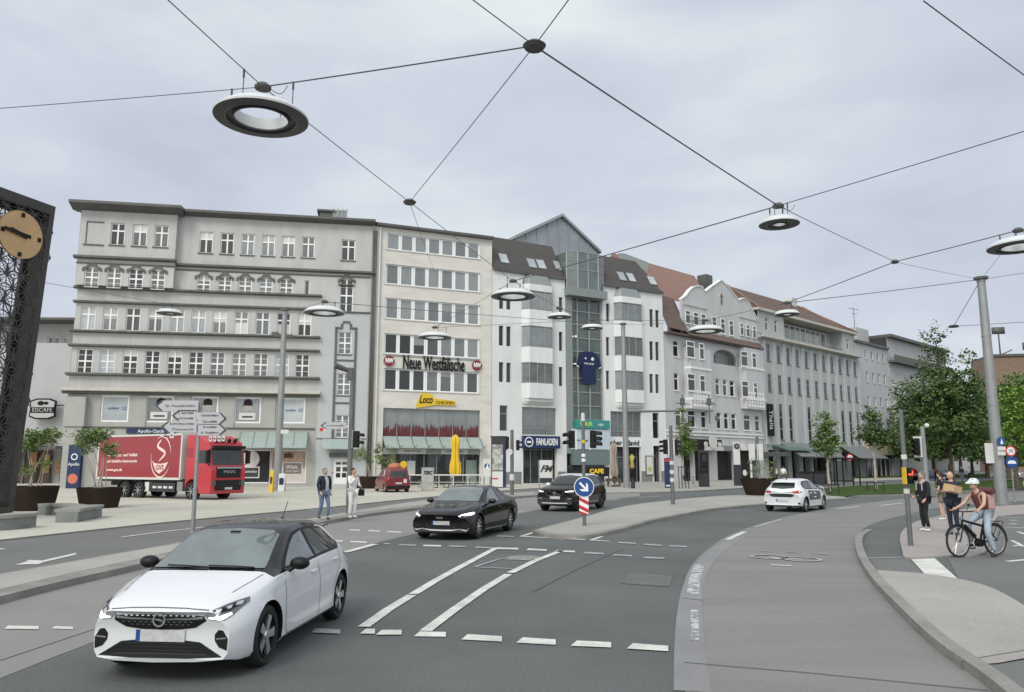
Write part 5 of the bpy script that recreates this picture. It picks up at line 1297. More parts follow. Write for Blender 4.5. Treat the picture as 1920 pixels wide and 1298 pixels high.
corsa = dict(L=4.06, W=1.765, r=.32, axles=(.85,3.39), roof_zone=(1.02,2.95,3.68), bow=.30, rbow=.16, nose=.13, spokes=5, tw=.2,
    zb=[(0,.22),(.15,.18),(.5,.17),(2,.17),(3.6,.2),(4.06,.30)],
    zt=[(0,.70),(.06,.745),(.2,.80),(.5,.875),(.9,.945),(1.05,.97),(1.2,1.04),(1.5,1.20),(1.85,1.355),(2.1,1.41),(2.5,1.435),(3.0,1.415),(3.4,1.35),(3.62,1.28),(3.74,1.16),(3.88,1.02),(3.97,.93),(4.02,.88),(4.06,.80)],
    zs=[(0,.62),(.1,.70),(.3,.765),(.6,.83),(.9,.88),(1.1,.90),(2,.935),(3,.985),(3.5,1.02),(3.8,.95),(4.0,.82),(4.06,.74)],
    ws=[(0,.63),(.1,.69),(.3,.75),(.6,.80),(1,.82),(2,.83),(3,.82),(3.5,.79),(3.9,.74),(4.06,.70)],
    wm=[(0,.72),(.06,.77),(.2,.83),(.5,.87),(.9,.8825),(3.4,.8825),(3.8,.86),(4.06,.80)],
    wt=[(0,.62),(.3,.68),(.8,.72),(1.05,.735),(1.2,.72),(1.5,.67),(1.9,.61),(2.4,.59),(3.2,.57),(3.6,.56),(3.8,.60),(4.06,.55)])
def opel(name, label, roofm, loc, ang, police=False):
    c = Car(name, label, 'car', corsa, 'paint_white', roofm, loc, ang)
    c.patch('windscreen', [(-.66,.985),(-.66,1.0),(-.56,1.30),(-.45,1.345),(0,1.365),(.45,1.345),(.56,1.30),(.66,1.0),(.66,.985),(0,.995)], 'front', 'car_glass', .006)
    c.patch('side_window', [(1.46,.965),(1.62,1.06),(1.85,1.185),(2.05,1.27),(2.33,1.31),(2.37,.985)], 'side', 'car_glass', .006, mirror=True)
    c.patch('side_window', [(2.46,.99),(2.42,1.312),(2.8,1.305),(3.1,1.27),(3.25,1.2),(3.38,1.06),(3.30,1.02)], 'side', 'car_glass_dark', .006, mirror=True)
    c.patch('window_surround', [(1.34,.945),(1.62,1.10),(1.9,1.25),(2.05,1.31),(2.33,1.34),(2.8,1.33),(3.12,1.30),(3.30,1.21),(3.46,1.05),(3.32,.985),(2.4,.96)], 'side', 'trim_black', .003, mirror=True)
    c.patch('rear_window', [(-.52,1.03),(-.50,1.22),(0,1.25),(.50,1.22),(.52,1.03),(0,.99)], 'rear', 'car_glass_dark', .006)
    # nose
    g_ = c.patch('grille', [(-.47,.645),(-.49,.60),(-.37,.53),(-.2,.505),(.2,.505),(.37,.53),(.49,.60),(.47,.645),(.2,.655),(-.2,.655)], 'front', 'trim_black', .005)[0]
    c.line('chrome_bar', [(-.46,.632),(-.3,.618),(-.07,.613)], 'front', 'chrome', .018, .009, parent=g_, mirror=True)
    for j, zz in enumerate((.56,.585,.645)):
        for k in range(-6, 7):
            if abs(k) < 1 and zz < .6: continue
            yy = k*.06+(.03 if j % 2 else 0)
            if abs(yy) < .43-(.1 if zz < .57 else 0): c.line('grille_mesh', [(yy-.014,zz),(yy+.014,zz)], 'front', 'rim_silver', .006, .009, parent=g_, mirror=False)
    x0 = c.bvh.ray_cast(Vector((-3,0,.605)), Vector((1,0,0)))[0].x
    mb = MB(); mb.lathe([(.052,-.02),(.068,-.02),(.068,0),(.052,0)], 24, c=(x0-.01,0,.605), ax='x', closed=True); mb.prism([(-.055,-.014),(.01,-.006),(.075,.012),(-.01,.010)], x0-.03, x0-.012, plane='yz')
    for i in range(len(mb.v)-8, len(mb.v)): mb.v[i] = (mb.v[i][0], mb.v[i][1], mb.v[i][2]+.605)
    mb.build('badge', 'chrome', g_)
    lo = c.patch('lower_grille', [(-.66,.245),(-.42,.385),(-.2,.405),(.2,.405),(.42,.385),(.66,.245),(.3,.225),(-.3,.225)], 'front', 'trim_black', .005)[0]
    for zz in (.265,.30,.335,.37): c.line('grille_bar', [(-.5+(zz-.26)*1.2,zz),(0,zz+.004),(.5-(zz-.26)*1.2,zz)], 'front', 'rim_dark', .008, .009, parent=lo, mirror=False)
    for h in c.patch('fog_recess', [(.57,.46),(.61,.51),(.66,.50),(.71,.42),(.705,.31),(.62,.34),(.575,.40)], 'front', 'trim_black', .005, mirror=True): pass
    c.line('fog_trim', [(.59,.42),(.69,.43)], 'front', 'chrome', .012, .009)
    hl_ = c.patch('headlight', [(.46,.652),(.52,.622),(.60,.615),(.66,.60),(.715,.64),(.775,.735),(.76,.775),(.66,.75),(.55,.70)], 'front', 'lamp_clear', .007, mirror=True)
    for o, sg in zip(hl_, (1,-1)):
        c.patch('daylight_strip', [(sg*a, b) for a, b in ((.52,.634),(.61,.640),(.695,.665),(.705,.645),(.66,.612),(.63,.612),(.60,.622),(.52,.624))], 'front', 'lamp_lit', .011, parent=o)
        c.patch('lens', [(sg*a, b) for a, b in ((.56,.66),(.56,.69),(.66,.73),(.745,.755),(.75,.73),(.68,.68))], 'front', 'trim_black', .010, parent=o)
        for yy, zz in ((.60,.685),(.66,.707),(.72,.73)): c.patch('lens', [(sg*a, b) for a, b in ((yy-.02,zz-.014),(yy+.02,zz-.008),(yy+.02,zz+.02),(yy-.02,zz+.014))], 'front', 'chrome', .013, parent=o)
    c.line('bonnet_seam', [(-.52,.705),(-.3,.725),(0,.733),(.3,.725),(.52,.705)], 'front', w=.008, mirror=False)
    c.line('bonnet_seam', [(.46,.60),(.75,.66),(1.0,.70)], 'top', w=.009)
    c.patch('spoiler_lip', [(-.74,.215),(-.5,.195),(0,.185),(.5,.195),(.74,.215),(.6,.178),(0,.17),(-.6,.178)], 'front', 'trim_black', .004)
    # sides
    for pts in ([(1.33,.92),(1.27,.62),(1.30,.30),(1.36,.24)],[(2.42,.97),(2.44,.6),(2.42,.24)],[(3.36,1.02),(3.30,.82),(3.08,.62),(3.0,.40),(2.96,.24)],[(1.33,.235),(3.0,.235)]): c.line('door_seam', pts, 'side', w=.010)
    c.line('side_skirt', [(1.28,.20),(2.2,.195),(2.98,.205)], 'side', 'trim_black', .03, .004)
    c.handles([(2.22,.82),(3.12,.87)], 'paint_white')
    c.mirrors(1.50, 1.0, .84, 'trim_black' if roofm != 'paint_white' else 'paint_white')
    c.plate(.445); c.plate(.52 if not police else .50, True)
    # tail
    c.patch('tail_lamp', [(.42,.83),(.50,.90),(.72,.92),(.80,.86),(.74,.80),(.5,.80)], 'rear', 'lamp_red', .006, mirror=True)
    c.patch('fog_recess', [(.66,.36),(.72,.44),(.78,.40),(.76,.32)], 'rear', 'trim_black', .005, mirror=True)
    mb = MB(); mb.box(3.60,3.80,-.5,.5,1.262,1.285); mb.build('roof_spoiler', roofm, c.root, bevel=.008)
    mb = MB(); mb.lathe([(.036,0),(.036,.07)], 12, c=(4.0,.42,.24), ax='x'); mb.build('exhaust', 'rim_dark', c.root)
    # wipers and aerial
    mb = MB(); a = c.bvh.ray_cast(Vector((-3,-.5,1.0)), Vector((1,0,0)))[0]
    for y0, y1 in ((-.55,0.0),(0.0,.5)):
        p = [c.bvh.ray_cast(Vector((-3,yy,zz)), Vector((1,0,0)))[0]+Vector((-.02,0,.01)) for yy, zz in ((y0,.99),((y0+y1)/2,1.0),(y1,1.005))]; mb.tube(p, .008, 6)
    mb.build('wiper', 'trim_black', c.root)
    mb = MB(); mb.tube([(3.25,0,1.38),(3.45,0,1.62)], .006, 6); mb.sphere((3.25,0,1.39), .03, 8, 0, (1.3,1,.8)); mb.build('roof_aerial', 'trim_black', c.root)
    mb = MB(); p = c.bvh.ray_cast(Vector((-3,0,1.32)), Vector((1,0,0)))[0]; mb.box(p.x-.0, p.x+.1, -.06, .06, 1.28, 1.345); mb.build('camera_housing', 'trim_black', c.root)
    if police:
        c.patch('door_graphic', [(1.40,.50),(1.36,.86),(2.3,.90),(3.05,.93),(2.98,.50)], 'side', mat('graphic_grey', (.07,.075,.075), .4), .005, mirror=True)
        for zz, ww, xx in ((.80,.22,2.75),(.78,.3,2.1),(.62,.35,2.2)): c.line('lettering', [(xx-ww/2,zz),(xx+ww/2,zz)], 'side', 'white', .04, .009)
        c.patch('tailgate_graphic', [(-.58,.88),(-.50,.68),(-.4,.64),(.4,.64),(.50,.68),(.58,.88),(0,.84)], 'rear', mat('graphic_dark', (.05,.07,.065), .35), .005)
    return c
P, th = place((501,1249), 2.54, 0, 640)
hd = Vector((-math.sin(th), -math.cos(th), 0)); side = Vector((math.cos(th), -math.sin(th), 0))     # viewer's right = car's left
ang = math.atan2(-hd.y, -hd.x)
opel('parked_car' if 0 else 'hatchback_car', 'white hatchback with glossy black roof, lights on, nearest car at the lower left', 'paint_black', P - side*(1.765/2-.02)*.94 + hd*.85*.96, ang).root.scale = (.97,.94,.95)
# white car farther away, seen from behind on its right-hand side
P = G(1513,960.5); th2 = R(38); hd = Vector((math.sin(th2), math.cos(th2), 0)); rt = Vector((math.cos(th2), -math.sin(th2), 0))
opel('hatchback_car', 'white hatchback with dark grey door graphics, seen from behind beside the brown planter', 'paint_white', P - rt*.86 + hd*3.39, math.atan2(-hd.y, -hd.x), police=True)
# ---- black saloon
audi = dict(L=4.76, W=1.85, r=.335, axles=(.90,3.72), roof_zone=(1.3,3.5,3.9), bow=.34, rbow=.2, nose=.10, spokes=10, style=1, rim='rim_silver', tw=.23,
    zb=[(0,.22),(.15,.17),(.5,.15),(3.8,.17),(4.76,.30)],
    zt=[(0,.69),(.06,.74),(.25,.81),(.7,.89),(1.1,.95),(1.3,.99),(1.5,1.09),(1.8,1.24),(2.15,1.37),(2.5,1.42),(2.9,1.43),(3.3,1.39),(3.7,1.27),(4.0,1.15),(4.25,1.085),(4.5,1.065),(4.66,1.05),(4.72,1.0),(4.76,.93)],
    zs=[(0,.60),(.1,.67),(.3,.74),(.7,.83),(1.2,.89),(2,.93),(3,.96),(3.8,.98),(4.3,.99),(4.6,.97),(4.76,.85)],
    ws=[(0,.74),(.1,.77),(.3,.81),(.6,.845),(1,.86),(3,.87),(3.8,.85),(4.3,.80),(4.76,.74)],
    wm=[(0,.84),(.06,.87),(.2,.895),(.5,.915),(.9,.925),(3.9,.925),(4.4,.90),(4.76,.84)],
    wt=[(0,.66),(.3,.72),(.8,.76),(1.3,.765),(1.5,.73),(1.8,.68),(2.2,.63),(2.8,.60),(3.4,.59),(3.8,.62),(4.2,.68),(4.76,.62)])
P = G(899,1010.5); th = R(18); hd = Vector((-math.sin(th), -math.cos(th), 0)); sd_ = Vector((math.cos(th), -math.sin(th), 0))
c = Car('saloon_car', 'black saloon car with lit headlights, waiting in the middle of the junction', 'car', audi, 'paint_black', 'paint_black', P - sd_*.9 + hd*.9, math.atan2(-hd.y, -hd.x))
c.patch('windscreen', [(-.68,1.0),(-.60,1.30),(-.5,1.36),(0,1.385),(.5,1.36),(.60,1.30),(.68,1.0),(0,1.01)], 'front', 'car_glass', .006)
c.patch('side_window', [(1.72,.965),(1.95,1.13),(2.2,1.26),(2.5,1.33),(2.72,1.335),(2.74,.98)], 'side', 'car_glass', .006, mirror=True)
c.patch('side_window', [(2.80,.985),(2.79,1.335),(3.1,1.325),(3.4,1.27),(3.62,1.16),(3.74,1.05),(3.7,1.01)], 'side', 'car_glass_dark', .006, mirror=True)
c.patch('rear_window', [(-.55,1.10),(-.5,1.30),(0,1.33),(.5,1.30),(.55,1.10),(0,1.09)], 'rear', 'car_glass_dark', .006)
g_ = c.patch('grille', [(-.40,.66),(-.50,.56),(-.40,.36),(-.3,.32),(.3,.32),(.40,.36),(.50,.56),(.40,.66)], 'front', 'trim_black', .006)[0]
c.line('grille_frame', [(-.40,.665),(-.505,.56),(-.40,.35),(-.3,.31),(.3,.31),(.40,.35),(.505,.56),(.40,.665)], 'front', 'rim_dark', .016, .009, mirror=False, parent=g_)
x0 = c.bvh.ray_cast(Vector((-3,0,.61)), Vector((1,0,0)))[0].x; mb = MB()
for k in range(4): mb.lathe([(.026,-.015),(.034,-.015),(.034,0),(.026,0)], 14, c=(x0-.01,(k-1.5)*.045,.61), ax='x', closed=True)
mb.build('badge', 'chrome', g_)
for o, sg in zip(c.patch('headlight', [(.54,.66),(.60,.60),(.80,.62),(.865,.70),(.84,.745),(.66,.70)], 'front', 'lamp_clear', .007, mirror=True), (1,-1)):
    c.patch('daylight_strip', [(sg*a, b) for a, b in ((.56,.665),(.68,.705),(.84,.745),(.86,.70),(.83,.665),(.78,.668),(.66,.665),(.60,.64))], 'front', 'lamp_lit', .011, parent=o)
c.patch('air_intake', [(.58,.50),(.84,.50),(.86,.36),(.66,.32),(.56,.40)], 'front', 'trim_black', .005, mirror=True)
c.line('front_blade', [(.84,.33),(.74,.265),(.55,.30),(.3,.262),(0,.258)], 'front', 'rim_silver', .022, .008)
c.line('sill_trim', [(1.35,.24),(3.25,.225)], 'side', 'chrome', .028, .008)
for pts in ([(1.42,.92),(1.40,.5),(1.5,.26)],[(2.77,.97),(2.78,.26)],[(3.72,1.0),(3.5,.75),(3.3,.5),(3.26,.26)]): c.line('door_seam', pts, 'side', 'seam', .008)
c.handles([(2.55,.82),(3.4,.86)], 'paint_black'); c.mirrors(1.75, 1.0, .88, 'paint_black'); c.plate(.46); c.plate(.62, True)
c.patch('tail_lamp', [(.45,.88),(.45,.97),(.80,.96),(.84,.88)], 'rear', 'lamp_red', .006, mirror=True)
# ---- black compact off-roader with white roof
volvo = dict(L=4.43, W=1.86, r=.36, axles=(.87,3.57), roof_zone=(1.22,3.4,4.12), bow=.26, rbow=.14, nose=.05, spokes=5, rim='rim_dark', tw=.24,
    zb=[(0,.30),(.2,.24),(.6,.22),(3.8,.24),(4.43,.36)],
    zt=[(0,.93),(.06,.99),(.2,1.03),(.6,1.08),(1.0,1.12),(1.22,1.15),(1.45,1.29),(1.8,1.49),(2.1,1.59),(2.5,1.64),(3.2,1.635),(3.8,1.58),(4.05,1.52),(4.2,1.35),(4.33,1.13),(4.4,1.05),(4.43,.98)],
    zs=[(0,.84),(.1,.92),(.3,.97),(.8,1.02),(1.3,1.05),(2,1.07),(3,1.09),(3.7,1.16),(4.1,1.13),(4.43,.92)],
    ws=[(0,.76),(.1,.80),(.3,.84),(.6,.865),(1,.88),(3,.88),(3.8,.86),(4.43,.76)],
    wm=[(0,.85),(.06,.87),(.2,.90),(.5,.92),(.9,.93),(3.7,.93),(4.2,.90),(4.43,.84)],
    wt=[(0,.70),(.3,.75),(.8,.78),(1.22,.785),(1.5,.74),(1.9,.69),(2.4,.66),(3.4,.64),(4.0,.62),(4.43,.6)])
P = G(1087,959); th = R(28); hd = Vector((-math.sin(th), -math.cos(th), 0)); sd_ = Vector((math.cos(th), -math.sin(th), 0))
c = Car('offroad_car', 'black compact off-roader with white roof, behind the blue arrow sign', 'car', volvo, 'paint_black', 'paint_white', P - sd_*.91 + hd*.87, math.atan2(-hd.y, -hd.x))
c.patch('windscreen', [(-.70,1.17),(-.62,1.48),(-.5,1.53),(0,1.55),(.5,1.53),(.62,1.48),(.70,1.17),(0,1.18)], 'front', 'car_glass_dark', .006)
c.patch('windscreen_surround', [(-.77,1.14),(-.66,1.51),(0,1.57),(.66,1.51),(.77,1.14)], 'front', 'trim_black', .003)
c.patch('side_window', [(1.62,1.11),(1.85,1.32),(2.05,1.45),(2.5,1.52),(2.52,1.115)], 'side', 'car_glass', .006, mirror=True)
c.patch('side_window', [(2.58,1.12),(2.56,1.52),(3.1,1.52),(3.5,1.47),(3.55,1.16)], 'side', 'car_glass_dark', .006, mirror=True)
c.patch('window_surround', [(1.5,1.09),(1.85,1.37),(2.05,1.49),(2.5,1.55),(3.2,1.55),(3.65,1.48),(3.9,1.3),(3.75,1.2),(3.0,1.11)], 'side', 'trim_black', .003, mirror=True)
g_ = c.patch('grille', [(-.40,.90),(-.43,.80),(-.36,.70),(.36,.70),(.43,.80),(.40,.90)], 'front', 'trim_black', .006)[0]
c.line('grille_frame', [(-.40,.905),(-.43,.80),(-.36,.695),(.36,.695),(.43,.80),(.40,.905)], 'front', 'chrome', .014, .009, mirror=False, parent=g_)
c.line('badge', [(-.3,.72),(.3,.89)], 'front', 'chrome', .016, .010, mirror=False, parent=g_)
x0 = c.bvh.ray_cast(Vector((-3,0,.8)), Vector((1,0,0)))[0].x; mb = MB(); mb.lathe([(.05,-.02),(.07,-.02),(.07,0),(.05,0)], 18, c=(x0-.01,0,.8), ax='x', closed=True); mb.build('badge', 'chrome', g_)
for o, sg in zip(c.patch('headlight', [(.50,.90),(.50,.83),(.78,.80),(.85,.86),(.84,.92)], 'front', 'lamp_clear', .007, mirror=True), (1,-1)):
    c.patch('daylight_strip', [(sg*a, b) for a, b in ((.52,.875),(.70,.90),(.83,.90),(.84,.86),(.70,.855),(.52,.85))], 'front', 'lamp_lit', .011, parent=o)
c.line('skid_trim', [(.62,.37),(0,.36)], 'front', 'rim_silver', .035, .008)
c.line('fog_trim', [(.60,.56),(.8,.57)], 'front', 'rim_silver', .02, .008)
for pts in ([(1.45,1.05),(1.42,.6),(1.5,.35)],[(2.55,1.1),(2.56,.35)],[(3.7,1.12),(3.3,.7),(3.1,.35)]): c.line('door_seam', pts, 'side', 'seam', .008)
c.line('side_trim', [(1.45,.40),(3.0,.40)], 'side', 'rim_silver', .03, .008)
c.handles([(2.35,.98),(3.2,1.0)], 'paint_black'); c.mirrors(1.62, 1.13, .88, 'paint_white', (.09,.12,.09)); c.plate(.60); c.plate(.8, True)
c.patch('tail_lamp', [(.60,.95),(.62,1.3),(.70,1.3),(.84,1.0)], 'rear', 'lamp_red', .006, mirror=True)
# ---- small dark red van seen from behind
van = dict(L=4.2, W=1.83, r=.32, axles=(.85,3.55), roof_zone=(9,9,9), bow=.26, rbow=.08, nose=.1, spokes=7, tw=.2,
    zb=[(0,.25),(.2,.2),(3.8,.22),(4.2,.32)],
    zt=[(0,.82),(.1,.9),(.4,1.02),(.9,1.14),(1.1,1.22),(1.4,1.45),(1.75,1.66),(2.1,1.77),(2.6,1.82),(3.6,1.82),(3.95,1.78),(4.08,1.66),(4.15,1.35),(4.2,1.05)],
    zs=[(0,.70),(.1,.8),(.4,.92),(1,1.02),(2,1.06),(3.9,1.08),(4.2,.95)],
    ws=[(0,.74),(.3,.82),(.8,.86),(3.9,.87),(4.2,.82)], wm=[(0,.82),(.2,.87),(.6,.905),(1,.915),(3.9,.915),(4.2,.87)],
    wt=[(0,.68),(.5,.74),(1.1,.78),(1.5,.75),(2,.72),(3.8,.71),(4.2,.70)])
P = G(720,924.6); th = R(-23); hd = Vector((math.sin(th), math.cos(th), 0)); lf = Vector((-math.cos(th), math.sin(th), 0))
c = Car('delivery_van', 'small dark red delivery van with a round ball on its roof, parked by the restaurant', 'van', van, 'paint_van', 'paint_van', P - lf*.9 + hd*3.55, math.atan2(-hd.y, -hd.x))
c.patch('rear_window', [(-.62,1.12),(-.58,1.60),(.58,1.60),(.62,1.12)], 'rear', 'car_glass_dark', .006)
c.patch('windscreen', [(-.68,1.22),(-.62,1.62),(.62,1.62),(.68,1.22)], 'front', 'car_glass', .006)
c.patch('side_window', [(1.5,1.12),(1.8,1.45),(2.0,1.58),(2.45,1.62),(2.47,1.12)], 'side', 'car_glass', .006, mirror=True)
c.patch('tail_lamp', [(.78,.85),(.78,1.25),(.86,1.25),(.88,.85)], 'rear', 'lamp_red', .006, mirror=True)
c.patch('rear_bumper', [(-.86,.34),(-.86,.52),(.86,.52),(.86,.34)], 'rear', 'trim_black', .02)
c.patch('door_sticker', [(2.9,1.2),(2.9,1.62),(3.2,1.62),(3.2,1.2)], 'side', 'offwhite', .006, mirror=True)
c.patch('sticker', [(.38,.72),(.38,1.0),(.62,1.0),(.62,.72)], 'rear', 'offwhite', .006); c.line('door_seam', [(0,.55),(0,1.1)], 'rear', 'seam', .01, mirror=False)
c.plate(.70, True); c.mirrors(1.55, 1.15, .88, 'trim_black')
mb = MB(); mb.sphere((3.0,0,1.86), 1, 18, 0, (.55,.55,.32)); mb.build('roof_ball', mat('ball', (.42,.15,.07), .45, nz=.2, ns=3), c.root)
mb = MB(); mb.lathe([(0,0),(.26,0),(.26,.05),(0,.05)], 20, c=(3.5,.52,2.05), ax='x'); mb.tube([(3.5,.52,1.78),(3.5,.52,1.95)], .03); mb.build('roof_disc', 'yellow', c.root)
# ---- red lorry
hd = Vector((.866,-.5,0)); P = Vector((-17.05,44.35,0))     # near front corner
# local: x rearwards, +y = towards the camera
ang = math.atan2(-hd.y, -hd.x); nearv = Vector((-.5,-.866,0))
root = empty('red_lorry', 'red box lorry with white cup drawing on its side, parked before the grey corner building', 'lorry', P - nearv*1.25, ang)
mat('lorry_red', (.30,.022,.03), .35, coat=.4, nz=.06, ns=1); mat('lorry_red_bright', (.48,.03,.04), .3, coat=.5)
mb = MB()
cp = [(0.10,.95),(0.0,1.25),(0.0,1.75),(.10,2.05),(.22,2.95),(.42,3.35),(1.3,3.72),(2.25,3.75),(2.25,.95),(2.1,.75),(1.95,.95),(1.72,1.12),(1.4,1.12),(1.15,.95),(1.1,.5),(.10,.45)]
cp2 = [(0.02,.45),(0,1.25),(0,1.75),(.10,2.05),(.24,2.95),(.42,3.35),(1.3,3.72),(2.25,3.75),(2.25,.9),(2.22,.62),(2.14,.9),(1.95,1.13),(1.65,1.22),(1.35,1.13),(1.16,.9),(1.08,.62),(1.06,.40),(.04,.38)]
mb.prism([(x, z) for x, z in cp2], -1.22, 1.22)
cab = mb.build('cab', 'lorry_red_bright', root, bevel=.07)
mb = MB(); mb.add([(.072,-1.05,2.02),(.072,1.05,2.02),(.225,1.08,2.98),(.225,-1.08,2.98),(.13,-1.05,2.02),(.13,1.05,2.02),(.28,1.08,2.98),(.28,-1.08,2.98)], [(0,1,2,3),(0,4,5,1),(1,5,6,2),(2,6,7,3),(3,7,4,0)]); ws_ = mb.build('windscreen', 'car_glass_dark', cab)
mb = MB(); mb.box(-.06,.14,-1.12,1.12,2.95,3.12); mb.build('sun_visor', 'trim_black', cab)
mb = MB(); mb.box(-.03,.05,-.85,.85,1.30,1.92,0); mb.box(-.05,-.03,-.85,.85,1.82,1.9,1); mb.box(-.04,.05,-.9,.9,.58,1.16,0)
for zz in (1.42,1.56,1.70): mb.box(-.045,-.03,-.8,.8,zz,zz+.03,2)
for zz in (.7,.82,.94,1.06): mb.box(-.055,-.04,-.62,.62,zz,zz+.03,2)
gr_ = mb.build('grille', ['trim_black','chrome','rim_dark'], cab); o = text('MAN', .26, 'chrome', gr_, (-.06,0,1.62), rot=(math.pi/2,0,-math.pi/2), width=.8)
for sg in (-1,1):
    mb = MB(); mb.box(-.04,.05,sg*.95-.22,sg*.95+.22,.85,1.12); mb.build('headlight', 'lamp_clear', cab)
    mb = MB(); mb.tube([(.25,sg*1.2,2.9),(.1,sg*1.42,2.85),(.1,sg*1.42,2.1),(.25,sg*1.22,2.0)], .03); mb.box(.02,.16,sg*1.42-.13,sg*1.42+.13,2.1,2.85); mb.build('wing_mirror', 'trim_black', cab)
    mb = MB(); y = sg*1.222; mb.prism([(.42,2.12),(.50,2.85),(1.15,2.85),(1.15,2.12)], min(y,y+sg*.01), max(y,y+sg*.01)); mb.build('side_window', 'car_glass_dark', cab)
    mb = MB()
    for k in range(5): mb.box(1.7,2.2,min(y,y+sg*.02),max(y,y+sg*.02),3.0+k*.11-.5,3.05+k*.11-.5)
    mb.build('air_vent', 'lorry_red', cab)
mb = MB(); mb.box(-.06,.0,-.26,.26,.62,.75); mb.build('number_plate', 'plate', cab)
for k in range(4):
    mb = MB(); mb.lathe([(0,0),(.12,0),(.12,.08),(0,.08)], 14, c=(.30,(k-1.5)*.42,3.42), ax='x'); mb.build('roof_lamp', 'trim_black', cab)
mb = MB(); mb.box(2.0,10.4,-.45,.45,.75,1.0,0); mb.box(2.3,10.4,-1.1,1.1,1.02,1.2,0)
mb.build('chassis', 'trim_black', root)
BX0, BX1, BZ0, BZ1 = 2.62, 10.75, 1.18, 3.82
mb = MB(); mb.box(BX0,BX1,-1.25,1.25,BZ0,BZ1); bx_ = mb.build('box_body', 'lorry_red', root, bevel=.02)
mb = MB()
for a,b,c1_,d in ((BX0,BX1,BZ1-.07,BZ1+.03),(BX0,BX1,BZ0-.03,BZ0+.10),(BX0-.02,BX0+.10,BZ0,BZ1),(BX1-.1,BX1+.02,BZ0,BZ1)): mb.box(a,b,-1.27,1.27,c1_,d)
mb.build('edge_rail', 'offwhite', bx_)
# drawing: cup with steam inside two arcs, three lines of writing (on the side turned to the camera)
def side_ribbon(pts, wds, y=1.262):
    mb = MB(); P_ = [Vector(p) for p in pts]; l=[]; r=[]
    for i, p in enumerate(P_):
        d = (P_[min(i+1,len(P_)-1)]-P_[max(i-1,0)]).normalized(); nn = Vector((-d.y,d.x))*wds[i]/2; l.append(p+nn); r.append(p-nn)
    for i in range(len(P_)-1): mb.prism([tuple(l[i]),tuple(l[i+1]),tuple(r[i+1]),tuple(r[i])], y, y+.006)
    return mb
cx, cz = BX0+1.85, 2.5
def ell(a0, a1, rx, rz, n=16): return [(cx+rx*math.cos(R(a0+(a1-a0)*i/n)), cz+rz*math.sin(R(a0+(a1-a0)*i/n))) for i in range(n+1)]
def taper(n, w_): return [w_*math.sin(math.pi*(i+.3)/(n+.6))+.01 for i in range(n+1)]
mb = side_ribbon(ell(60,170,.92,1.2), taper(16,.07)); m2 = side_ribbon(ell(-150,10,-.92*-1,1.2), taper(16,.07)); mb.add(m2.v, m2.f)
st = [tuple(q) for q in spline([(cx+.05,cz+1.02),(cx+.35,cz+.62),(cx-.35,cz+.22),(cx+.15,cz-.25)], 6)]
m3 = side_ribbon(st, [.06+.11*math.sin(math.pi*i/(len(st)-1)) for i in range(len(st))]); mb.add(m3.v, m3.f)
m4 = MB(); m4.prism([(cx+.8,cz-.22),(cx+.55,cz-.38),(cx,cz-.42),(cx-.5,cz-.36),(cx-.7,cz-.3),(cx-.4,cz-.75),(cx+.1,cz-1.0),(cx+.45,cz-.8)], 1.262, 1.268); mb.add(m4.v, m4.f)
mb.build('cup_drawing', mat('drawing', (.80,.62,.58), .5), bx_)
LR = (math.pi/2, 0, math.pi)
text('GVS', .42, 'lorry_red', bx_, (cx+.05,1.275,cz-.65), rot=LR, ext=.003, bold=.01)
for s_, x_, z_, w_ in (('Für Genuss und Vielfalt', BX0+5.6, 2.62, 3.0), ('und köstliche Gastronomie', BX0+5.6, 2.25, 3.0), ('www.gvs.de', BX0+6.3, 1.72, 1.6)): text(s_, .24, 'drawing', bx_, (x_,1.266,z_), rot=LR, ext=.003, bold=.008, width=w_)
for zz, yy in ((1.25,1.0),(1.25,-1.0)): pass
mb = MB(); mb.box(3.1,5.5,.95,1.2,.45,.98,0); mb.box(5.5,5.9,.95,1.2,.45,1.0,1)
for k in range(4): mb.box(3.3+k*.5,3.65+k*.5,1.2,1.21,.65,.78,1)
mb.build('side_guard', ['rim_dark','offwhite'], root)
mb = MB(); mb.box(2.42,2.9,.8,1.22,.5,1.05); mb.build('fuel_tank', 'steel', root)
ty, rim = wheel_mesh(.51, .32, 8, 'rim_silver', 1)
for x_ in (1.65, 6.5, 7.87):
    for sg in (-1, 1):
        w_ = inst('wheel', ty, root, (x_, sg*1.07, .51), (0,0,0 if sg < 0 else math.pi)); inst('rim', rim, w_)
        mb = MB(); n=10; pts = [(x_+.66*math.cos(math.pi*k/n), .51+.60*math.sin(math.pi*k/n)) for k in range(n+1)]
        if x_ > 2:
            y0, y1 = sorted((sg*.9, sg*1.24)); 
            for k in range(n): mb.prism([pts[k],pts[k+1],(x_+(pts[k+1][0]-x_)*1.05,pts[k+1][1]+.03),(x_+(pts[k][0]-x_)*1.05,pts[k][1]+.03)], y0, y1)
            mb.build('mudguard', 'trim_black', root)
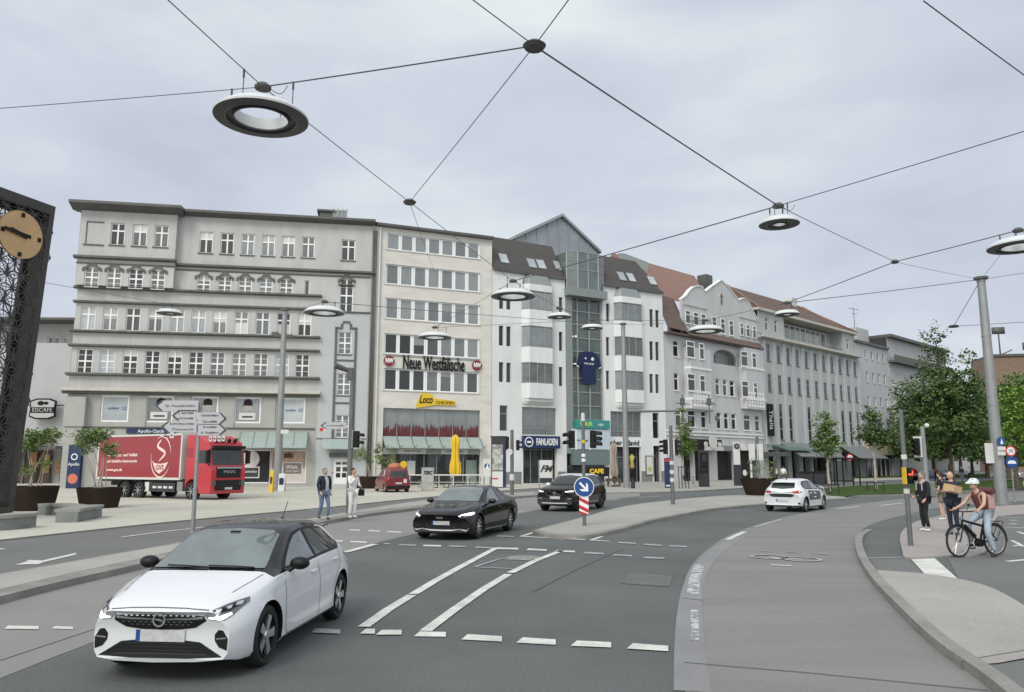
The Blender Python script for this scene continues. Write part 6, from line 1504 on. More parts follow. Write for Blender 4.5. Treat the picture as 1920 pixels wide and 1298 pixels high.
# ================================================================ STREET FURNITURE
def depth_at(u, v, z): return G(u, v, z)
def mast(name, label, base, top, r0, r1, m='mast', cat='mast', n=14, group=None, collar=()):
    b = G(*base); hgt = at(top[0], top[1], b.y).z
    e = empty(name, label, cat, b, 0, group)
    mb = MB(); mb.tube([(0,0,0),(0,0,hgt*.5),(0,0,hgt)], [r0,(r0+r1)/2,r1], n); mb.build('pole', m, e)
    mb = MB(); mb.lathe([(0,0),(r0*1.5,0),(r0*1.5,.04),(r0*1.05,.06)], n); mb.build('base_plate', m, e)
    for c in collar: mb = MB(); rr = r0+(r1-r0)*c; mb.lathe([(rr+.004,hgt*c-.03),(rr+.02,hgt*c-.03),(rr+.02,hgt*c+.03),(rr+.004,hgt*c+.03)], n); mb.build('collar', m, e)
    return e, b, hgt
def loc_of(e, u, v, dy=0.0):
    """local point of a thing for that place of the photograph, at the thing's own distance"""
    p = at(u, v, e.location.y+dy); return p - e.location
def signal(parent, p, rz=0, n=3, s=.26, lit=None, board=False):
    """traffic light head; its lenses face local -y turned by rz"""
    h = n*s+.06; mb = MB(); mb.box(-.13,.13,-.09,.09,-h/2,h/2)
    o = mb.build('signal_head', 'black', parent, p, rz, bevel=.02)
    if board: mb = MB(); mb.box(-.22,.22,.09,.11,-h/2-.1,h/2+.1); mb.build('backboard', 'offwhite', o)
    for k in range(n):
        z = h/2-.03-s*(k+.5)
        mb = MB(); mb.lathe([(0,-.10),(.095,-.10)], 16, c=(0,0,z), ax='y')
        col = 'lens_red' if (lit == 'red' and k == 0) else 'black'
        mb.build('lens', col, o)
        mb = MB(); nseg = 10
        for i in range(nseg):
            a0, a1 = math.pi*(-.1+1.2*i/nseg), math.pi*(-.1+1.2*(i+1)/nseg)
            q = [(math.cos(a0)*.105,-.09,z+math.sin(a0)*.105),(math.cos(a1)*.105,-.09,z+math.sin(a1)*.105),(math.cos(a1)*.105,-.30,z+math.sin(a1)*.09-.01),(math.cos(a0)*.105,-.30,z+math.sin(a0)*.09-.01)]
            mb.add(q, [(0,1,2,3)])
        mb.build('visor', 'black', o)
    return o
mat('board_grey', (.46,.46,.485), .5); mat('lens_red', (.6,.02,.02), .3, emit=(1,.05,.04,4))
# ---------------------------------------------------------------- clock tower with perforated skin
B = G(20, 976); T = Fac((B.x, B.y), R(72), 'clock_tower', 'dark perforated metal clock tower with a bronze clock face, cut off by the left edge', 'clock tower')
ut, ztp = T.uz(102, 392); uc_, zk = T.uz(34, 441); u0t, zt0 = T.uz(2, 354)
slope = 0.0; hb = -uc_ if uc_ < 0 else .6
WT = ut-uc_; WB = max(.75, WT*.62)
sh = 0-(uc_+WB)    # lower right corner stays at u = 0
def edge_r(z): return uc_+WT+(0-(uc_+WT))*(1-z/ztp)
def edge_l(z): return edge_r(z)-2*(WB+(WT-WB)*z/ztp)
top_z = ztp
DP = 1.1
fw_ = .22
mb = MB()
def quadbar(a, b, c, d, y0, y1): mb.prism([a,b,c,d], y0, y1)
for y0, y1 in ((-.06,.12),(DP-.12,DP+.06)):
    quadbar((edge_r(0),0),(edge_r(0)-fw_,0),(edge_r(top_z)-fw_,top_z),(edge_r(top_z),top_z), y0, y1)
    quadbar((edge_l(0),0),(edge_l(0)+fw_,0),(edge_l(top_z)+fw_,top_z),(edge_l(top_z),top_z), y0, y1)
    quadbar((edge_l(top_z)+fw_,top_z-.3),(edge_r(top_z)-fw_,top_z-.3),(edge_r(top_z)-fw_,top_z),(edge_l(top_z)+fw_,top_z), y0, y1)
    quadbar((edge_l(0)+fw_,0),(edge_r(0)-fw_,0),(edge_r(.5)-fw_,.5),(edge_l(.5)+fw_,.5), y0, y1)
for ef in (edge_r, edge_l):
    s_ = .04; mb.add([(ef(0)-s_,.12,0),(ef(0)-s_,DP-.12,0),(ef(top_z)-s_,DP-.12,top_z),(ef(top_z)-s_,.12,top_z),(ef(0)-s_-.03,.12,0),(ef(0)-s_-.03,DP-.12,0),(ef(top_z)-s_-.03,DP-.12,top_z),(ef(top_z)-s_-.03,.12,top_z)], [(0,1,2,3),(7,6,5,4),(0,3,7,4),(1,5,6,2)])
mb.box(edge_l(top_z), edge_r(top_z), -.06, DP+.06, top_z, top_z+.08)
mb.build('frame', 'tower_metal', T.e)
def lattice(y, seed, dens):
    rr = random.Random(seed); mb = MB(); s = .60; hh = s*math.sqrt(3)/2; th = .03
    rows_ = int(top_z/hh)+1
    for j in range(rows_):
        for i in range(-14, 16):
            x0 = uc_ + i*s + (j % 2)*s/2; z0 = .3+j*hh
            for tri in ([(x0,z0),(x0+s,z0),(x0+s/2,z0+hh)], [(x0+s,z0),(x0+1.5*s,z0+hh),(x0+s/2,z0+hh)]):
                cx = sum(p[0] for p in tri)/3; cz = sum(p[1] for p in tri)/3
                if not (edge_l(cz)+fw_*.6 < cx < edge_r(cz)-fw_*.6) or cz > top_z-.2: continue
                for k in range(3):           # each triangle into three, joined at its middle
                    t = [tri[k], tri[(k+1) % 3], (cx, cz)]
                    mx_, mz_ = sum(p[0] for p in t)/3, sum(p[1] for p in t)/3
                    f = min(.94, dens+.26*rr.random())
                    inn = [(mx_+(p[0]-mx_)*f, mz_+(p[1]-mz_)*f) for p in t]
                    for q in range(3):
                        a, b = t[q], t[(q+1) % 3]; c, d = inn[(q+1) % 3], inn[q]
                        mb.add([(a[0],y,a[1]),(b[0],y,b[1]),(c[0],y,c[1]),(d[0],y,d[1]),(c[0],y+th,c[1]),(d[0],y+th,d[1])], [(0,1,2,3),(3,2,4,5)])
    return mb.build('perforated_panel', 'tower_metal', T.e)
lattice(-.0, 4, .66); lattice(DP, 9, .90)
rk = T.u(75, 441)-uc_
mb = MB(); mb.lathe([(0,-.16),(rk,-.16),(rk,-.06),(0,-.06)], 40, ax='y'); ck = mb.build('clock_face', 'bronze', T.e, (uc_, 0, zk))
mb = MB(); 
for k in range(4):
    a = math.pi/2*k; mb.box(math.cos(a)*rk*.84-.06, math.cos(a)*rk*.84+.06, -.2, -.161, math.sin(a)*rk*.84-.08, math.sin(a)*rk*.84+.08)
mb.build('hour_mark', 'black', ck)
for a, L_, nm in ((R(175), rk*.85, 'minute_hand'), (R(166), rk*.55, 'hour_hand')):
    mb = MB(); c_, s_ = math.cos(a), math.sin(a); w_ = .07
    P_ = [(-.42*L_,-w_),( L_,-w_*.6),(L_,w_*.6),(-.42*L_,w_)]; mb.prism([(x*c_-z*s_, x*s_+z*c_) for x, z in P_], -.24, -.205); mb.build(nm, 'black', ck, (0, -.04*(nm[0] == 'm'), 0))
# ---------------------------------------------------------------- ring lamps on wires
ZL = 9.0
def ring_mesh(R_, ri, hh):
    mb = MB(); N = 48
    mb.lathe([(R_,-.015*R_),(R_*1.005,.03*R_),(R_*.93,.10*R_),(R_*.8,hh*.75),(ri+.10*R_,hh*.97),(ri+.03*R_,hh),(ri,hh*.97),(ri,.0)], N)
    top = mb.mesh('shade', 'lamp_white')
    mb = MB(); mb.lathe([(R_,-.016*R_),(ri+(R_-ri)*.42,-.035*R_),(ri+(R_-ri)*.36,.02*R_),(ri+(R_-ri)*.12,.03*R_),(ri+(R_-ri)*.08,-.03*R_),(ri,-.03*R_),(ri,.0)], N); under = mb.mesh('underside', 'lamp_dark')
    mb = MB(); mb.lathe([(ri+(R_-ri)*.39,-.034*R_),(ri+(R_-ri)*.43,-.048*R_),(ri+(R_-ri)*.47,-.034*R_)], N); rim_ = mb.mesh('rim', 'mast_dark')
    return top, under, rim_
BIGR, SMR = .93, .575
big = ring_mesh(BIGR, .56*BIGR, .26*BIGR); small = ring_mesh(SMR, .30*SMR, .36*SMR)
HUBS = {}; LAMPS = []
def lamp(key, u, v, bigone, hub, label):
    p = G(u, v, ZL); R_ = BIGR if bigone else SMR; ms = big if bigone else small
    e = empty('ring_lamp', label, 'street lamp', p, 0, 'ring lamps hung from wires over the junction')
    for n_, me in zip(('shade','underside','rim'), ms): inst(n_, me, e)
    h = at(hub[0], hub[1], p.y).z - ZL
    h = max(.42, h)
    mb = MB(); mb.lathe([(0,-.05),(.16,-.05),(.17,0),(.10,.07),(.0,.09)], 20, c=(0,0,h)); mb.build('hub', 'lamp_dark', e)
    LAMPS.append((key, e, R_, bigone, h))
    mb = MB(); pts = [tuple(q) for q in spline([(.1,0,h-.02),(.3,.05,h-.12),(.42,.02,h-.10),(.5,0,h+.03)], 5)]; mb.tube(pts, .008, 5); mb.build('flex', 'cable', e)
    HUBS[key] = p + Vector((0,0,h))
for a in [('a',490,222,1,(494,163),'large white ring lamp, biggest and nearest, upper left of the sky'),
          ('b',1461,421,0,(1459,386),'small white dome lamp hanging below the wire crossing at the upper right'),
          ('c',962,556,1,(962,527),'large white ring lamp in front of the left wing of the white building'),
          ('d',608,587,1,(608,566),'large white ring lamp beside the top of the tall left mast'),
          ('e',815,633,1,(815,614),'large white ring lamp in front of the sandstone office building'),
          ('f',1323,621,1,(1323,601),'large white ring lamp in front of the curved gable'),
          ('g',318,588,0,(318,572),'small white dome lamp, farthest left, before the grey corner building'),
          ('h',1049,595,0,(1049,578),'small white dome lamp just left of the glass stair tower'),
          ('i',1110,616,0,(1110,600),'small white dome lamp in front of the glass stair tower'),
          ('j',1476,590,0,(1476,568),'small white dome lamp in front of the brown hipped roof'),
          ('k',1912,463,1,(1922,432),'large white ring lamp cut off by the right edge')]: lamp(*a)
# ---------------------------------------------------------------- masts
mL, mLb, mLh = mast('mast', 'tall tapering grey mast carrying wires, before the grey corner building', (519,922), (528,583), .30, .19, group='masts that carry the lamp wires', collar=(.5,.98))
mC, mCb, mCh = mast('mast', 'tall tapering grey mast with a long sign arm, before the white building', (1175,917), (1168,609), .28, .17, group='masts that carry the lamp wires', collar=(.45,.98))
mR, mRb, mRh = mast('mast', 'thick tapering grey mast at the right, in front of the big trees', (1879,946), (1842,524), .30, .20, group='masts that carry the lamp wires', collar=(.43,.74,.99))
mast('mast', 'slim grey mast between the big tree and the red pedestrian light', (1741,950), (1729,800), .13, .10, group='masts that carry the lamp wires')
mb = MB(); p = loc_of(mL, 529, 628); mb.tube([(p.x-.6,0,p.z+.1),(p.x+.6,0,p.z-.1)], .05)
for sg in (-1,1): mb.box(p.x+sg*.55-.25, p.x+sg*.55+.25, -.12, .12, p.z-sg*.1-.12, p.z-sg*.1+.12)
mb.build('camera_arm', 'gutter', mL)
mb = MB(); mb.lathe([(0,mLh),(.32,mLh),(.32,mLh+.12),(0,mLh+.12)], 14); mb.build('cap', 'gutter', mL)
mb = MB(); mb.lathe([(0,mCh),(.30,mCh),(.30,mCh+.12),(0,mCh+.12)], 14); mb.build('cap', 'gutter', mC)
mb = MB(); mb.lathe([(0,mRh),(.36,mRh),(.36,mRh+.12),(0,mRh+.12)], 14); mb.build('cap', 'gutter', mR)
mb = MB(); p = loc_of(mC, 1172, 772); q = loc_of(mC, 1337, 767); mb.tube([(p.x,0,p.z),(q.x,0,p.z+.1)], [.11,.06]); arm = mb.build('sign_arm', 'mast_dark', mC)
for u_, hh in ((1280,.5),(1330,.7)):
    q = loc_of(mC, u_, 769); mb = MB(); mb.tube([(q.x,0,q.z-1.2),(q.x,0,q.z+1.3)], .05); mb.tube([(q.x-.6,0,q.z+.6),(q.x+.6,0,q.z+.5)], .04); mb.box(q.x-.16,q.x+.16,-.2,.2,q.z+.4,q.z+1.0); mb.box(q.x+.5,q.x+.75,-.15,.15,q.z-.9,q.z-.5); mb.build('arm_fitting', 'gutter', arm)
p = loc_of(mL, 531, 810); mb = MB(); mb.box(p.x-.1,p.x+.5,-.34,-.3,p.z-.15,p.z+.15); mb.build('small_sign', 'offwhite', mL)
# ---------------------------------------------------------------- wires
def wire(a, b, r=.016, sag=.02, label=None):
    a = Vector(a); b = Vector(b); L_ = (b-a).length; pts = [a.lerp(b, t/10) - Vector((0,0,4*sag*L_*.5*(t/10)*(1-t/10))) for t in range(11)]
    mb = MB(); mb.tube([p-a for p in pts], r, 5, cap=False); o = mb.build('wire', 'cable', None, a)
    return tag(o, label, 'wire', 'wires strung over the junction')
def N(u, v, z=9.75): return G(u, v, z)
X1 = N(1002, 86, 9.8); X2 = N(768, 379, 9.9); X3 = N(1678, 491, 9.9); X4 = N(1788, 612, 9.9)
hubs = [('wire_hub','round dark wire hub at the top of the sky where five wires meet',X1,.22),('wire_hub','small dark wire hub above the grey building roof',X2,.2),('wire_hub','tiny dark wire clamp left of the right-hand mast top, in the open sky',X3,.15),('wire_hub','small dark wire hub above the big tree',X4,.3)]
for n_, l_, p, r_ in hubs:
    mb = MB(); mb.lathe([(0,-.06),(r_*.8,-.06),(r_,0),(r_*.6,.07),(0,.09)], 20); tag(mb.build(n_, 'lamp_dark', None, p), l_, 'wire hub', 'hubs where the wires meet')
U = HUBS
def ext(a, b, k): return a + (b-a)*k
tops = Vector((0,0,1))
mLt, mCt, mRt = mLb+tops*mLh, mCb+tops*mCh, mRb+tops*mRh
W_ = [(U['a'], ext(U['a'], N(318,2), 1.6), 'thin wire running up to the top edge left of the nearest ring lamp', .014),
      (U['a'], ext(U['a'], N(0,202), 1.5), 'wire from the nearest ring lamp to the left edge', .012),
      (U['a'], X1, 'wire joining the nearest ring lamp to the top hub', .020),
      (U['a'], X2, 'wire slanting down from the nearest ring lamp to the small hub', .014),
      (X1, X2, 'wire from the top hub down to the small hub above the grey roof', .014),
      (X1, ext(X1, N(890,2), 1.5), 'wire from the top hub up to the left at the top edge', .014),
      (X1, ext(X1, N(1064,2), 1.5), 'wire from the top hub up to the right at the top edge', .014),
      (X1, U['b'], 'long wire from the top hub down to the small dome lamp at the upper right', .024),
      (U['b'], ext(U['b'], N(1918,246), 1.4), 'wire from the upper right dome lamp to the right edge', .018),
      (U['b'], U['c'], 'long wire from the upper right dome lamp down to the white building ring lamp', .026),
      (U['b'], X3, 'thin wire from the upper right dome lamp to the tiny clamp', .015),
      (X3, U['j'], 'wire from the tiny clamp down to the lamp before the brown hipped roof', .024),
      (X3, U['k'], 'wire from the tiny clamp up to the ring lamp at the right edge', .024),
      (X3, mRt, 'thin wire from the tiny clamp to the right-hand mast top', .012),
      (N(1732,2,9.8), ext(N(1732,2,9.8), N(1920,140,9.8), 1.3), 'wire crossing the top right corner of the sky', .016),
      (X2, U['c'], 'thin wire from the small hub down to the ring lamp before the white building', .014),
      (X2, FN.P + Vector((6,1.5,F.z(0,0) if 0 else 20.5)), 'thin wire from the small hub down to the office building roof', .012),
      (U['c'], U['e'], 'thin wire between the two large ring lamps before the office building', .012),
      (U['c'], U['h'], 'thin wire between the ring lamp and the dome lamp before the white building', .014),
      (mLt, U['d'], 'wire from the tall left mast to the ring lamp beside it', .016),
      (U['d'], mCt, 'nearly level wire between the left mast lamp and the centre mast', .022),
      (mLt, U['g'], 'wire from the tall left mast to the farthest left dome lamp', .014),
      (U['g'], ext(U['g'], N(86,530), 1.2), 'thin wire from the farthest left dome lamp to the clock tower', .014),
      (U['e'], U['i'], 'thin wire from the office building lamp to the glass tower lamp', .014),
      (U['i'], U['f'], 'thin wire from the glass tower lamp to the curved gable lamp', .016),
      (mCt, U['h'], 'short wire from the centre mast to the dome lamp left of the glass tower', .016),
      (U['f'], mCt, 'wire between the centre mast and the curved gable lamp', .014),
      (U['f'], U['j'], 'thin wire between the curved gable lamp and the brown roof lamp', .016),
      (U['j'], mRt, 'long wire from the brown roof lamp to the right-hand mast top', .024),
      (mRt, X4, 'wire from the right-hand mast top down to the hub above the big tree', .022),
      (X4, ext(X4, N(1918,604), 1.5), 'wire from the hub above the big tree to the right edge', .02),
      (mRt, U['k'], 'thin wire from the right-hand mast top up to the right-edge lamp', .010),
      (mRt, ext(mRt, at(1918,512,mRt.y-3), 1.5), 'wire from the right-hand mast top to the right edge', .016)]
for a, b, l_, r_ in W_: wire(a, b, r_*.75, .004, l_)
for key, e, R_, bigone, h in LAMPS:      # the shade hangs from its own wires
    hb_ = HUBS[key]; ds = []
    for a, b, l_, r_ in W_:
        for p, q in ((a, b), (b, a)):
            if (p-hb_).length < .01: ds.append((q-p)/max(.01, Vector(((q-p).x,(q-p).y)).length))
    if len(ds) == 1: ds.append(-ds[0])
    rr_ = R_*(.74 if bigone else .5); z0 = (.20 if bigone else .27)*R_
    for d in ds[:4]:
        x, y, z1 = d.x*rr_, d.y*rr_, h+d.z*rr_
        mb = MB(); mb.tube([(x,y,z0),(x,y,z1)], .010, 6); mb.tube([(x,y,z1-.16),(x,y,z1+.01)], .022, 6); mb.build('hanger', 'lamp_dark', e)
# ---------------------------------------------------------------- poles with signs and signals
def arrowboard(e, u0, v0, u1, v1, left, lines, m='board_grey'):
    a = loc_of(e, u0, v1); b = loc_of(e, u1, v0); w_, h_ = b.x-a.x, b.z-a.z; tipw = .2
    P_ = [(0,0),(w_,0),(w_,h_),(0,h_)]
    P_ = [(0,h_/2),(tipw,0),(w_,0),(w_,h_),(tipw,h_)] if left else [(0,0),(w_-tipw,0),(w_,h_/2),(w_-tipw,h_),(0,h_)]
    mb = MB(); mb.prism(P_, -.015, .015); o = mb.build('sign_board', m, e, (a.x, -.14, a.z))
    mb = MB()
    if left: mb.prism([(0+.01,h_/2),(tipw,h_-.01),(tipw+.06,h_-.01),(.08,h_/2),(tipw+.06,.01),(tipw,.01)], -.022, -.016)
    else: mb.prism([(w_-.01,h_/2),(w_-tipw,h_-.01),(w_-tipw-.06,h_-.01),(w_-.08,h_/2),(w_-tipw-.06,.01),(w_-tipw,.01)], -.022, -.016)
    mb.build('arrow', 'graffiti', o)
    for i, s_ in enumerate(lines):
        wl = min(w_*.6, .06*len(s_)+.1)
        text(s_, h_*.40/len(lines)**.3*.8, 'graffiti', o, (w_*.5+(.05 if left else -.08), -.02, h_*(1-(i+.5)/len(lines))), ext=.002, width=wl)
        text('%d km' % (2+i*3), h_*.26, 'graffiti', o, (w_-.16 if left else w_-.42, -.02, h_*(1-(i+.5)/len(lines))), ext=.002, width=.13)
e, b, h = mast('signpost', 'slim grey post with five white arrow boards for cyclists, left of the red lorry cab', (361,1000), (372,753), .065, .05, 'steel', 'signpost')
arrowboard(e, 294,752,376,772,True,['Gr. Kesselbrink']); arrowboard(e, 325,770,373,790,True,['S. Bahnhof','Altstadt']); arrowboard(e, 305,790,373,811,True,['Schildesche','Theesen']); arrowboard(e, 374,774,430,797,False,['Gadderbaum','Quelle']); arrowboard(e, 374,796,430,817,False,['Sieker','A. Stieghorst'])
for u0,u1,v0,v1,mm in ((311,316,812,820,'graffiti'),(322,330,811,822,'offwhite'),(395,401,818,828,'offwhite'),(403,409,818,828,'offwhite'),(411,417,818,828,'offwhite'),(419,425,818,828,'offwhite')):
    a = loc_of(e,u0,v1); b_ = loc_of(e,u1,v0); mb = MB(); mb.box(a.x,b_.x,-.15,-.13,a.z,b_.z); o = mb.build('route_badge', mm, e); 
    mb = MB(); c_ = (a+b_)/2; mb.lathe([(0,0),(.028,0),(.028,.004),(0,.004)], 10, c=(c_.x,-.156,c_.z), ax='y'); mb.build('badge_symbol', 'graffiti' if mm != 'graffiti' else 'offwhite', o)
e, b, h = mast('signal_post', 'dark post with camera arm, arrow board and traffic light, beside the woman in white', (653,969), (656,694), .11, .09, 'mast_dark', 'signal post')
a = loc_of(e,631,687); c_ = loc_of(e,656,697); mb = MB(); mb.tube([(a.x,-.3,a.z),(c_.x+.05,0,c_.z)], [.13,.08], 8); mb.box(c_.x-.1,c_.x+.14,-.12,.12,c_.z-.35,c_.z+.15); mb.build('camera', 'gutter', e)
arrowboard(e, 602,792,651,805,True,['Innenstadt'])
a = loc_of(e,601,809); b_ = loc_of(e,613,803); mb = MB(); mb.box(a.x,a.x+.14,-.15,-.13,a.z,b_.z,0); mb.box(a.x+.15,a.x+.26,-.15,-.13,a.z,b_.z,1); mb.build('route_badge', ['sign_red','offwhite'], e)
p = loc_of(e, 669, 824); signal(e, (p.x, -.05, p.z), R(80), 2, .30); mb = MB(); mb.tube([(0,0,p.z+.3),(p.x,-.05,p.z+.3)], .02); mb.tube([(0,0,p.z-.3),(p.x,-.05,p.z-.3)], .02); mb.box(p.x-.17,p.x-.13,-.2,.1,p.z-.36,p.z+.36); mb.build('bracket', 'steel', e)
e, b, h = mast('signal_post', 'dark post with a small traffic light, left of the navy fan shop sign', (960,932), (957,806), .13, .11, 'mast_dark', 'signal post')
p = loc_of(e, 968, 835); signal(e, (p.x+.1, -.05, p.z), R(75), 2, .30)
p = loc_of(e, 951, 835); mb = MB(); mb.box(p.x-.1,p.x+.12,-.1,.1,p.z-.5,p.z+.55); mb.build('control_box', 'black', e); p = loc_of(e,955,848); mb = MB(); mb.lathe([(0,-.2),(.22,-.2),(.22,-.17),(0,-.17)], 16, c=(p.x,0,p.z), ax='y'); mb.build('round_sign', 'offwhite', e)
p = loc_of(e,960,895); mb = MB(); mb.lathe([(.14,p.z-.2),(.16,p.z-.2),(.16,p.z+.2),(.14,p.z+.2)], 10); mb.build('sticker_band', 'offwhite', e)
e, b, h = mast('keep_right_post', 'island post with blue arrow disc, red and white marker and two traffic lights', (1096,992), (1092,790), .06, .055, 'mast_dark', 'sign post')
p = loc_of(e, 1094.5, 913.5); mb = MB(); mb.lathe([(0,-.10),(.325,-.10),(.325,-.08),(0,-.08)], 36, c=(p.x,0,p.z), ax='y'); sg = mb.build('arrow_disc', 'white', e)
mb = MB(); mb.lathe([(0,-.106),(.30,-.106),(.30,-.101),(0,-.101)], 36, c=(p.x,0,p.z), ax='y'); mb.build('blue_field', 'sign_blue', sg)
A_ = [(-.035,.20),(.035,.20),(.035,-.05),(.15,.06),(.15,-.035),(0,-.19),(-.15,-.035),(-.15,.06),(-.035,-.05)]; q = R(45)
mb = MB(); mb.prism([(p.x+x*math.cos(q)-z*math.sin(q), p.z+x*math.sin(q)+z*math.cos(q)) for x, z in A_], -.112, -.107); mb.build('arrow', 'white', sg)
a = loc_of(e, 1086, 964); b_ = loc_of(e, 1103, 932); mb = MB(); mb.box(a.x,b_.x,-.09,-.07,a.z,b_.z); mk = mb.build('hazard_marker', 'white', e); mb = MB(); w_, h_ = b_.x-a.x, b_.z-a.z
for z0 in (-.30*h_, .06*h_, .52*h_):
    P_ = [(0,z0+.50*h_),(w_,z0+.22*h_),(w_,z0),(0,z0+.28*h_)]
    P_ = [(x, min(h_, max(0, z))) for x, z in P_]; mb.prism([(a.x+x, a.z+z) for x, z in P_], -.094, -.0905)
mb.build('red_stripe', 'sign_red', mk)
p = loc_of(e,1111,824); signal(e, (p.x, -.02, p.z), R(70), 3, .17); p = loc_of(e,1073,824); o = signal(e, (p.x, .02, p.z), R(-70), 2, .25)
for uu, mm in ((1080,'offwhite'),(1106,'offwhite')):
    p = loc_of(e,uu,825); mb = MB(); mb.box(p.x-.04,p.x+.02,-.12,.12,p.z-.32,p.z+.30); mb.build('backboard', 'offwhite', e)
for vv, mm in ((828,'yellow'),(854,'white'),(863,'white')): p = loc_of(e,1093,vv); mb = MB(); mb.lathe([(.055,p.z-.05),(.068,p.z-.05),(.068,p.z+.05),(.055,p.z+.05)], 12); mb.build('sticker', mm, e)
mb = MB(); mb.lathe([(0,h),(.07,h),(.06,h+.25),(0,h+.28)], 12); mb.build('detector', 'offwhite', e)
e, b, h = mast('signal_post', 'dark post with two traffic lights on the far end of the island', (1262,950), (1259,798), .10, .08, 'mast_dark', 'signal post')
for uu, rz in ((1248,R(-80)),(1267,R(80))): p = loc_of(e,uu,838); signal(e, (p.x,0,p.z), rz, 3, .22); mb = MB(); sgn = 1 if uu < 1260 else -1; mb.box(p.x+sgn*.12-.03,p.x+sgn*.12+.03,-.15,.15,p.z-.4,p.z+.4); mb.build('backboard', 'offwhite', e)
for vv in (868, 885, 900): p = loc_of(e,1261,vv); mb = MB(); mb.lathe([(.09,p.z-.09),(.11,p.z-.09),(.11,p.z+.09),(.09,p.z+.09)], 12); mb.build('sticker', 'offwhite', e)
e, b, h = mast('signal_post', 'dark post with two pale-backed traffic lights behind the round brown planter', (1424,926), (1415,819), .13, .11, 'mast_dark', 'signal post')
for uu in (1409, 1424): p = loc_of(e,uu,848); signal(e, (p.x,.0,p.z), R(180), 3, .30, board=True)
mb = MB(); mb.tube([(-.5,0,0),(-.5,0,2.8)], .08); mb.build('side_post', 'offwhite', e)
e, b, h = mast('pedestrian_signal_post', 'grey post at the right refuge with a red pedestrian light and stickers', (1708,1027), (1689,768), .062, .055, 'mast_dark', 'signal post')
p = loc_of(e, 1700, 892); o = signal(e, (p.x-.0, -.11, p.z), R(8), 2, .17, lit='red'); o.scale = (.74,.8,1)
mb = MB(); mb.box(p.x-.13,p.x-.10,-.2,-.02,p.z-.21,p.z+.21); mb.build('backboard', 'yellow', e)
for vv in (857, 921): q = loc_of(e,1700,vv); mb = MB(); mb.lathe([(.062,q.z-.06),(.07,q.z-.06),(.07,q.z+.06),(.062,q.z+.06)], 12); mb.build('sticker', 'offwhite', e)
sgp = bpy.data.objects['mast.003']; p = loc_of(sgp, 1719, 838); signal(sgp, (p.x,-.0,p.z), R(-60), 3, .26, board=True); mb = MB(); mb.tube([(0,0,p.z+.3),(p.x,0,p.z+.3)], .02); mb.build('bracket', 'offwhite', sgp)
mb = MB(); q = loc_of(sgp, 1738, 800); mb.sphere((q.x,0,q.z+.05), .12, 10); mb.build('detector', 'offwhite', sgp)
# signs on the thick mast and the 30 sign beside it
q = loc_of(mR, 1866, 828); mb = MB(); mb.lathe([(0,-.5),(.22,-.5),(.22,-.47),(0,-.47)], 24, c=(q.x,0,q.z), ax='y'); s_ = mb.build('cycle_sign', 'sign_blue', mR); mb = MB(); mb.prism([(q.x-.05,q.z-.14),(q.x+.1,q.z-.14),(q.x+.02,q.z+.14)], -.508, -.502); mb.build('symbol', 'white', s_)
for v0, v1 in ((838,845),(847,854)): a = loc_of(mR,1860,v1); b_ = loc_of(mR,1874,v0); mb = MB(); mb.box(a.x,b_.x,-.5,-.48,a.z,b_.z); mb.build('plate_sign', 'offwhite', mR)
q = loc_of(mR, 1853, 850); signal(mR, (q.x,0,q.z), R(180), 3, .26, board=True)
e, b, h = mast('speed_sign', 'post with a speed limit 30 sign over a blue disc, right of the thick mast', (1903,941), (1893,834), .04, .04, 'steel', 'road sign')
q = loc_of(e, 1893.5, 846); mb = MB(); mb.lathe([(0,-.08),(.30,-.08),(.30,-.06),(0,-.06)], 30, c=(q.x,0,q.z), ax='y'); s_ = mb.build('speed_disc', 'sign_red', e); mb = MB(); mb.lathe([(0,-.086),(.22,-.086),(.22,-.081),(0,-.081)], 30, c=(q.x,0,q.z), ax='y'); mb.build('white_field', 'white', s_); text('30', .28, 'black', s_, (q.x,-.09,q.z), ext=.002)
q = loc_of(e, 1895.5, 867); mb = MB(); mb.lathe([(0,-.08),(.33,-.08),(.33,-.06),(0,-.06)], 30, c=(q.x,0,q.z), ax='y'); s_ = mb.build('car_disc', 'sign_blue', e); mb = MB(); mb.prism([(q.x-.24,q.z-.08),(q.x+.24,q.z-.08),(q.x+.22,q.z+.02),(q.x+.12,q.z+.1),(q.x-.12,q.z+.1),(q.x-.22,q.z+.02)], -.088, -.082); mb.build('symbol', 'white', s_)
e, b, h = mast('speed_sign', 'round speed limit 30 sign on a thin post before the bus shelter', (1596,909), (1593,851), .05, .05, 'steel', 'road sign')
q = loc_of(e, 1593, 858); mb = MB(); mb.lathe([(0,-.08),(.36,-.08),(.36,-.06),(0,-.06)], 24, c=(q.x,0,q.z), ax='y'); s_ = mb.build('speed_disc', 'sign_red', e); mb = MB(); mb.lathe([(0,-.086),(.25,-.086),(.25,-.081),(0,-.081)], 24, c=(q.x,0,q.z), ax='y'); mb.build('white_field', 'white', s_); text('30', .32, 'black', s_, (q.x,-.09,q.z), ext=.002)
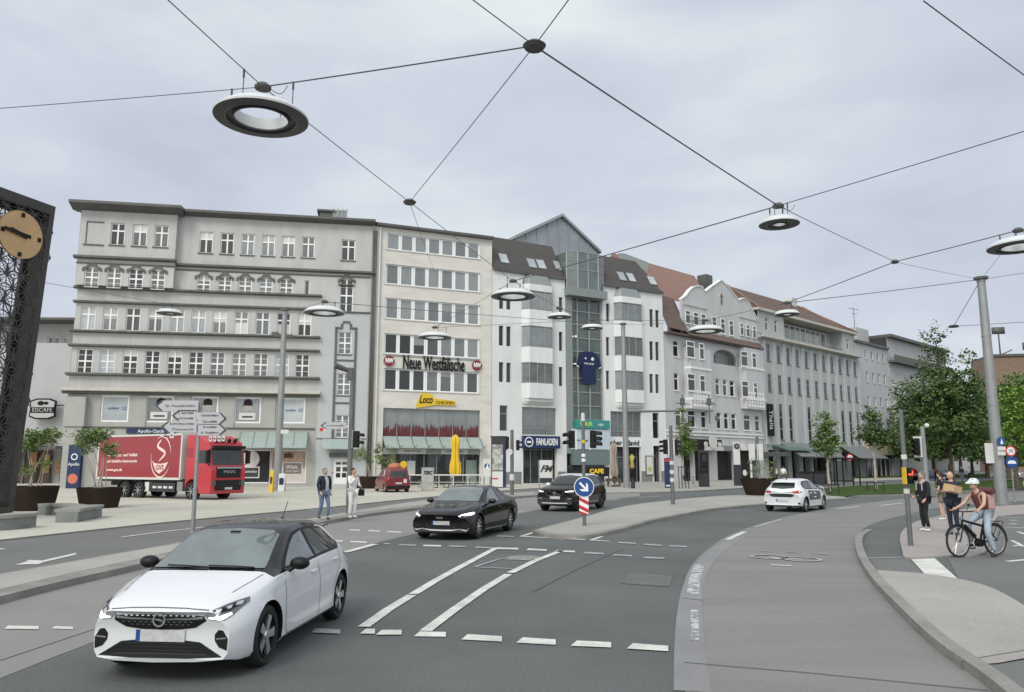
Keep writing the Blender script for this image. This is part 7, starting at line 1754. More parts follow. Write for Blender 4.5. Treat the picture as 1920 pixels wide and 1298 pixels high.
# ---------------------------------------------------------------- planters and benches
def planter(px, top_r, bot_r, h, label, v=None):
    p = G(*px, .05); e = empty('round_planter', label, 'planter', p, 0, 'round brown steel planters')
    mb = MB(); mb.lathe([(bot_r,0),(top_r,h),(top_r-.05,h),(top_r-.07,h-.18)], 40); mb.build('pot', 'corten', e)
    mb = MB(); mb.lathe([(top_r-.07,h-.14),(0,h-.08)], 30); mb.build('soil', 'soil', e)
    return e
PL = [planter((60,957), 1.0, .82, 1.06, 'round brown steel planter with a leafy shrub, nearest the clock tower'),
      planter((185,952), 1.0, .80, .93, 'round brown steel planter with a reddish-tipped shrub, in front of the lorry'),
      planter((689,916), 1.05, .95, 1.0, 'round brown steel planter with a bushy shrub, behind the person in white'),
      planter((1431,930), 1.40, 1.05, 1.12, 'round brown steel planter on the island beside the white car with dark graphics')]
def bench(pts, w_, h_, label):
    P = [G(u, v, .05) for u, v in pts]; P = spline(P, 6); o = P[0]; l=[]; r=[]
    for i, p in enumerate(P):
        d = (P[min(i+1,len(P)-1)]-P[max(i-1,0)]).normalized(); nn = Vector((-d.y,d.x,0))*w_/2; l.append(p-o+nn); r.append(p-o-nn)
    mb = MB(); n = len(P); ins = .04
    vs = []
    for a, b_ in zip(l, r):
        c_ = (a+b_)/2; vs += [tuple(c_+(a-c_)*.86), tuple(c_+(b_-c_)*.86), tuple(c_+(b_-c_)*.86+Vector((0,0,h_-.10))), tuple(c_+(a-c_)*.86+Vector((0,0,h_-.10)))]
    fs = [(4*i+k, 4*i+(k+1) % 4, 4*i+4+(k+1) % 4, 4*i+4+k) for i in range(n-1) for k in range(4)] + [(0,1,2,3),(4*n-1,4*n-2,4*n-3,4*n-4)]
    e = empty('curved_bench', label, 'bench', o, 0, 'curved stone benches on the plaza'); mb.add(vs, fs); mb.build('base', 'granite', e)
    mb = MB(); vs = []
    for a, b_ in zip(l, r): vs += [tuple(a+Vector((0,0,h_-.10))), tuple(b_+Vector((0,0,h_-.10))), tuple(b_+Vector((0,0,h_))), tuple(a+Vector((0,0,h_)))]
    mb.add(vs, fs); mb.build('seat', mat('bench_top', (.27,.275,.25), .8, nz=.2, ns=2, fine=.1), e)
bench([(78,966),(100,965),(125,966),(148,970),(160,974)], .75, .44, 'curved stone bench section behind, in front of the planters')
bench([(172,969),(160,973),(142,976),(124,980)], .8, .46, 'short curved stone bench section with rounded end, nearest the road')
bench([(-60,996),(-20,995),(20,992),(46,988)], .8, .46, 'stone bench at the foot of the clock tower, cut off by the left edge')
# ---------------------------------------------------------------- small things before the shops
def stand(name, label, cat, uv0, uv1, d, build, z=.05):
    """thing whose front covers uv0 (lower left) .. uv1 (upper right) of the photograph"""
    b = G((uv0[0]+uv1[0])/2, uv0[1], z); e = empty(name, label, cat, b)
    x0 = loc_of(e, uv0[0], uv0[1]).x; x1 = loc_of(e, uv1[0], uv0[1]).x; h = loc_of(e, uv1[0], uv1[1]).z
    build(e, x0, x1, h); return e
def f_cab(e, a, b, h):
    mb = MB(); mb.box(a,b,-.2,.25,.08,h*.36); mb.box(a+.01,b-.01,-.19,.24,h*.36+.02,h-.06); mb.box(a-.02,b+.02,-.22,.27,h-.06,h); mb.box(a+.03,b-.03,-.18,.22,0,.08); mb.build('cabinet', mat('cab_grey', (.42,.42,.40), .7, nz=.15, ns=3), e, bevel=.01)
    text('TBC', .35, 'graffiti', e, ((a+b)/2, -.21, h*.78), shear=.3, bold=.02); mb = MB(); mb.sphere(((a+b)/2+.2,-.2,h*.3), .04); mb.build('handle', 'black', e)
stand('switch_cabinet', 'pale grey street cabinet with black graffiti letters, beside the red van', 'street cabinet', (790,921), (813,877), .4, f_cab)
def f_col(e, a, b, h):
    mb = MB(); mb.box(a,b,-.3,.3,0,h); mb.box(a-.06,b+.06,-.36,.36,h,h+.14); k = mb.build('case', 'rim_dark', e)
    mb = MB(); w_ = b-a; mb.box(a+.08,b-.22*w_,-.33,-.301,h*.34,h*.86,0); mb.box(a+.08,b-.22*w_,-.34,-.301,.05,h*.32,1); mb.box(a+.1,a+w_*.45,-.345,-.341,h*.16,h*.19,2)
    mb.build('poster', [mat('bw_poster', (.62,.62,.58), .5, alt=(.03,.03,.03), ns=2.2), 'offwhite', 'sign_red'], k); mb = MB(); mb.box(b-.2*w_,b+.0,-.32,-.301,0,h*.9); mb.build('panel', 'navy', k)
stand('advert_column', 'tall dark advertising case with a black and white poster, left of the fan shop', 'advertising pillar', (921,914), (949,821), .6, f_col, .1)
def f_sign(e, a, b, h):
    mb = MB(); [mb.tube([(x,0,0),(x,0,h)], .05) for x in (a+.05,b-.05)]; mb.build('legs', 'steel', e)
    mb = MB(); mb.box(a,b,-.05,-.02,h*.45,h); s_ = mb.build('sign_board', 'offwhite', e); mb = MB(); mb.lathe([(0,-.062),((b-a)*.36,-.062),((b-a)*.36,-.056),(0,-.056)], 20, c=((a+b)/2,0,h*.78), ax='y'); mb.build('blue_disc', 'sign_blue', s_); mb = MB(); c_ = (a+b)/2; mb.prism([(c_-.12,h*.78-.25),(c_+.14,h*.78-.25),(c_+.05,h*.78+.22)], -.072, -.064); mb.build('symbol', 'white', s_)
stand('pedestrian_zone_sign', 'white square pedestrian zone sign with blue disc on two legs', 'road sign', (906,921), (920,861), .1, f_sign)
def f_board(e, a, b, h):
    mb = MB(); [mb.box(x-.05,x+.05,-.04,.04,0,h) for x in (a,b)]; mb.build('posts', 'steel', e); mb = MB(); mb.box(a+.05,b-.05,-.06,.0,h*.36,h,0); mb.box(a+.05,b-.05,-.06,0,h*.2,h*.34,1); p_ = mb.build('board', ['offwhite','rim_dark'], e)
    text('FM', .75, 'graffiti', p_, ((a+b)/2,-.07,h*.68), shear=.4, bold=.03)
stand('poster_stand', 'free-standing poster board with black scrawl, before the fan shop entrance', 'poster stand', (1011,915), (1036,863), .1, f_board, .1)
def f_parasol(col):
    def f(e, a, b, h):
        c_ = (a+b)/2; w_ = (b-a)/2; mb = MB(); mb.tube([(c_,0,0),(c_,0,h)], .04); mb.lathe([(0,0),(.35,0),(.35,.08),(0,.1)], 16, c=(c_,0,0)); mb.build('pole', 'black', e)
        mb = MB(); rr = random.Random(2); n = 16; prof = [(.22,.62),(.30,.95),(.42,.85),(.55,.62),(.72,.55),(.84,.75),(.92,.7),(.97,.42),(1.0,.05)]
        vs = []
        for zf, rf in prof:
            for k in range(n): t_ = 2*math.pi*k/n; q = w_*rf*.86*(1+.26*(-1)**k)*(.92+.16*rr.random()); vs.append((c_+q*math.cos(t_), q*math.sin(t_), h*zf))
        mb.add(vs, [(i*n+k,i*n+(k+1) % n,(i+1)*n+(k+1) % n,(i+1)*n+k) for i in range(len(prof)-1) for k in range(n)], 0, True); mb.build('canopy', col, e)
    return f
stand('closed_parasol', 'closed yellow parasol in front of the restaurant', 'parasol', (842,915), (864,815), .5, f_parasol('yellow'))
stand('closed_parasol', 'closed beige parasol left of the centre mast', 'parasol', (1144,912), (1160,830), .5, f_parasol(mat('beige_cloth', (.36,.29,.24), .8, nz=.15)), .1)
def f_aboard(col):
    def f(e, a, b, h):
        mb = MB(); mb.prism([(-.25,0),(-.21,0),(.0,h),(-.04,h)], a, b, plane='yz'); mb.prism([(.25,0),(.21,0),(.0,h),(.04,h)], a, b, plane='yz'); k = mb.build('boards', col, e); mb = MB(); mb.box(a+.08,b-.08,-.02,0,-.25,.25); o = mb.build('print', 'navy', k, ((0),-.17,h*.55)); 
    return f
stand('pavement_board', 'yellow pavement board at the foot of the tall left mast', 'pavement sign', (505,923), (512,882), .3, f_aboard('yellow'))
stand('pavement_board', 'white pavement board with dark print, beside the tall left mast', 'pavement sign', (522,921), (534,888), .3, f_aboard('offwhite'))
def f_totem(e, a, b, h):
    mb = MB(); mb.box(a,b,-.15,.15,0,h); k = mb.build('case', 'rim_dark', e, bevel=.02); mb = MB(); mb.box(a+.12,b-.1,-.17,-.152,h*.38,h*.96,0); mb.box(a+.3,b-.25,-.18,-.171,h*.72,h*.9,1); mb.box(a+.3,b-.3,-.18,-.171,h*.45,h*.5,1); mb.build('screen', ['black','rim_dark'], k)
stand('information_totem', 'dark information pillar with a screen, below the round shop logo', 'information pillar', (1311,913), (1330,846), .3, f_totem, .1)
def f_tot2(e, a, b, h):
    mb = MB(); mb.box(a,b,-.12,.12,0,h,0); mb.box(a,b,-.125,-.12,h*.88,h*.97,1); mb.box(a+.05,b-.05,-.13,-.121,h*.05,h*.1,2); mb.build('case', ['navy','sign_red','offwhite'], e)
stand('information_totem', 'narrow dark blue totem with a red and white top, left of the young tree', 'information pillar', (1247,915), (1257,859), .3, f_tot2, .1)
def f_stele(e, a, b, h):
    mb = MB(); mb.box(a,b,-.12,.12,0,h*.48,0); mb.box(a+.02,b-.08,-.12,.12,h*.48,h,1); k = mb.build('stele', ['rim_dark','offwhite'], e); mb = MB(); mb.lathe([(0,0),(.28,0),(.28,.01),(0,.01)], 18, c=((a+b)/2,-.135,h*.9), ax='y'); mb.build('stop_symbol', 'rim_dark', k); text('H', .3, 'offwhite', k, ((a+b)/2,-.14,h*.9))
stand('bus_stop_stele', 'bus stop pillar, white above and dark below, with a round symbol', 'bus stop sign', (1377,911), (1391,829), .3, f_stele, .1)
stand('menu_stele', 'black menu stand with a white oval on it, right of the bus stop pillar', 'menu stand', (1392,909), (1402,872), .3, lambda e,a,b,h: (MB().box(a,b,-.1,.1,0,h).build('stand', 'black', e), MB().sphere(((a+b)/2,-.11,h*.6), .2, 12, 0, (1,.05,1.5)).build('oval', 'offwhite', e)), .1)
def f_bins(e, a, b, h):
    mb = MB(); mb.prism([(a,.12),(b,.12),(b+.05,h*.85),(a-.05,h*.85)], -.5, .5); mb.build('container', 'rim_dark', e); mb = MB(); mb.prism([(a-.06,h*.86),(b+.06,h*.86),(b,h),(a,h)], -.55, .55); mb.build('lid', 'black', e)
for (a, b), l_ in (((1498,1521),'dark wheeled waste container, left one of the three before the long pale building'),((1524,1543),'dark wheeled waste container, middle one of the three'),((1545,1556),'dark wheeled waste container beside the bus shelter')): o = stand('waste_container', l_, 'waste container', (a,911), (b,884), 1, f_bins, .1); o['group'] = 'waste containers before the long building'
def f_shelter(e, a, b, h):
    mb = MB(); [mb.box(x-.05,x+.05,y-.05,y+.05,0,h) for x in (a,a+(b-a)*.35,b) for y in (-.7,.7)]; mb.box(a,b,-.03+.7,.03+.7,.35,.45); mb.build('frame', 'black', e); mb = MB(); mb.box(a-.2,b+.2,-1,1,h,h+.16); mb.build('roof', 'black', e); mb = MB(); mb.box(a,b,.72,.74,.45,h-.1); mb.build('glass_wall', 'pane_office', e); mb = MB(); mb.box(a+.3,b-.3,.1,.5,.45,.5); mb.build('bench', 'rim_dark', e)
stand('bus_shelter', 'dark framed glass bus shelter behind the speed sign', 'bus shelter', (1560,911), (1607,862), 1.5, f_shelter, .1)
# railing and tables before the restaurant
def f_rail(e, a, b, h):
    mb = MB(); mb.tube([(a,0,h),(b,0,h)], .05); mb.tube([(a,0,h*.5),(b,0,h*.5)], .02); n = 5; [mb.tube([(a+(b-a)*k/n,0,0),(a+(b-a)*k/n,0,h)], .03) for k in range(n+1)]; mb.build('rail', 'offwhite', e)
e = stand('terrace_railing', 'long white-topped railing in front of the restaurant terrace', 'railing', (768,918), (905,891), .3, f_rail)
def chair(e_loc, rz, m, label):
    e = empty('terrace_chair', label, 'chair', e_loc, rz, 'terrace chairs before the shops')
    mb = MB(); mb.box(-.22,.22,-.22,.22,.43,.47); mb.build('seat', m, e); mb = MB(); mb.box(-.22,.22,.20,.24,.5,.88); mb.build('backrest', m, e)
    for x in (-.2,.2):
        for y in (-.2,.2): mb = MB(); mb.tube([(x,y,0),(x,y,.44 if y < 0 else .55)], .015, 6); mb.build('leg', 'black', e)
def table(loc, label):
    e = empty('terrace_table', label, 'table', loc, 0, 'terrace tables before the shops'); mb = MB(); mb.lathe([(0,.72),(.38,.72),(.38,.75),(0,.75)], 18); mb.build('tabletop', 'bark', e); mb = MB(); mb.tube([(0,0,0),(0,0,.72)], .03); mb.lathe([(0,0),(.22,0),(.2,.03),(0,.04)], 14); mb.build('leg', 'black', e)
for i, (u, v, lt, lc1, lc2) in enumerate([(820,915,'small dark terrace table left of the yellow parasol','left chair at the table left of the yellow parasol','right chair at the table left of the yellow parasol'),
        (880,914,'small dark terrace table right of the yellow parasol','left chair at the table right of the yellow parasol','right chair at the table right of the yellow parasol'),
        (1122,911,'dark table on the terrace left of the beige parasol','left chair on the terrace left of the beige parasol','right chair on the terrace left of the beige parasol'),
        (1300,908,'dark table by the shop left of the information pillar','left chair by the shop left of the information pillar','right chair by the shop left of the information pillar')]):
    p = G(u, v, .1 if u > 1000 else .05); table(p, lt); chair(p+Vector((-.75,0,0)), R(90), 'rim_dark', lc1); chair(p+Vector((.75,0,0)), R(-90), 'rim_dark', lc2)
def f_wood(e, a, b, h):
    mb = MB(); mb.box(a,b,-.3,.3,h*.6,h*.68); mb.box(a,b,.25,.3,h*.7,h); [mb.box(x-.05,x+.05,-.25,.25,0,h*.6) for x in (a+.2,b-.2)]; mb.build('bench', 'bark', e)
stand('wooden_bench', 'long dark wooden bench behind the black off-roader, before the glass tower', 'bench', (1136,913), (1166,897), .6, f_wood, .1)
def f_box(m):
    return lambda e, a, b, h: (MB().box(a,b,-.1,.1,0,h).build('panel', m, e), MB().box(a+.1,b-.1,-.12,-.101,h*.2,h*.85).build('print', 'yellow', e))
stand('terrace_signboard', 'dark panel with yellow lettering on the terrace below the glass tower', 'panel', (1095,908), (1143,876), .3, lambda e,a,b,h: (MB().box(a,b,-.05,.05,h*.45,h).build('board', 'black', e), text('CAFE', .6, 'yellow', e, ((a+b)/2,-.06,h*.75), bold=.03), MB().box(a,a+.1,-.05,.05,0,h*.45).build('leg', 'black', e), MB().box(b-.1,b,-.05,.05,0,h*.45).build('leg', 'black', e)), .1)
def f_pillar_sign(e, a, b, h):
    mb = MB(); mb.box(a,b,-.2,.2,0,h); k = mb.build('case', 'navy', e); c_ = (a+b)/2; mb = MB(); mb.lathe([(0,0),(.42,0),(.42,.01),(0,.01)], 24, c=(c_,-.215,h*.22), ax='y'); mb.build('orange_oval', mat('salmon', (.55,.16,.10), .5), k).scale = (1,1,1)
    mb = MB(); mb.lathe([(.2,0),(.28,0),(.28,.01),(.2,.01)], 20, c=(c_,-.215,h*.72), ax='y', closed=True); mb.build('ring_symbol', 'white', k); text('Apollo', .36, 'white', k, (c_,-.21,h*.55), width=.95)
stand('advert_pillar', 'tall dark blue optician advertising panel with an orange oval, behind the second planter', 'advertising pillar', (125,916), (149,834), .4, f_pillar_sign)
def f_guard(e, a, b, h):
    mb = MB(); mb.box(a,b,-.6,-.55,h-.06,h); mb.box(a,b,.55,.6,h-.06,h); [mb.box(x-.03,x+.03,y-.03,y+.03,0,h) for x in (a+.1,b-.1) for y in (-.57,.57)]; mb.build('frame', 'rim_dark', e)
stand('tree_guard', 'low dark rail round the trunk of the young tree on the grass, left one', 'tree guard', (1546,926), (1569,908), 1, f_guard, .13)
stand('tree_guard', 'low dark rail round the trunk of the young tree on the grass, right one', 'tree guard', (1631,921), (1653,904), 1, f_guard, .13)
stand('tree_guard', 'tall thin rail frame round the small tree before the gabled house', 'tree guard', (1274,916), (1291,875), 1, f_guard, .1)
stand('litter_bin', 'dark green litter bin at the foot of the centre mast', 'litter bin', (1183,916), (1191,899), .3, lambda e,a,b,h: (MB().lathe([(0,0),((b-a)/2,0),((b-a)/2,h),(0,h)], 16).build('bin', 'rim_dark', e), MB().lathe([(0,h),((b-a)/2+.03,h),((b-a)/2,h+.08),(0,h+.1)], 16).build('lid', 'black', e)), .1)
# ---------------------------------------------------------------- foliage
def leafmat(name, c, c2):
    m = mat(name, c, .75, alt=c2, ns=.9)
    m.node_tree.nodes['Principled BSDF'].inputs['Subsurface Weight'].default_value = 0
    return m
leafmat('leaf_mid', (.17,.27,.075), (.07,.13,.035)); leafmat('leaf_dark', (.135,.21,.06), (.05,.095,.03)); leafmat('leaf_bright', (.22,.36,.05), (.10,.19,.03)); leafmat('leaf_olive', (.24,.33,.11), (.11,.16,.05)); leafmat('leaf_red', (.22,.07,.04), (.12,.08,.03))
def crown(blobs, n, size, seed, clump=.55, per=26):
    """leaf faces scattered in clumps over the volume of several ellipsoids"""
    rr = random.Random(seed); vs = []; fs = []; tot = sum(b[3]*b[4]*b[5] for b in blobs)
    for (cx, cy, cz, rx, ry, rz) in blobs:
        k = max(3, int(n/per*(rx*ry*rz)/tot))
        for _ in range(k):
            while True:
                d = Vector((rr.gauss(0,1), rr.gauss(0,1), rr.gauss(0,1)))
                if d.length > .1: break
            d.normalize(); q = rr.random()**.42
            c = Vector((cx+d.x*rx*q, cy+d.y*ry*q, cz+d.z*rz*q)); cs = clump*(.6+.8*rr.random())
            for _ in range(per):
                o = c + Vector((rr.gauss(0,cs*.5), rr.gauss(0,cs*.5), rr.gauss(0,cs*.28)))
                s = size*(.6+.8*rr.random()); a = Vector((rr.gauss(0,1), rr.gauss(0,1), rr.gauss(0,.5))).normalized(); b = a.cross(Vector((rr.gauss(0,.6), rr.gauss(0,.6), 1))).normalized()*.55
                i = len(vs); vs += [o-a*s*.5, o+b*s*.5, o+a*s*.5, o-b*s*.5]; fs.append((i,i+1,i+2,i+3))
    return vs, fs
def tree(name, label, cat, base, blobs, n, size, m, trunk_h, tr, seed, bark='bark', group=None, clump=.55, limbs=7, loc=None, rz=0):
    e = empty(name, label, cat, base, rz, group); rr = random.Random(seed)
    mb = MB(); topc = max(blobs, key=lambda b: b[2]); cx = sum(b[0] for b in blobs)/len(blobs)
    pts = [(0,0,0),(rr.uniform(-.1,.1),0,trunk_h*.5),(rr.uniform(-.15,.15),rr.uniform(-.1,.1),trunk_h),(topc[0]*.6,topc[1]*.6,topc[2])]
    mb.tube([tuple(q) for q in spline(pts,4)], [tr*(1.15-.95*i/12) for i in range(13)], 9)
    mb.build('trunk', bark, e)
    for k in range(limbs):
        b = blobs[k % len(blobs)]; z0 = trunk_h*(.75+.4*rr.random()); f = z0/max(trunk_h, .1)
        end = (b[0]+b[3]*rr.uniform(-.7,.7), b[1]+b[4]*rr.uniform(-.7,.7), b[2]+b[5]*rr.uniform(-.3,.6)); mid = (end[0]*.45, end[1]*.45, (z0+end[2])/2-.1*trunk_h)
        mb = MB(); pl_ = [tuple(q) for q in spline([(0,0,z0),mid,end],4)]; mb.tube(pl_, [tr*.45*(1-.85*i/(len(pl_)-1)) for i in range(len(pl_))], 6); mb.build('branch', bark, e)
    vs, fs = crown(blobs, n, size, seed, clump); mb = MB(); mb.add(vs, fs)
    me = bpy.data.meshes.new('crown'); me.from_pydata([tuple(v) for v in vs], [], fs); me.materials.append(M(m)); o = inst('crown', me, e)
    return e
def px_blob(base, u, v, ru, rv, dy=0.0, ry=None):
    c = at(u, v, base.y+dy); k = (at(u+ru, v, base.y+dy)-c).x; kz = (c-at(u, v+rv, base.y+dy)).z
    return (c.x-base.x, dy, c.z-base.z, k, ry or k, kz)
# big tree, several lobes, two leaders
b = G(1783, 893, .13); b.y = 78; b.x = (1783-960)/1467*78; b.z = .13
lob = [px_blob(b,1748,640,20,30),px_blob(b,1760,690,32,40),px_blob(b,1812,672,15,38),px_blob(b,1740,740,55,42,0,4),px_blob(b,1800,735,48,42,1,4),px_blob(b,1700,770,26,32,0,2),px_blob(b,1745,800,52,38,-1,4),px_blob(b,1815,800,45,45,0,4),px_blob(b,1790,765,40,40,2,4),px_blob(b,1720,835,25,28,0,3)]
tree('broadleaf_tree', 'big dark green tree with a tall pointed leader, left of the thick mast', 'tree', b, lob, 21000, .33, 'leaf_dark', 3.4, .28, 3, clump=.75, limbs=12)
b2 = Vector(((1905-960)/1467*62, 62, .13)); lob = [px_blob(b2,1925,770,48,50,0,3),px_blob(b2,1900,820,26,34,0,2.5),px_blob(b2,1950,830,40,40,0,3)]
tree('broadleaf_tree', 'bright yellow-green tree at the right edge, right of the thick mast', 'tree', b2, lob, 9000, .26, 'leaf_bright', 2.6, .2, 8, clump=.55)
b3 = Vector(((1890-960)/1467*105, 105, .1)); lob = [px_blob(b3,1880,752,30,38,0,4),px_blob(b3,1915,738,35,38,0,4),px_blob(b3,1850,780,34,40,0,4),px_blob(b3,1960,740,50,50,0,4)]
tree('broadleaf_tree', 'mid green tree behind, below the brick block', 'tree', b3, lob, 12000, .42, 'leaf_mid', 3.5, .3, 12, clump=.8)
b4 = Vector(((1865-960)/1467*92, 92, .1)); lob = [px_blob(b4,1862,800,30,45,0,4),px_blob(b4,1845,845,40,24,0,4),px_blob(b4,1890,850,40,25,0,4)]
tree('broadleaf_tree', 'dark tree between the big tree and the thick mast', 'tree', b4, lob, 9000, .38, 'leaf_dark', 3.0, .26, 15, clump=.8)
far = [(1730,150),(1775,165),(1690,135),(1822,140),(1875,150),(1930,135),(1750,125),(1800,120),(1850,118),(1900,122)]
src = None
for i, (u_, Y_2) in enumerate(far):
    bb = Vector(((u_-960)/1467*Y_2, Y_2, 0))
    if src is None: src = tree('avenue_tree', 'x', 'tree', bb, [(0,0,6.3,4.6,4.6,3.6),(2.4,1,5.0,3.6,3,2.4),(-2.6,0,5.2,3.6,3,2.4),(1.5,0,10,3,3,2.5),(-2,1,9,3,3,2.5)], 6000, .55, 'leaf_dark', 4.0, .3, 21, clump=.9, group='distant trees of the avenue'); o = src
    else: o = copy_tree(src); o.location = bb; o.rotation_euler = (0,0,i*1.3)
    o['label'] = ['distant avenue tree seen under the big crown, second from the left','distant avenue tree seen straight below the big crown','distant avenue tree farthest left, by the balcony building','distant avenue tree just left of the thick mast','distant avenue tree behind the thick mast','distant avenue tree at the right edge','distant avenue tree behind the slim grey mast','distant avenue tree right of the big trunk, nearer row','distant avenue tree left of the white-backed signal, nearer row','distant avenue tree behind the speed sign, nearer row'][i]
# young trees
b = G(1281, 915, .1); tree('young_tree', 'small upright light green tree before the gabled house', 'tree', b, [px_blob(b,1283,820,18,34),px_blob(b,1290,835,16,24),px_blob(b,1280,785,8,26),px_blob(b,1276,845,12,18)], 2600, .19, leafmat('leaf_young', (.17,.25,.06), (.09,.15,.035)), 2.0, .09, 31, 'bark_pale', clump=.35)
b = G(1557, 922, .13); tree('young_tree', 'young green tree with pale trunk on the grass, left of the speed sign', 'tree', b, [px_blob(b,1545,800,20,28),px_blob(b,1548,835,26,26),px_blob(b,1556,815,16,34)], 2600, .22, 'leaf_mid', 2.6, .10, 32, 'bark_pale', clump=.36)
b = G(1643, 917, .13); tree('young_tree', 'young dark green tree with pale trunk on the grass, left of the big tree', 'tree', b, [px_blob(b,1632,785,16,30),px_blob(b,1636,815,28,22),px_blob(b,1655,820,16,20)], 2600, .25, 'leaf_dark', 3.0, .11, 33, 'bark_pale', clump=.4)
# shrubs in the planters
def shrub(pl, h0, blobs, n, size, m, seed, label, stems=6, clump=.22):
    base = pl.location + Vector((0,0,h0)); e = empty('planter_shrub', label, 'shrub', base, 0, 'shrubs growing in the planters'); rr = random.Random(seed)
    bl = [px_blob(base, *b) for b in blobs]
    for k in range(stems):
        b = bl[k % len(bl)]; a0 = rr.uniform(0,6.28); end = (b[0]+b[3]*rr.uniform(-.7,.7), rr.uniform(-.3,.3), b[2]+b[5]*rr.uniform(-.2,.5)); st_ = (.25*math.cos(a0), .2*math.sin(a0), 0)
        mb = MB(); pl_ = [tuple(q) for q in spline([st_, (st_[0]*.8+end[0]*.25, 0, end[2]*.4), end],5)]; mb.tube(pl_, [.028*(1-.7*i/(len(pl_)-1)) for i in range(len(pl_))], 6); mb.build('stem', 'bark_pale', e)
    vs, fs = crown(bl, n, size, seed, clump, 14); me = bpy.data.meshes.new('crown'); me.from_pydata([tuple(v) for v in vs], [], fs); me.materials.append(M(m)); inst('crown', me, e)
shrub(PL[0], .95, [(62,825,26,22),(95,820,20,18),(50,880,12,12),(85,870,12,10)], 2600, .13, 'leaf_olive', 41, 'leafy shrub on pale bare stems in the planter nearest the clock tower')
shrub(PL[1], .82, [(165,822,26,18),(190,815,20,14),(160,840,14,12),(205,845,16,22)], 2600, .13, 'leaf_olive', 42, 'wide shrub with bare stems in the planter before the lorry')
shrub(PL[2], .9, [(676,852,16,14),(690,862,10,12)], 900, .14, 'leaf_olive', 43, 'bushy shrub in the planter behind the person in white')
shrub(PL[3], 1.0, [(1412,870,14,24),(1440,880,16,22),(1455,890,8,12)], 350, .12, 'leaf_olive', 44, 'thin sparse shrub in the island planter', 8)
b = G(716, 918, .05); tree('potted_tree', 'loose leafy potted tree behind the dark red van', 'tree', b, [px_blob(b,712,850,12,18),px_blob(b,722,870,14,16),px_blob(b,733,855,8,20)], 1100, .17, 'leaf_olive', 1.6, .05, 51, clump=.3)
# ================================================================ PEOPLE AND BICYCLES
mat('skin_light', (.52,.33,.25), .55); mat('hair_grey', (.16,.14,.13), .8); mat('hair_dark', (.03,.022,.018), .7)
mat('cloth_black', (.015,.015,.017), .85, nz=.3, ns=4); mat('cloth_navy', (.02,.025,.045), .85, nz=.3, ns=4); mat('jeans', (.13,.19,.29), .85, nz=.3, ns=5); mat('jeans_pale', (.33,.40,.47), .85, nz=.25, ns=5)
mat('cloth_white', (.78,.77,.74), .8, nz=.1, ns=4); mat('cloth_grey', (.42,.43,.45), .85, nz=.15); mat('cloth_brown', (.16,.055,.04), .85, nz=.3, ns=4); mat('shoe_white', (.7,.7,.7), .6); mat('shoe_dark', (.03,.025,.02), .6)
mat('shorts', (.20,.18,.13), .85, nz=.3); mat('cardboard', (.52,.36,.20), .8, nz=.1, ns=3); mat('pack_grey', (.20,.22,.21), .85, nz=.3, ns=3); mat('pack_pink', (.50,.30,.29), .8, nz=.2, ns=5); mat('helmet', (.62,.70,.70), .3)
def skin(name, chains, m, parent=None, sub=1, extra=None, root=None):
    """limbs grown over connected joints; chains: lists of (x,y,z,rx,ry)"""
    vs = []; es = []; rs = []; idx = {}
    for ch in chains:
        prev = None
        for p in ch:
            k = tuple(round(c, 4) for c in p[:3])
            if k not in idx: idx[k] = len(vs); vs.append(p[:3]); rs.append((p[3], p[4] if len(p) > 4 else p[3]))
            i = idx[k]
            if prev is not None and prev != i: es.append((prev, i))
            prev = i
    me = bpy.data.meshes.new(name); me.from_pydata(vs, es, []); o = bpy.data.objects.new(name, me); COL.objects.link(o)
    md = o.modifiers.new('s', 'SKIN'); md.use_smooth_shade = True
    lay = me.skin_vertices[0].data
    for i, r in enumerate(rs): lay[i].radius = r; lay[i].use_root = (i == 0)
    sb = o.modifiers.new('u', 'SUBSURF'); sb.levels = sub; sb.render_levels = sub
    bpy.context.view_layer.update(); dg = bpy.context.evaluated_depsgraph_get(); m2 = bpy.data.meshes.new_from_object(o.evaluated_get(dg)); bpy.data.objects.remove(o)
    if extra: 
        bm = bmesh.new(); bm.from_mesh(m2); bm.from_mesh(extra); bm.to_mesh(m2); bm.free()
    m2.materials.clear(); m2.materials.append(M(m))
    for p in m2.polygons: p.use_smooth = True; p.material_index = 0
    return inst(name, m2, parent)
V = Vector
def hand(mb, wrist, tip, side):
    """palm, four bent fingers of different lengths and a thumb leaving the side of the palm"""
    w_ = V(wrist); d = (V(tip)-w_).normalized(); a = d.cross(V((0,1,0)) if abs(d.y) < .8 else V((0,0,1))).normalized(); b = a.cross(d).normalized()
    palm = w_+d*.05
    mb.tube([w_+d*.0, w_+d*.03, w_+d*.085], [.026,.038,.036], 8)
    for k, L_ in enumerate((.070,.080,.074,.058)):
        s = (k-1.5)*.019; p0 = w_+d*.085+a*s; p1 = p0+d*L_*.5+b*.006; p2 = p1+d*L_*.38+b*.022; mb.tube([p0,p1,p2], [.0095,.0088,.007], 6)
    t0 = w_+d*.03+a*.035*side; mb.tube([t0, t0+d*.03+a*.022*side+b*.01, t0+d*.06+a*.024*side+b*.02], [.012,.011,.008], 6)
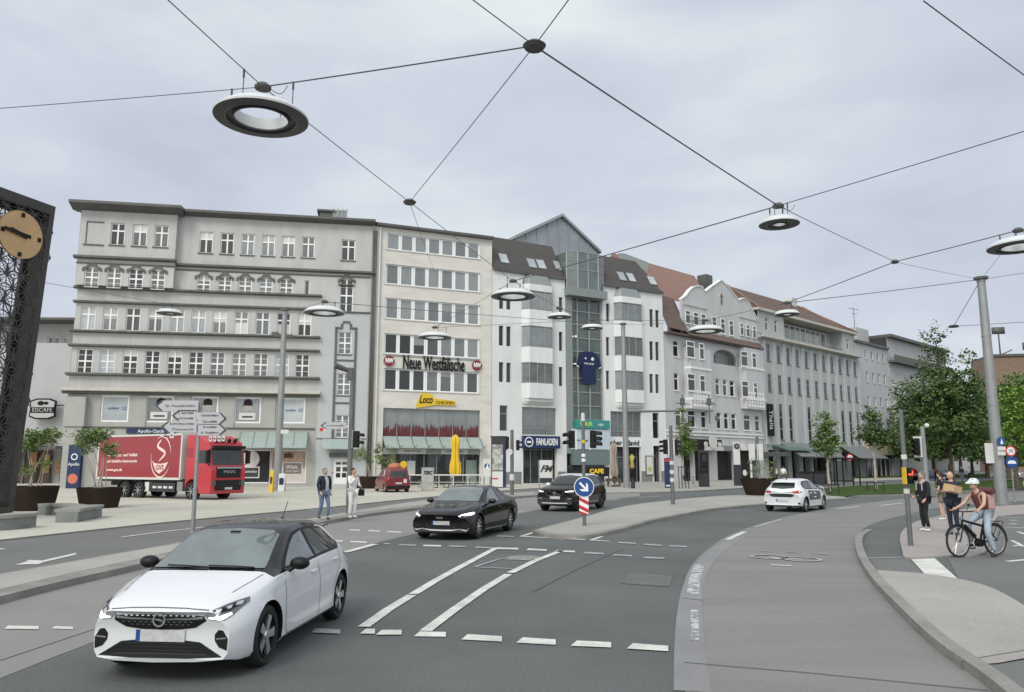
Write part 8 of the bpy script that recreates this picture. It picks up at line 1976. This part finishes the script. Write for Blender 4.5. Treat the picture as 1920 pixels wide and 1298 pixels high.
def person(label, loc, rz, H=1.76, pose=None, top='cloth_black', legs='jeans', shoes='shoe_dark', hair='hair_dark', sleeves=1.0, short_legs=False, long_hair=False, jacket=None, bald=False, name='person', group=None, bulk=1.0):
    k = H/1.76
    J = dict(pel=(0,0,.96), spi=(0,0,1.14), che=(0,.0,1.36), nec=(0,0,1.50), hea=(0,.015,1.63), top=(0,.01,1.74),
             shL=(-.185,0,1.43), elL=(-.24,.0,1.16), wrL=(-.25,.08,.92), shR=(.185,0,1.43), elR=(.24,0,1.16), wrR=(.25,.08,.92),
             hiL=(-.095,0,.93), knL=(-.10,.03,.51), anL=(-.11,-.02,.09), hiR=(.095,0,.93), knR=(.10,.03,.51), anR=(.11,-.02,.09))
    if pose: J.update(pose)
    J = {a: tuple(c*k for c in b) for a, b in J.items()}
    e = empty(name, label, 'person', loc, rz, group); s = k*bulk
    def P(n, r, r2=None): return J[n]+(r*k,)+((r2*k,) if r2 else (r*k,))
    hd = V(J['hea']); nk = V(J['nec']); up = (hd-nk).normalized(); fw = V((0,1,0)); fw = (fw-up*fw.dot(up)).normalized()
    toe = {q: (J['an'+q][0], J['an'+q][1]+.15*k, J['an'+q][2]-.055*k) for q in 'LR'}
    face = MB(); face.sphere(hd+up*.01, 1, 16, 0, (.078*k,.095*k,.118*k))
    nose = hd+fw*.095*k-up*.012*k; face.add([nose+up*.03*k-fw*.012*k, nose+V((.014*k,0,0))-up*.015*k-fw*.01*k, nose-V((.014*k,0,0))-up*.015*k-fw*.01*k, nose+fw*.02*k-up*.01*k], [(0,1,3),(0,3,2),(1,2,3)])
    for q in (-1, 1): face.sphere(hd+V((.079*k*q,0,0)), 1, 8, 0, (.012*k,.022*k,.034*k))
    hm = MB()
    for q, sd in (('L',-1),('R',1)):
        d = (V(J['wr'+q])-V(J['el'+q])).normalized(); hand(face, V(J['wr'+q]), V(J['wr'+q])+(d+V((0,.25,-.1)))*.1, -sd)
    fm = face.mesh('hands', 'skin_light')
    chains = [[P('pel',.115*bulk,.08*bulk),P('spi',.10*bulk,.07*bulk),P('che',.12*bulk,.08*bulk),P('nec',.052),(tuple(hd-up*.06*k))+(.055*k,.06*k)],
              [P('che',.12*bulk,.08*bulk),P('shL',.050),P('elL',.040),P('wrL',.027)],[P('che',.12*bulk,.08*bulk),P('shR',.050),P('elR',.040),P('wrR',.027)],
              [P('pel',.115*bulk,.08*bulk),P('hiL',.075),P('knL',.056),P('anL',.036)],[P('pel',.115*bulk,.08*bulk),P('hiR',.075),P('knR',.056),P('anR',.036)]]
    body = skin('body', chains, 'skin_light', e, extra=fm)
    # features and hair
    mb = MB()
    for q in (-1, 1): mb.sphere(hd+V((.03*k*q,0,0))+fw*.082*k+up*.015*k, .011*k, 6)
    mb.build('eyes', 'black', body)
    mb = MB(); c = hd+fw*.09*k-up*.055*k; mb.box(c.x-.024*k, c.x+.024*k, c.y-.012*k, c.y+.002*k, c.z-.005*k, c.z+.005*k); mb.build('mouth', 'cloth_brown', body)
    if not bald:
        mb = MB(); mb.sphere(hd-fw*.018*k+up*.032*k, 1, 14, 0, (.088*k,.098*k,.108*k)); 
        if long_hair: mb.tube([tuple(hd-fw*.07*k+up*.02*k), tuple(hd-fw*.10*k-up*.10*k), tuple(hd-fw*.09*k-up*.24*k)], [.06*k,.06*k,.03*k], 10)
        mb.build('hair', hair, body)
    g = 1.0
    ct = [[(J['pel'][0],J['pel'][1],J['pel'][2]-.05*k,.172*k*bulk,.135*k*bulk),P('spi',.155*bulk,.122*bulk),P('che',.172*bulk,.128*bulk),tuple(V(J['nec'])*.75+V(J['che'])*.25)+(.07*k,.07*k)]]
    for q in 'LR':
        sh, el, wr = V(J['sh'+q]), V(J['el'+q]), V(J['wr'+q]); ch = [P('che',.172*bulk,.128*bulk), P('sh'+q,.070*bulk)]
        if sleeves >= 1: ch += [P('el'+q,.054), tuple(el.lerp(wr,.92))+(.040*k,.040*k)]
        elif sleeves > 0: ch += [tuple(sh.lerp(el,sleeves))+(.060*k,.060*k)]
        ct.append(ch)
    skin('jacket' if jacket else 'shirt', ct, top, e)
    if jacket:     # open front: the shirt shows as a panel
        a, b = V(J['pel']), V(J['nec']); mb = MB(); n = 6
        vs = []
        for i in range(n+1):
            t = i/n; z = (a.z+.02)*(1-t)+(b.z-.03)*t; y = .150*bulk*k*(1+.12*math.sin(math.pi*min(1,t*1.2)))*(1 if t < .75 else 1-(t-.75)*2)+a.y*(1-t)+b.y*t+.012; vs += [(-.06*k,y-.012,z),(0,y,z),(.06*k,y-.012,z)]
        mb.add(vs, [(3*i+j,3*i+j+1,3*i+j+4,3*i+j+3) for i in range(n) for j in (0,1)], 0, True); mb.build('shirt_front', jacket, e)
    ct = [[P('pel',.150*bulk,.115*bulk),P('hiL',.10*bulk)],[P('pel',.150*bulk,.115*bulk),P('hiR',.10*bulk)]]
    for i, q in enumerate('LR'):
        kn, an = V(J['kn'+q]), V(J['an'+q])
        if short_legs: ct[i] += [tuple(V(J['hi'+q]).lerp(kn,.85))+(.085*k,.085*k)]
        else: ct[i] += [P('kn'+q,.070), tuple(kn.lerp(an,.95))+(.055*k,.055*k)]
    skin('shorts' if short_legs else 'trousers', ct, legs, e)
    for q in 'LR':
        a = J['an'+q]; t = toe[q]; skin('shoe', [[(a[0],a[1]-.03*k,a[2]-.045*k,.042*k,.045*k),(a[0],a[1]+.06*k,a[2]-.05*k,.045*k,.036*k),(t[0],t[1],t[2],.036*k,.028*k)]], shoes, e)
    return e, J
def face_dir(dx, dy): return math.atan2(dy, dx)-math.pi/2      # figures look along local +y
# man walking on the left refuge
person('man in dark jacket over pale shirt and blue jeans, walking on the left refuge', G(606,975,.124)+V((0,0,0)), face_dir(.7,-.7), 1.80, dict(knL=(-.10,.14,.52),anL=(-.10,.10,.10),knR=(.10,.02,.51),anR=(.10,-.16,.13),wrL=(-.27,-.04,.93),elL=(-.27,-.06,1.17),elR=(.26,0,1.16),wrR=(.22,.12,.95)), top='cloth_navy', legs='jeans', hair='hair_grey', jacket='cloth_grey', bulk=1.12)
e_, J_ = person('woman all in white eating, half hidden by the dark signal post', G(660,971,.124), face_dir(.75,-.6), 1.80, dict(elR=(.22,.12,1.18),wrR=(.08,.22,1.42),wrL=(-.16,.20,1.12),elL=(-.25,.02,1.18)), top='cloth_white', legs='cloth_white', shoes='shoe_white', hair='hair_dark')
o = tag(MB().tube([(-.30,.06,1.28),(-.31,.08,1.0)], .02).box(-.42,-.30,-.06,.16,.78,1.02).build('shoulder_bag', 'cloth_black', None, e_.location, e_.rotation_euler.z), 'small black bag at the side of the woman in white', 'bag')
# right-hand group
bp = G(1737,996,.05)
person('man in black with white shoes and a grey backpack, seen from the side', bp, face_dir(-.95,-.15), 1.78, dict(elR=(.22,.03,1.16),wrR=(.2,.16,1.02),wrL=(-.22,.12,.95),knL=(-.07,.05,.51)), top='cloth_black', legs='cloth_black', shoes='shoe_white', hair='hair_grey')
mb = MB(); mb.box(-.17,.17,-.32,-.13,1.0,1.48); o = mb.build('backpack', 'pack_grey', None, bp, face_dir(-.95,-.15), bevel=.05); tag(o, 'grey green backpack on the back of the man in black', 'backpack')
mb = MB(); mb.box(-.13,.13,-.37,-.31,1.04,1.26); mb.build('pocket', 'pack_grey', o, bevel=.02)
mb = MB(); [mb.tube([(x,-.13,1.46),(x,-.02,1.53),(x,.13,1.42),(x*1.1,.13,1.22)], .018, 6) for x in (-.12,.12)]; mb.build('strap', 'cloth_grey', o)
pp = G(1791,1003,.05); fz = face_dir(-.9,-.35)
person('bald man in dark T-shirt holding a cardboard box before him', pp, fz, 1.80, dict(elL=(-.24,.08,1.16),wrL=(-.14,.34,1.22),elR=(.24,.08,1.16),wrR=(.14,.34,1.22)), top='cloth_navy', legs='cloth_navy', shoes='shoe_dark', sleeves=.85, bald=True, bulk=1.1)
mb = MB(); mb.box(-.18,.18,.30,.60,1.17,1.36); o = mb.build('cardboard_box', 'cardboard', None, pp, fz); o.rotation_euler = (R(12),R(-8),fz); tag(o, 'flat brown cardboard box held by the bald man', 'box'); mb = MB(); mb.box(-.03,.03,.296,.604,1.362,1.364); mb.build('tape', 'offwhite', o)
person('person in dark top and khaki shorts standing behind the man in black', G(1769,975,.05), face_dir(-.6,.6), 1.74, dict(wrR=(.18,.2,1.1),elR=(.25,.05,1.16)), top='cloth_black', legs='shorts', shoes='shoe_white', short_legs=True, sleeves=.8)
# ---- bicycle
def tubes(pts_list, r, m, name, parent):
    mb = MB()
    for p in pts_list: mb.tube(p, r, 8)
    return mb.build(name, m, parent)
def torus(mb, c, R_, r, n=36, m=8, y=0):
    vs = []; fs = []
    for i in range(n):
        a = 2*math.pi*i/n
        for j in range(m):
            b = 2*math.pi*j/m; q = R_+r*math.cos(b); vs.append((c[0]+q*math.cos(a), y+r*math.sin(b), c[1]+q*math.sin(a)))
    for i in range(n):
        for j in range(m): fs.append((i*m+j, ((i+1) % n)*m+j, ((i+1) % n)*m+(j+1) % m, i*m+(j+1) % m))
    mb.add(vs, fs, 0, True)
def bicycle(label, loc, rz, m='trim_black', group=None, full=True):
    e = empty('bicycle', label, 'bicycle', loc, rz, group)
    for wx in (.58, -.52):
        mb = MB(); torus(mb, (wx,.35), .327, .023); w_ = mb.build('wheel', 'tyre', e)
        mb = MB(); torus(mb, (wx,.35), .300, .011); mb.lathe([(0,-.04),(.03,-.04),(.03,.04),(0,.04)], 12, c=(wx,0,.35), ax='y'); mb.build('rim', 'rim_silver', w_)
        mb = MB()
        for k in range(16): a = 2*math.pi*k/16; mb.tube([(wx,.03*(-1)**k,.35),(wx+.295*math.cos(a),0,.35+.295*math.sin(a))], .0022, 4, cap=False)
        mb.build('spokes', 'rim_silver', w_)
    bb = (-.06,0,.30); ht = (.40,0,.86); hb = (.43,0,.72); st = (-.25,0,.80)
    tubes([[bb, hb],[(-.20,0,.66), (.395,0,.80)],[bb, st],[ht, hb]], .026, m, 'frame', e)
    tubes([[(-.52,s*.06,.35),(-.08,s*.05,.30)] for s in (-1,1)]+[[(-.52,s*.06,.35),(-.21,s*.03,.70)] for s in (-1,1)], .012, m, 'rear_stays', e)
    tubes([[(.43,0,.72),(.46,s*.06,.66),(.58,s*.06,.35)] for s in (-1,1)], .015, m, 'fork', e)
    tubes([[ht,(.37,0,.98)],[(.30,-.33,1.02),(.38,-.14,1.0),(.37,0,.99),(.38,.14,1.0),(.30,.33,1.02)]], .013, 'trim_black', 'handlebar', e)
    tubes([[st,(-.28,0,.91)]], .014, 'rim_silver', 'seat_post', e)
    mb = MB(); mb.prism([(-.42,.06),(-.42,-.06),(-.30,-.08),(-.12,-.02),(-.10,0),(-.12,.02),(-.30,.08)], .91, .955, plane='xy'); mb.build('saddle', 'black', e, bevel=.012)
    mb = MB(); mb.lathe([(.085,-.05),(.095,-.05),(.095,-.045),(.085,-.045)], 24, c=bb, ax='y', closed=True); mb.tube([(bb[0],-.07,bb[2]),(bb[0]+.1,-.08,bb[2]-.13)], .01); mb.tube([(bb[0],.07,bb[2]),(bb[0]-.1,.08,bb[2]+.13)], .01); mb.build('crank', 'trim_black', e)
    for s, q in ((-1,(bb[0]+.1,-.13,bb[2]-.13)),(1,(bb[0]-.1,.13,bb[2]+.13))): mb = MB(); mb.box(q[0]-.05,q[0]+.05,q[1]-.05,q[1]+.05,q[2]-.012,q[2]+.012); mb.build('pedal', 'trim_black', e)
    if full:
        for wx, a0, a1 in ((.58, 20, 150), (-.52, 20, 190)):
            mb = MB(); n = 12; pts = [(wx+.365*math.cos(R(a0+(a1-a0)*i/n)), 0, .35+.365*math.sin(R(a0+(a1-a0)*i/n))) for i in range(n+1)]; mb.tube(pts, .016, 6); mb.build('mudguard', 'trim_black', e)
        tubes([[(-.30,s*.05,.76),(-.75,s*.06,.76),(-.52,s*.07,.38)] for s in (-1,1)]+[[(-.75,-.06,.76),(-.75,.06,.76)]], .008, 'trim_black', 'rear_rack', e)
        mb = MB(); d = V(hb)-V(bb); a_ = V(bb)+d*.22; b_ = V(bb)+d*.80; mb.tube([a_+V((.02,0,.05)), b_+V((.02,0,.05))], .042, 8); mb.lathe([(0,-.06),(.085,-.06),(.085,.06),(0,.06)], 16, c=(bb[0]+.02,0,bb[2]), ax='y'); mb.build('battery', 'black', e)
        mb = MB(); mb.lathe([(0,0),(.035,0),(.03,-.05),(0,-.06)], 12, c=(.46,0,.84), ax='x'); mb.build('front_lamp', 'rim_silver', e)
        mb = MB(); mb.tube([(.37,.1,1.0),(.33,.12,1.12)], .006); mb.sphere((.33,.13,1.15), .04, 8, 0, (.3,1,.8)); mb.build('mirror', 'trim_black', e)
    return e
pf = G(1799,1045.5,.008)
_, th = place((1799,1045.5), 1.10, 0, 1868)
hx, hy = -math.sin(th), -math.cos(th)      # heading: from the rear wheel to the front one
bz_ = math.atan2(hy, hx); bo = V((pf.x-hx*.58, pf.y-hy*.58, .008))
bicycle('black electric bicycle ridden by the helmeted woman', bo, bz_)
# rider: local frame of the bike has x forward, figures look along +y -> turn by -90 degrees
pz = bz_-math.pi/2
side = 1       # +1: free foot on the camera's side
def B_(x, y, z): return (-y, x, z)   # bike local (forward, left, up) -> figure local
sc_ = 1.0
pose = dict(pel=B_(-.27,0,1.0), spi=B_(-.24,0,1.16), che=B_(-.13,0,1.36), nec=B_(-.06,0,1.49), hea=B_(-.01,0,1.60), top=B_(0,0,1.72),
    shL=B_(-.12,.17,1.40), elL=B_(.02,.26,1.17), wrL=B_(.24,.30,1.06), shR=B_(-.12,-.17,1.40), elR=B_(.02,-.26,1.17), wrR=B_(.24,-.30,1.06),
    hiL=B_(-.25,.10,.95), knL=B_(-.06,.22,.53), anL=B_(-.20,.26,.10), hiR=B_(-.25,-.10,.95), knR=B_(.12,-.12,.72), anR=B_(.03,-.13,.29))
e, J = person('woman cyclist in pale helmet, brown top and light jeans, one foot on the ground', bo, pz, 1.74, pose, top='cloth_brown', legs='jeans_pale', shoes='shoe_dark', sleeves=0, hair='hair_dark', long_hair=False)
hd = V(J['hea']); mb = MB(); n = 16; prof = [(.001,.125),(.05,.12),(.09,.095),(.115,.05),(.122,.0),(.112,-.01)]
mb.lathe([(r, z) for r, z in prof], n, c=(hd.x, hd.y-.01, hd.z+.03)); mb.prism([(hd.y+.08,hd.z+.035),(hd.y+.17,hd.z+.03),(hd.y+.16,hd.z+.05),(hd.y+.09,hd.z+.08)], hd.x-.06, hd.x+.06, plane='yz')
o = mb.build('cycle_helmet', 'helmet', None, bo, pz); tag(o, 'pale mint cycle helmet on the head of the woman cyclist', 'helmet'); mb = MB(); [mb.box(hd.x+x-.008, hd.x+x+.008, hd.y-.08, hd.y+.07, hd.z+.118, hd.z+.135) for x in (-.05,0,.05)]; mb.build('vents', 'black', o)
mb = MB(); c = V(J['che']); mb.box(c.x-.15,c.x+.15,c.y-.34,c.y-.12,c.z-.33,c.z+.02); o = mb.build('backpack', 'pack_pink', None, bo, pz, bevel=.04); tag(o, 'pink patterned backpack on the woman cyclist', 'backpack')
mb = MB(); mb.tube([(c.x-.20,c.y-.24,c.z+.10),(c.x+.22,c.y-.24,c.z+.10)], .075, 12); o2 = mb.build('rolled_mat', mat('mat_plum', (.13,.04,.05), .7), None, bo, pz); tag(o2, 'dark red roll strapped on top of the pink backpack', 'roll')
mb = MB(); [mb.tube([(c.x+x,c.y-.12,c.z+.02),(c.x+x,c.y,c.z+.10),(c.x+x,c.y+.12,c.z-.02),(c.x+x,c.y+.05,c.z-.2)], .016, 6) for x in (-.11,.11)]; mb.build('strap', 'pack_pink', o)
# parked bicycles beside the cabinet
for i, (u, v, rz, l_) in enumerate(((777,914,.2,'parked bicycle just left of the graffiti cabinet, before the restaurant'),(826,915,.5,'parked bicycle right of the graffiti cabinet, before the restaurant'),(1170,911,.1,'parked bicycle left of the centre mast foot'),(1460,905,.3,'parked bicycle behind the white car with grey door graphics'))): bicycle(l_, G(u, v, .1 if u > 1000 else .05), rz, 'trim_black', 'bicycles parked before the shops', full=False)
# distant passers-by
crowd = [((848,914),1.72,'cloth_black','jeans_pale','person in black top and pale trousers under the yellow parasol',-.4,.05),
 ((1449,906),1.75,'cloth_black','cloth_black','person all in black before the shops, left one of the pair behind the planter',1.2,.1),
 ((1457,906),1.68,'cloth_white','cloth_black','person in white top and dark trousers behind the island planter',1.4,.1),
 ((1470,907),1.80,'cloth_white','shorts','person in white shirt walking just left of the far white car',-.6,.1),
 ((1396,907),1.72,'cloth_black','cloth_navy','person in dark clothes beside the black menu stand',.5,.1),
 ((1024,908),1.70,'cloth_white','jeans','person in white top just behind the roof of the black off-roader',.8,.1),
 ((1757,905),1.72,'cloth_brown','cloth_black','person in red-brown top among the far trees, left one',.3,.1),
 ((1805,903),1.74,'cloth_navy','jeans','person in navy top under the big tree',2.0,.1),
 ((1818,903),1.70,'cloth_grey','cloth_black','person in grey top under the big tree, right of the one in navy',.9,.1)]
for (u, v), H_, tp, lg, l_, rz, z in crowd: person(l_, G(u, v, z), rz, H_, dict(knL=(-.1,.10,.52),anL=(-.1,.16,.09),anR=(.1,-.14,.11)), top=tp, legs=lg, group='passers-by in the distance')
# distant parked cars at the right
def simple(name, label, px, ang, paint):
    c = Car(name, label, 'car', corsa, paint, paint, G(px[0], px[1], .004), ang, 'cars parked under the far trees')
    c.patch('windscreen', [(-.66,.985),(-.56,1.30),(0,1.365),(.56,1.30),(.66,.985)], 'front', 'car_glass_dark', .006)
    c.patch('side_window', [(1.46,.965),(1.85,1.185),(2.33,1.31),(3.1,1.27),(3.38,1.06),(2.4,.985)], 'side', 'car_glass_dark', .006, mirror=True)
    c.patch('rear_window', [(-.52,1.03),(-.50,1.22),(0,1.25),(.50,1.22),(.52,1.03)], 'rear', 'car_glass_dark', .006)
    c.patch('tail_lamp', [(.42,.83),(.50,.90),(.72,.92),(.74,.80)], 'rear', 'lamp_red', .006, mirror=True); c.plate(.5, True)
    return c
simple('parked_car', 'pale yellow-white car cut off by the right edge, right of the thick mast', (1925,918), R(-65), mat('paint_cream', (.62,.63,.50), .3, coat=.4))
simple('parked_car', 'silver car in the shade under the far trees, left of the thick mast', (1858,899), R(-50), mat('paint_silver', (.40,.41,.42), .3, metal=.4))
simple('parked_car', 'dark blue car in the shade under the big tree', (1720,900), R(-40), mat('paint_darkblue', (.02,.03,.06), .3, coat=.3))
# ================================================================ tidy: separate pieces that are things of their own
for o in list(bpy.data.objects):
    if o.type == 'MESH' and o.name.split('.')[0] in ('pilaster','window_hood','mullion','canopy_rib','lit_lamp','roof_hip','plinth','drainpipe','stone_joint','sign_rail','band','menu_board','gable_frame','aerial','window_display','crest','door_light','vents'): split_parts(o)
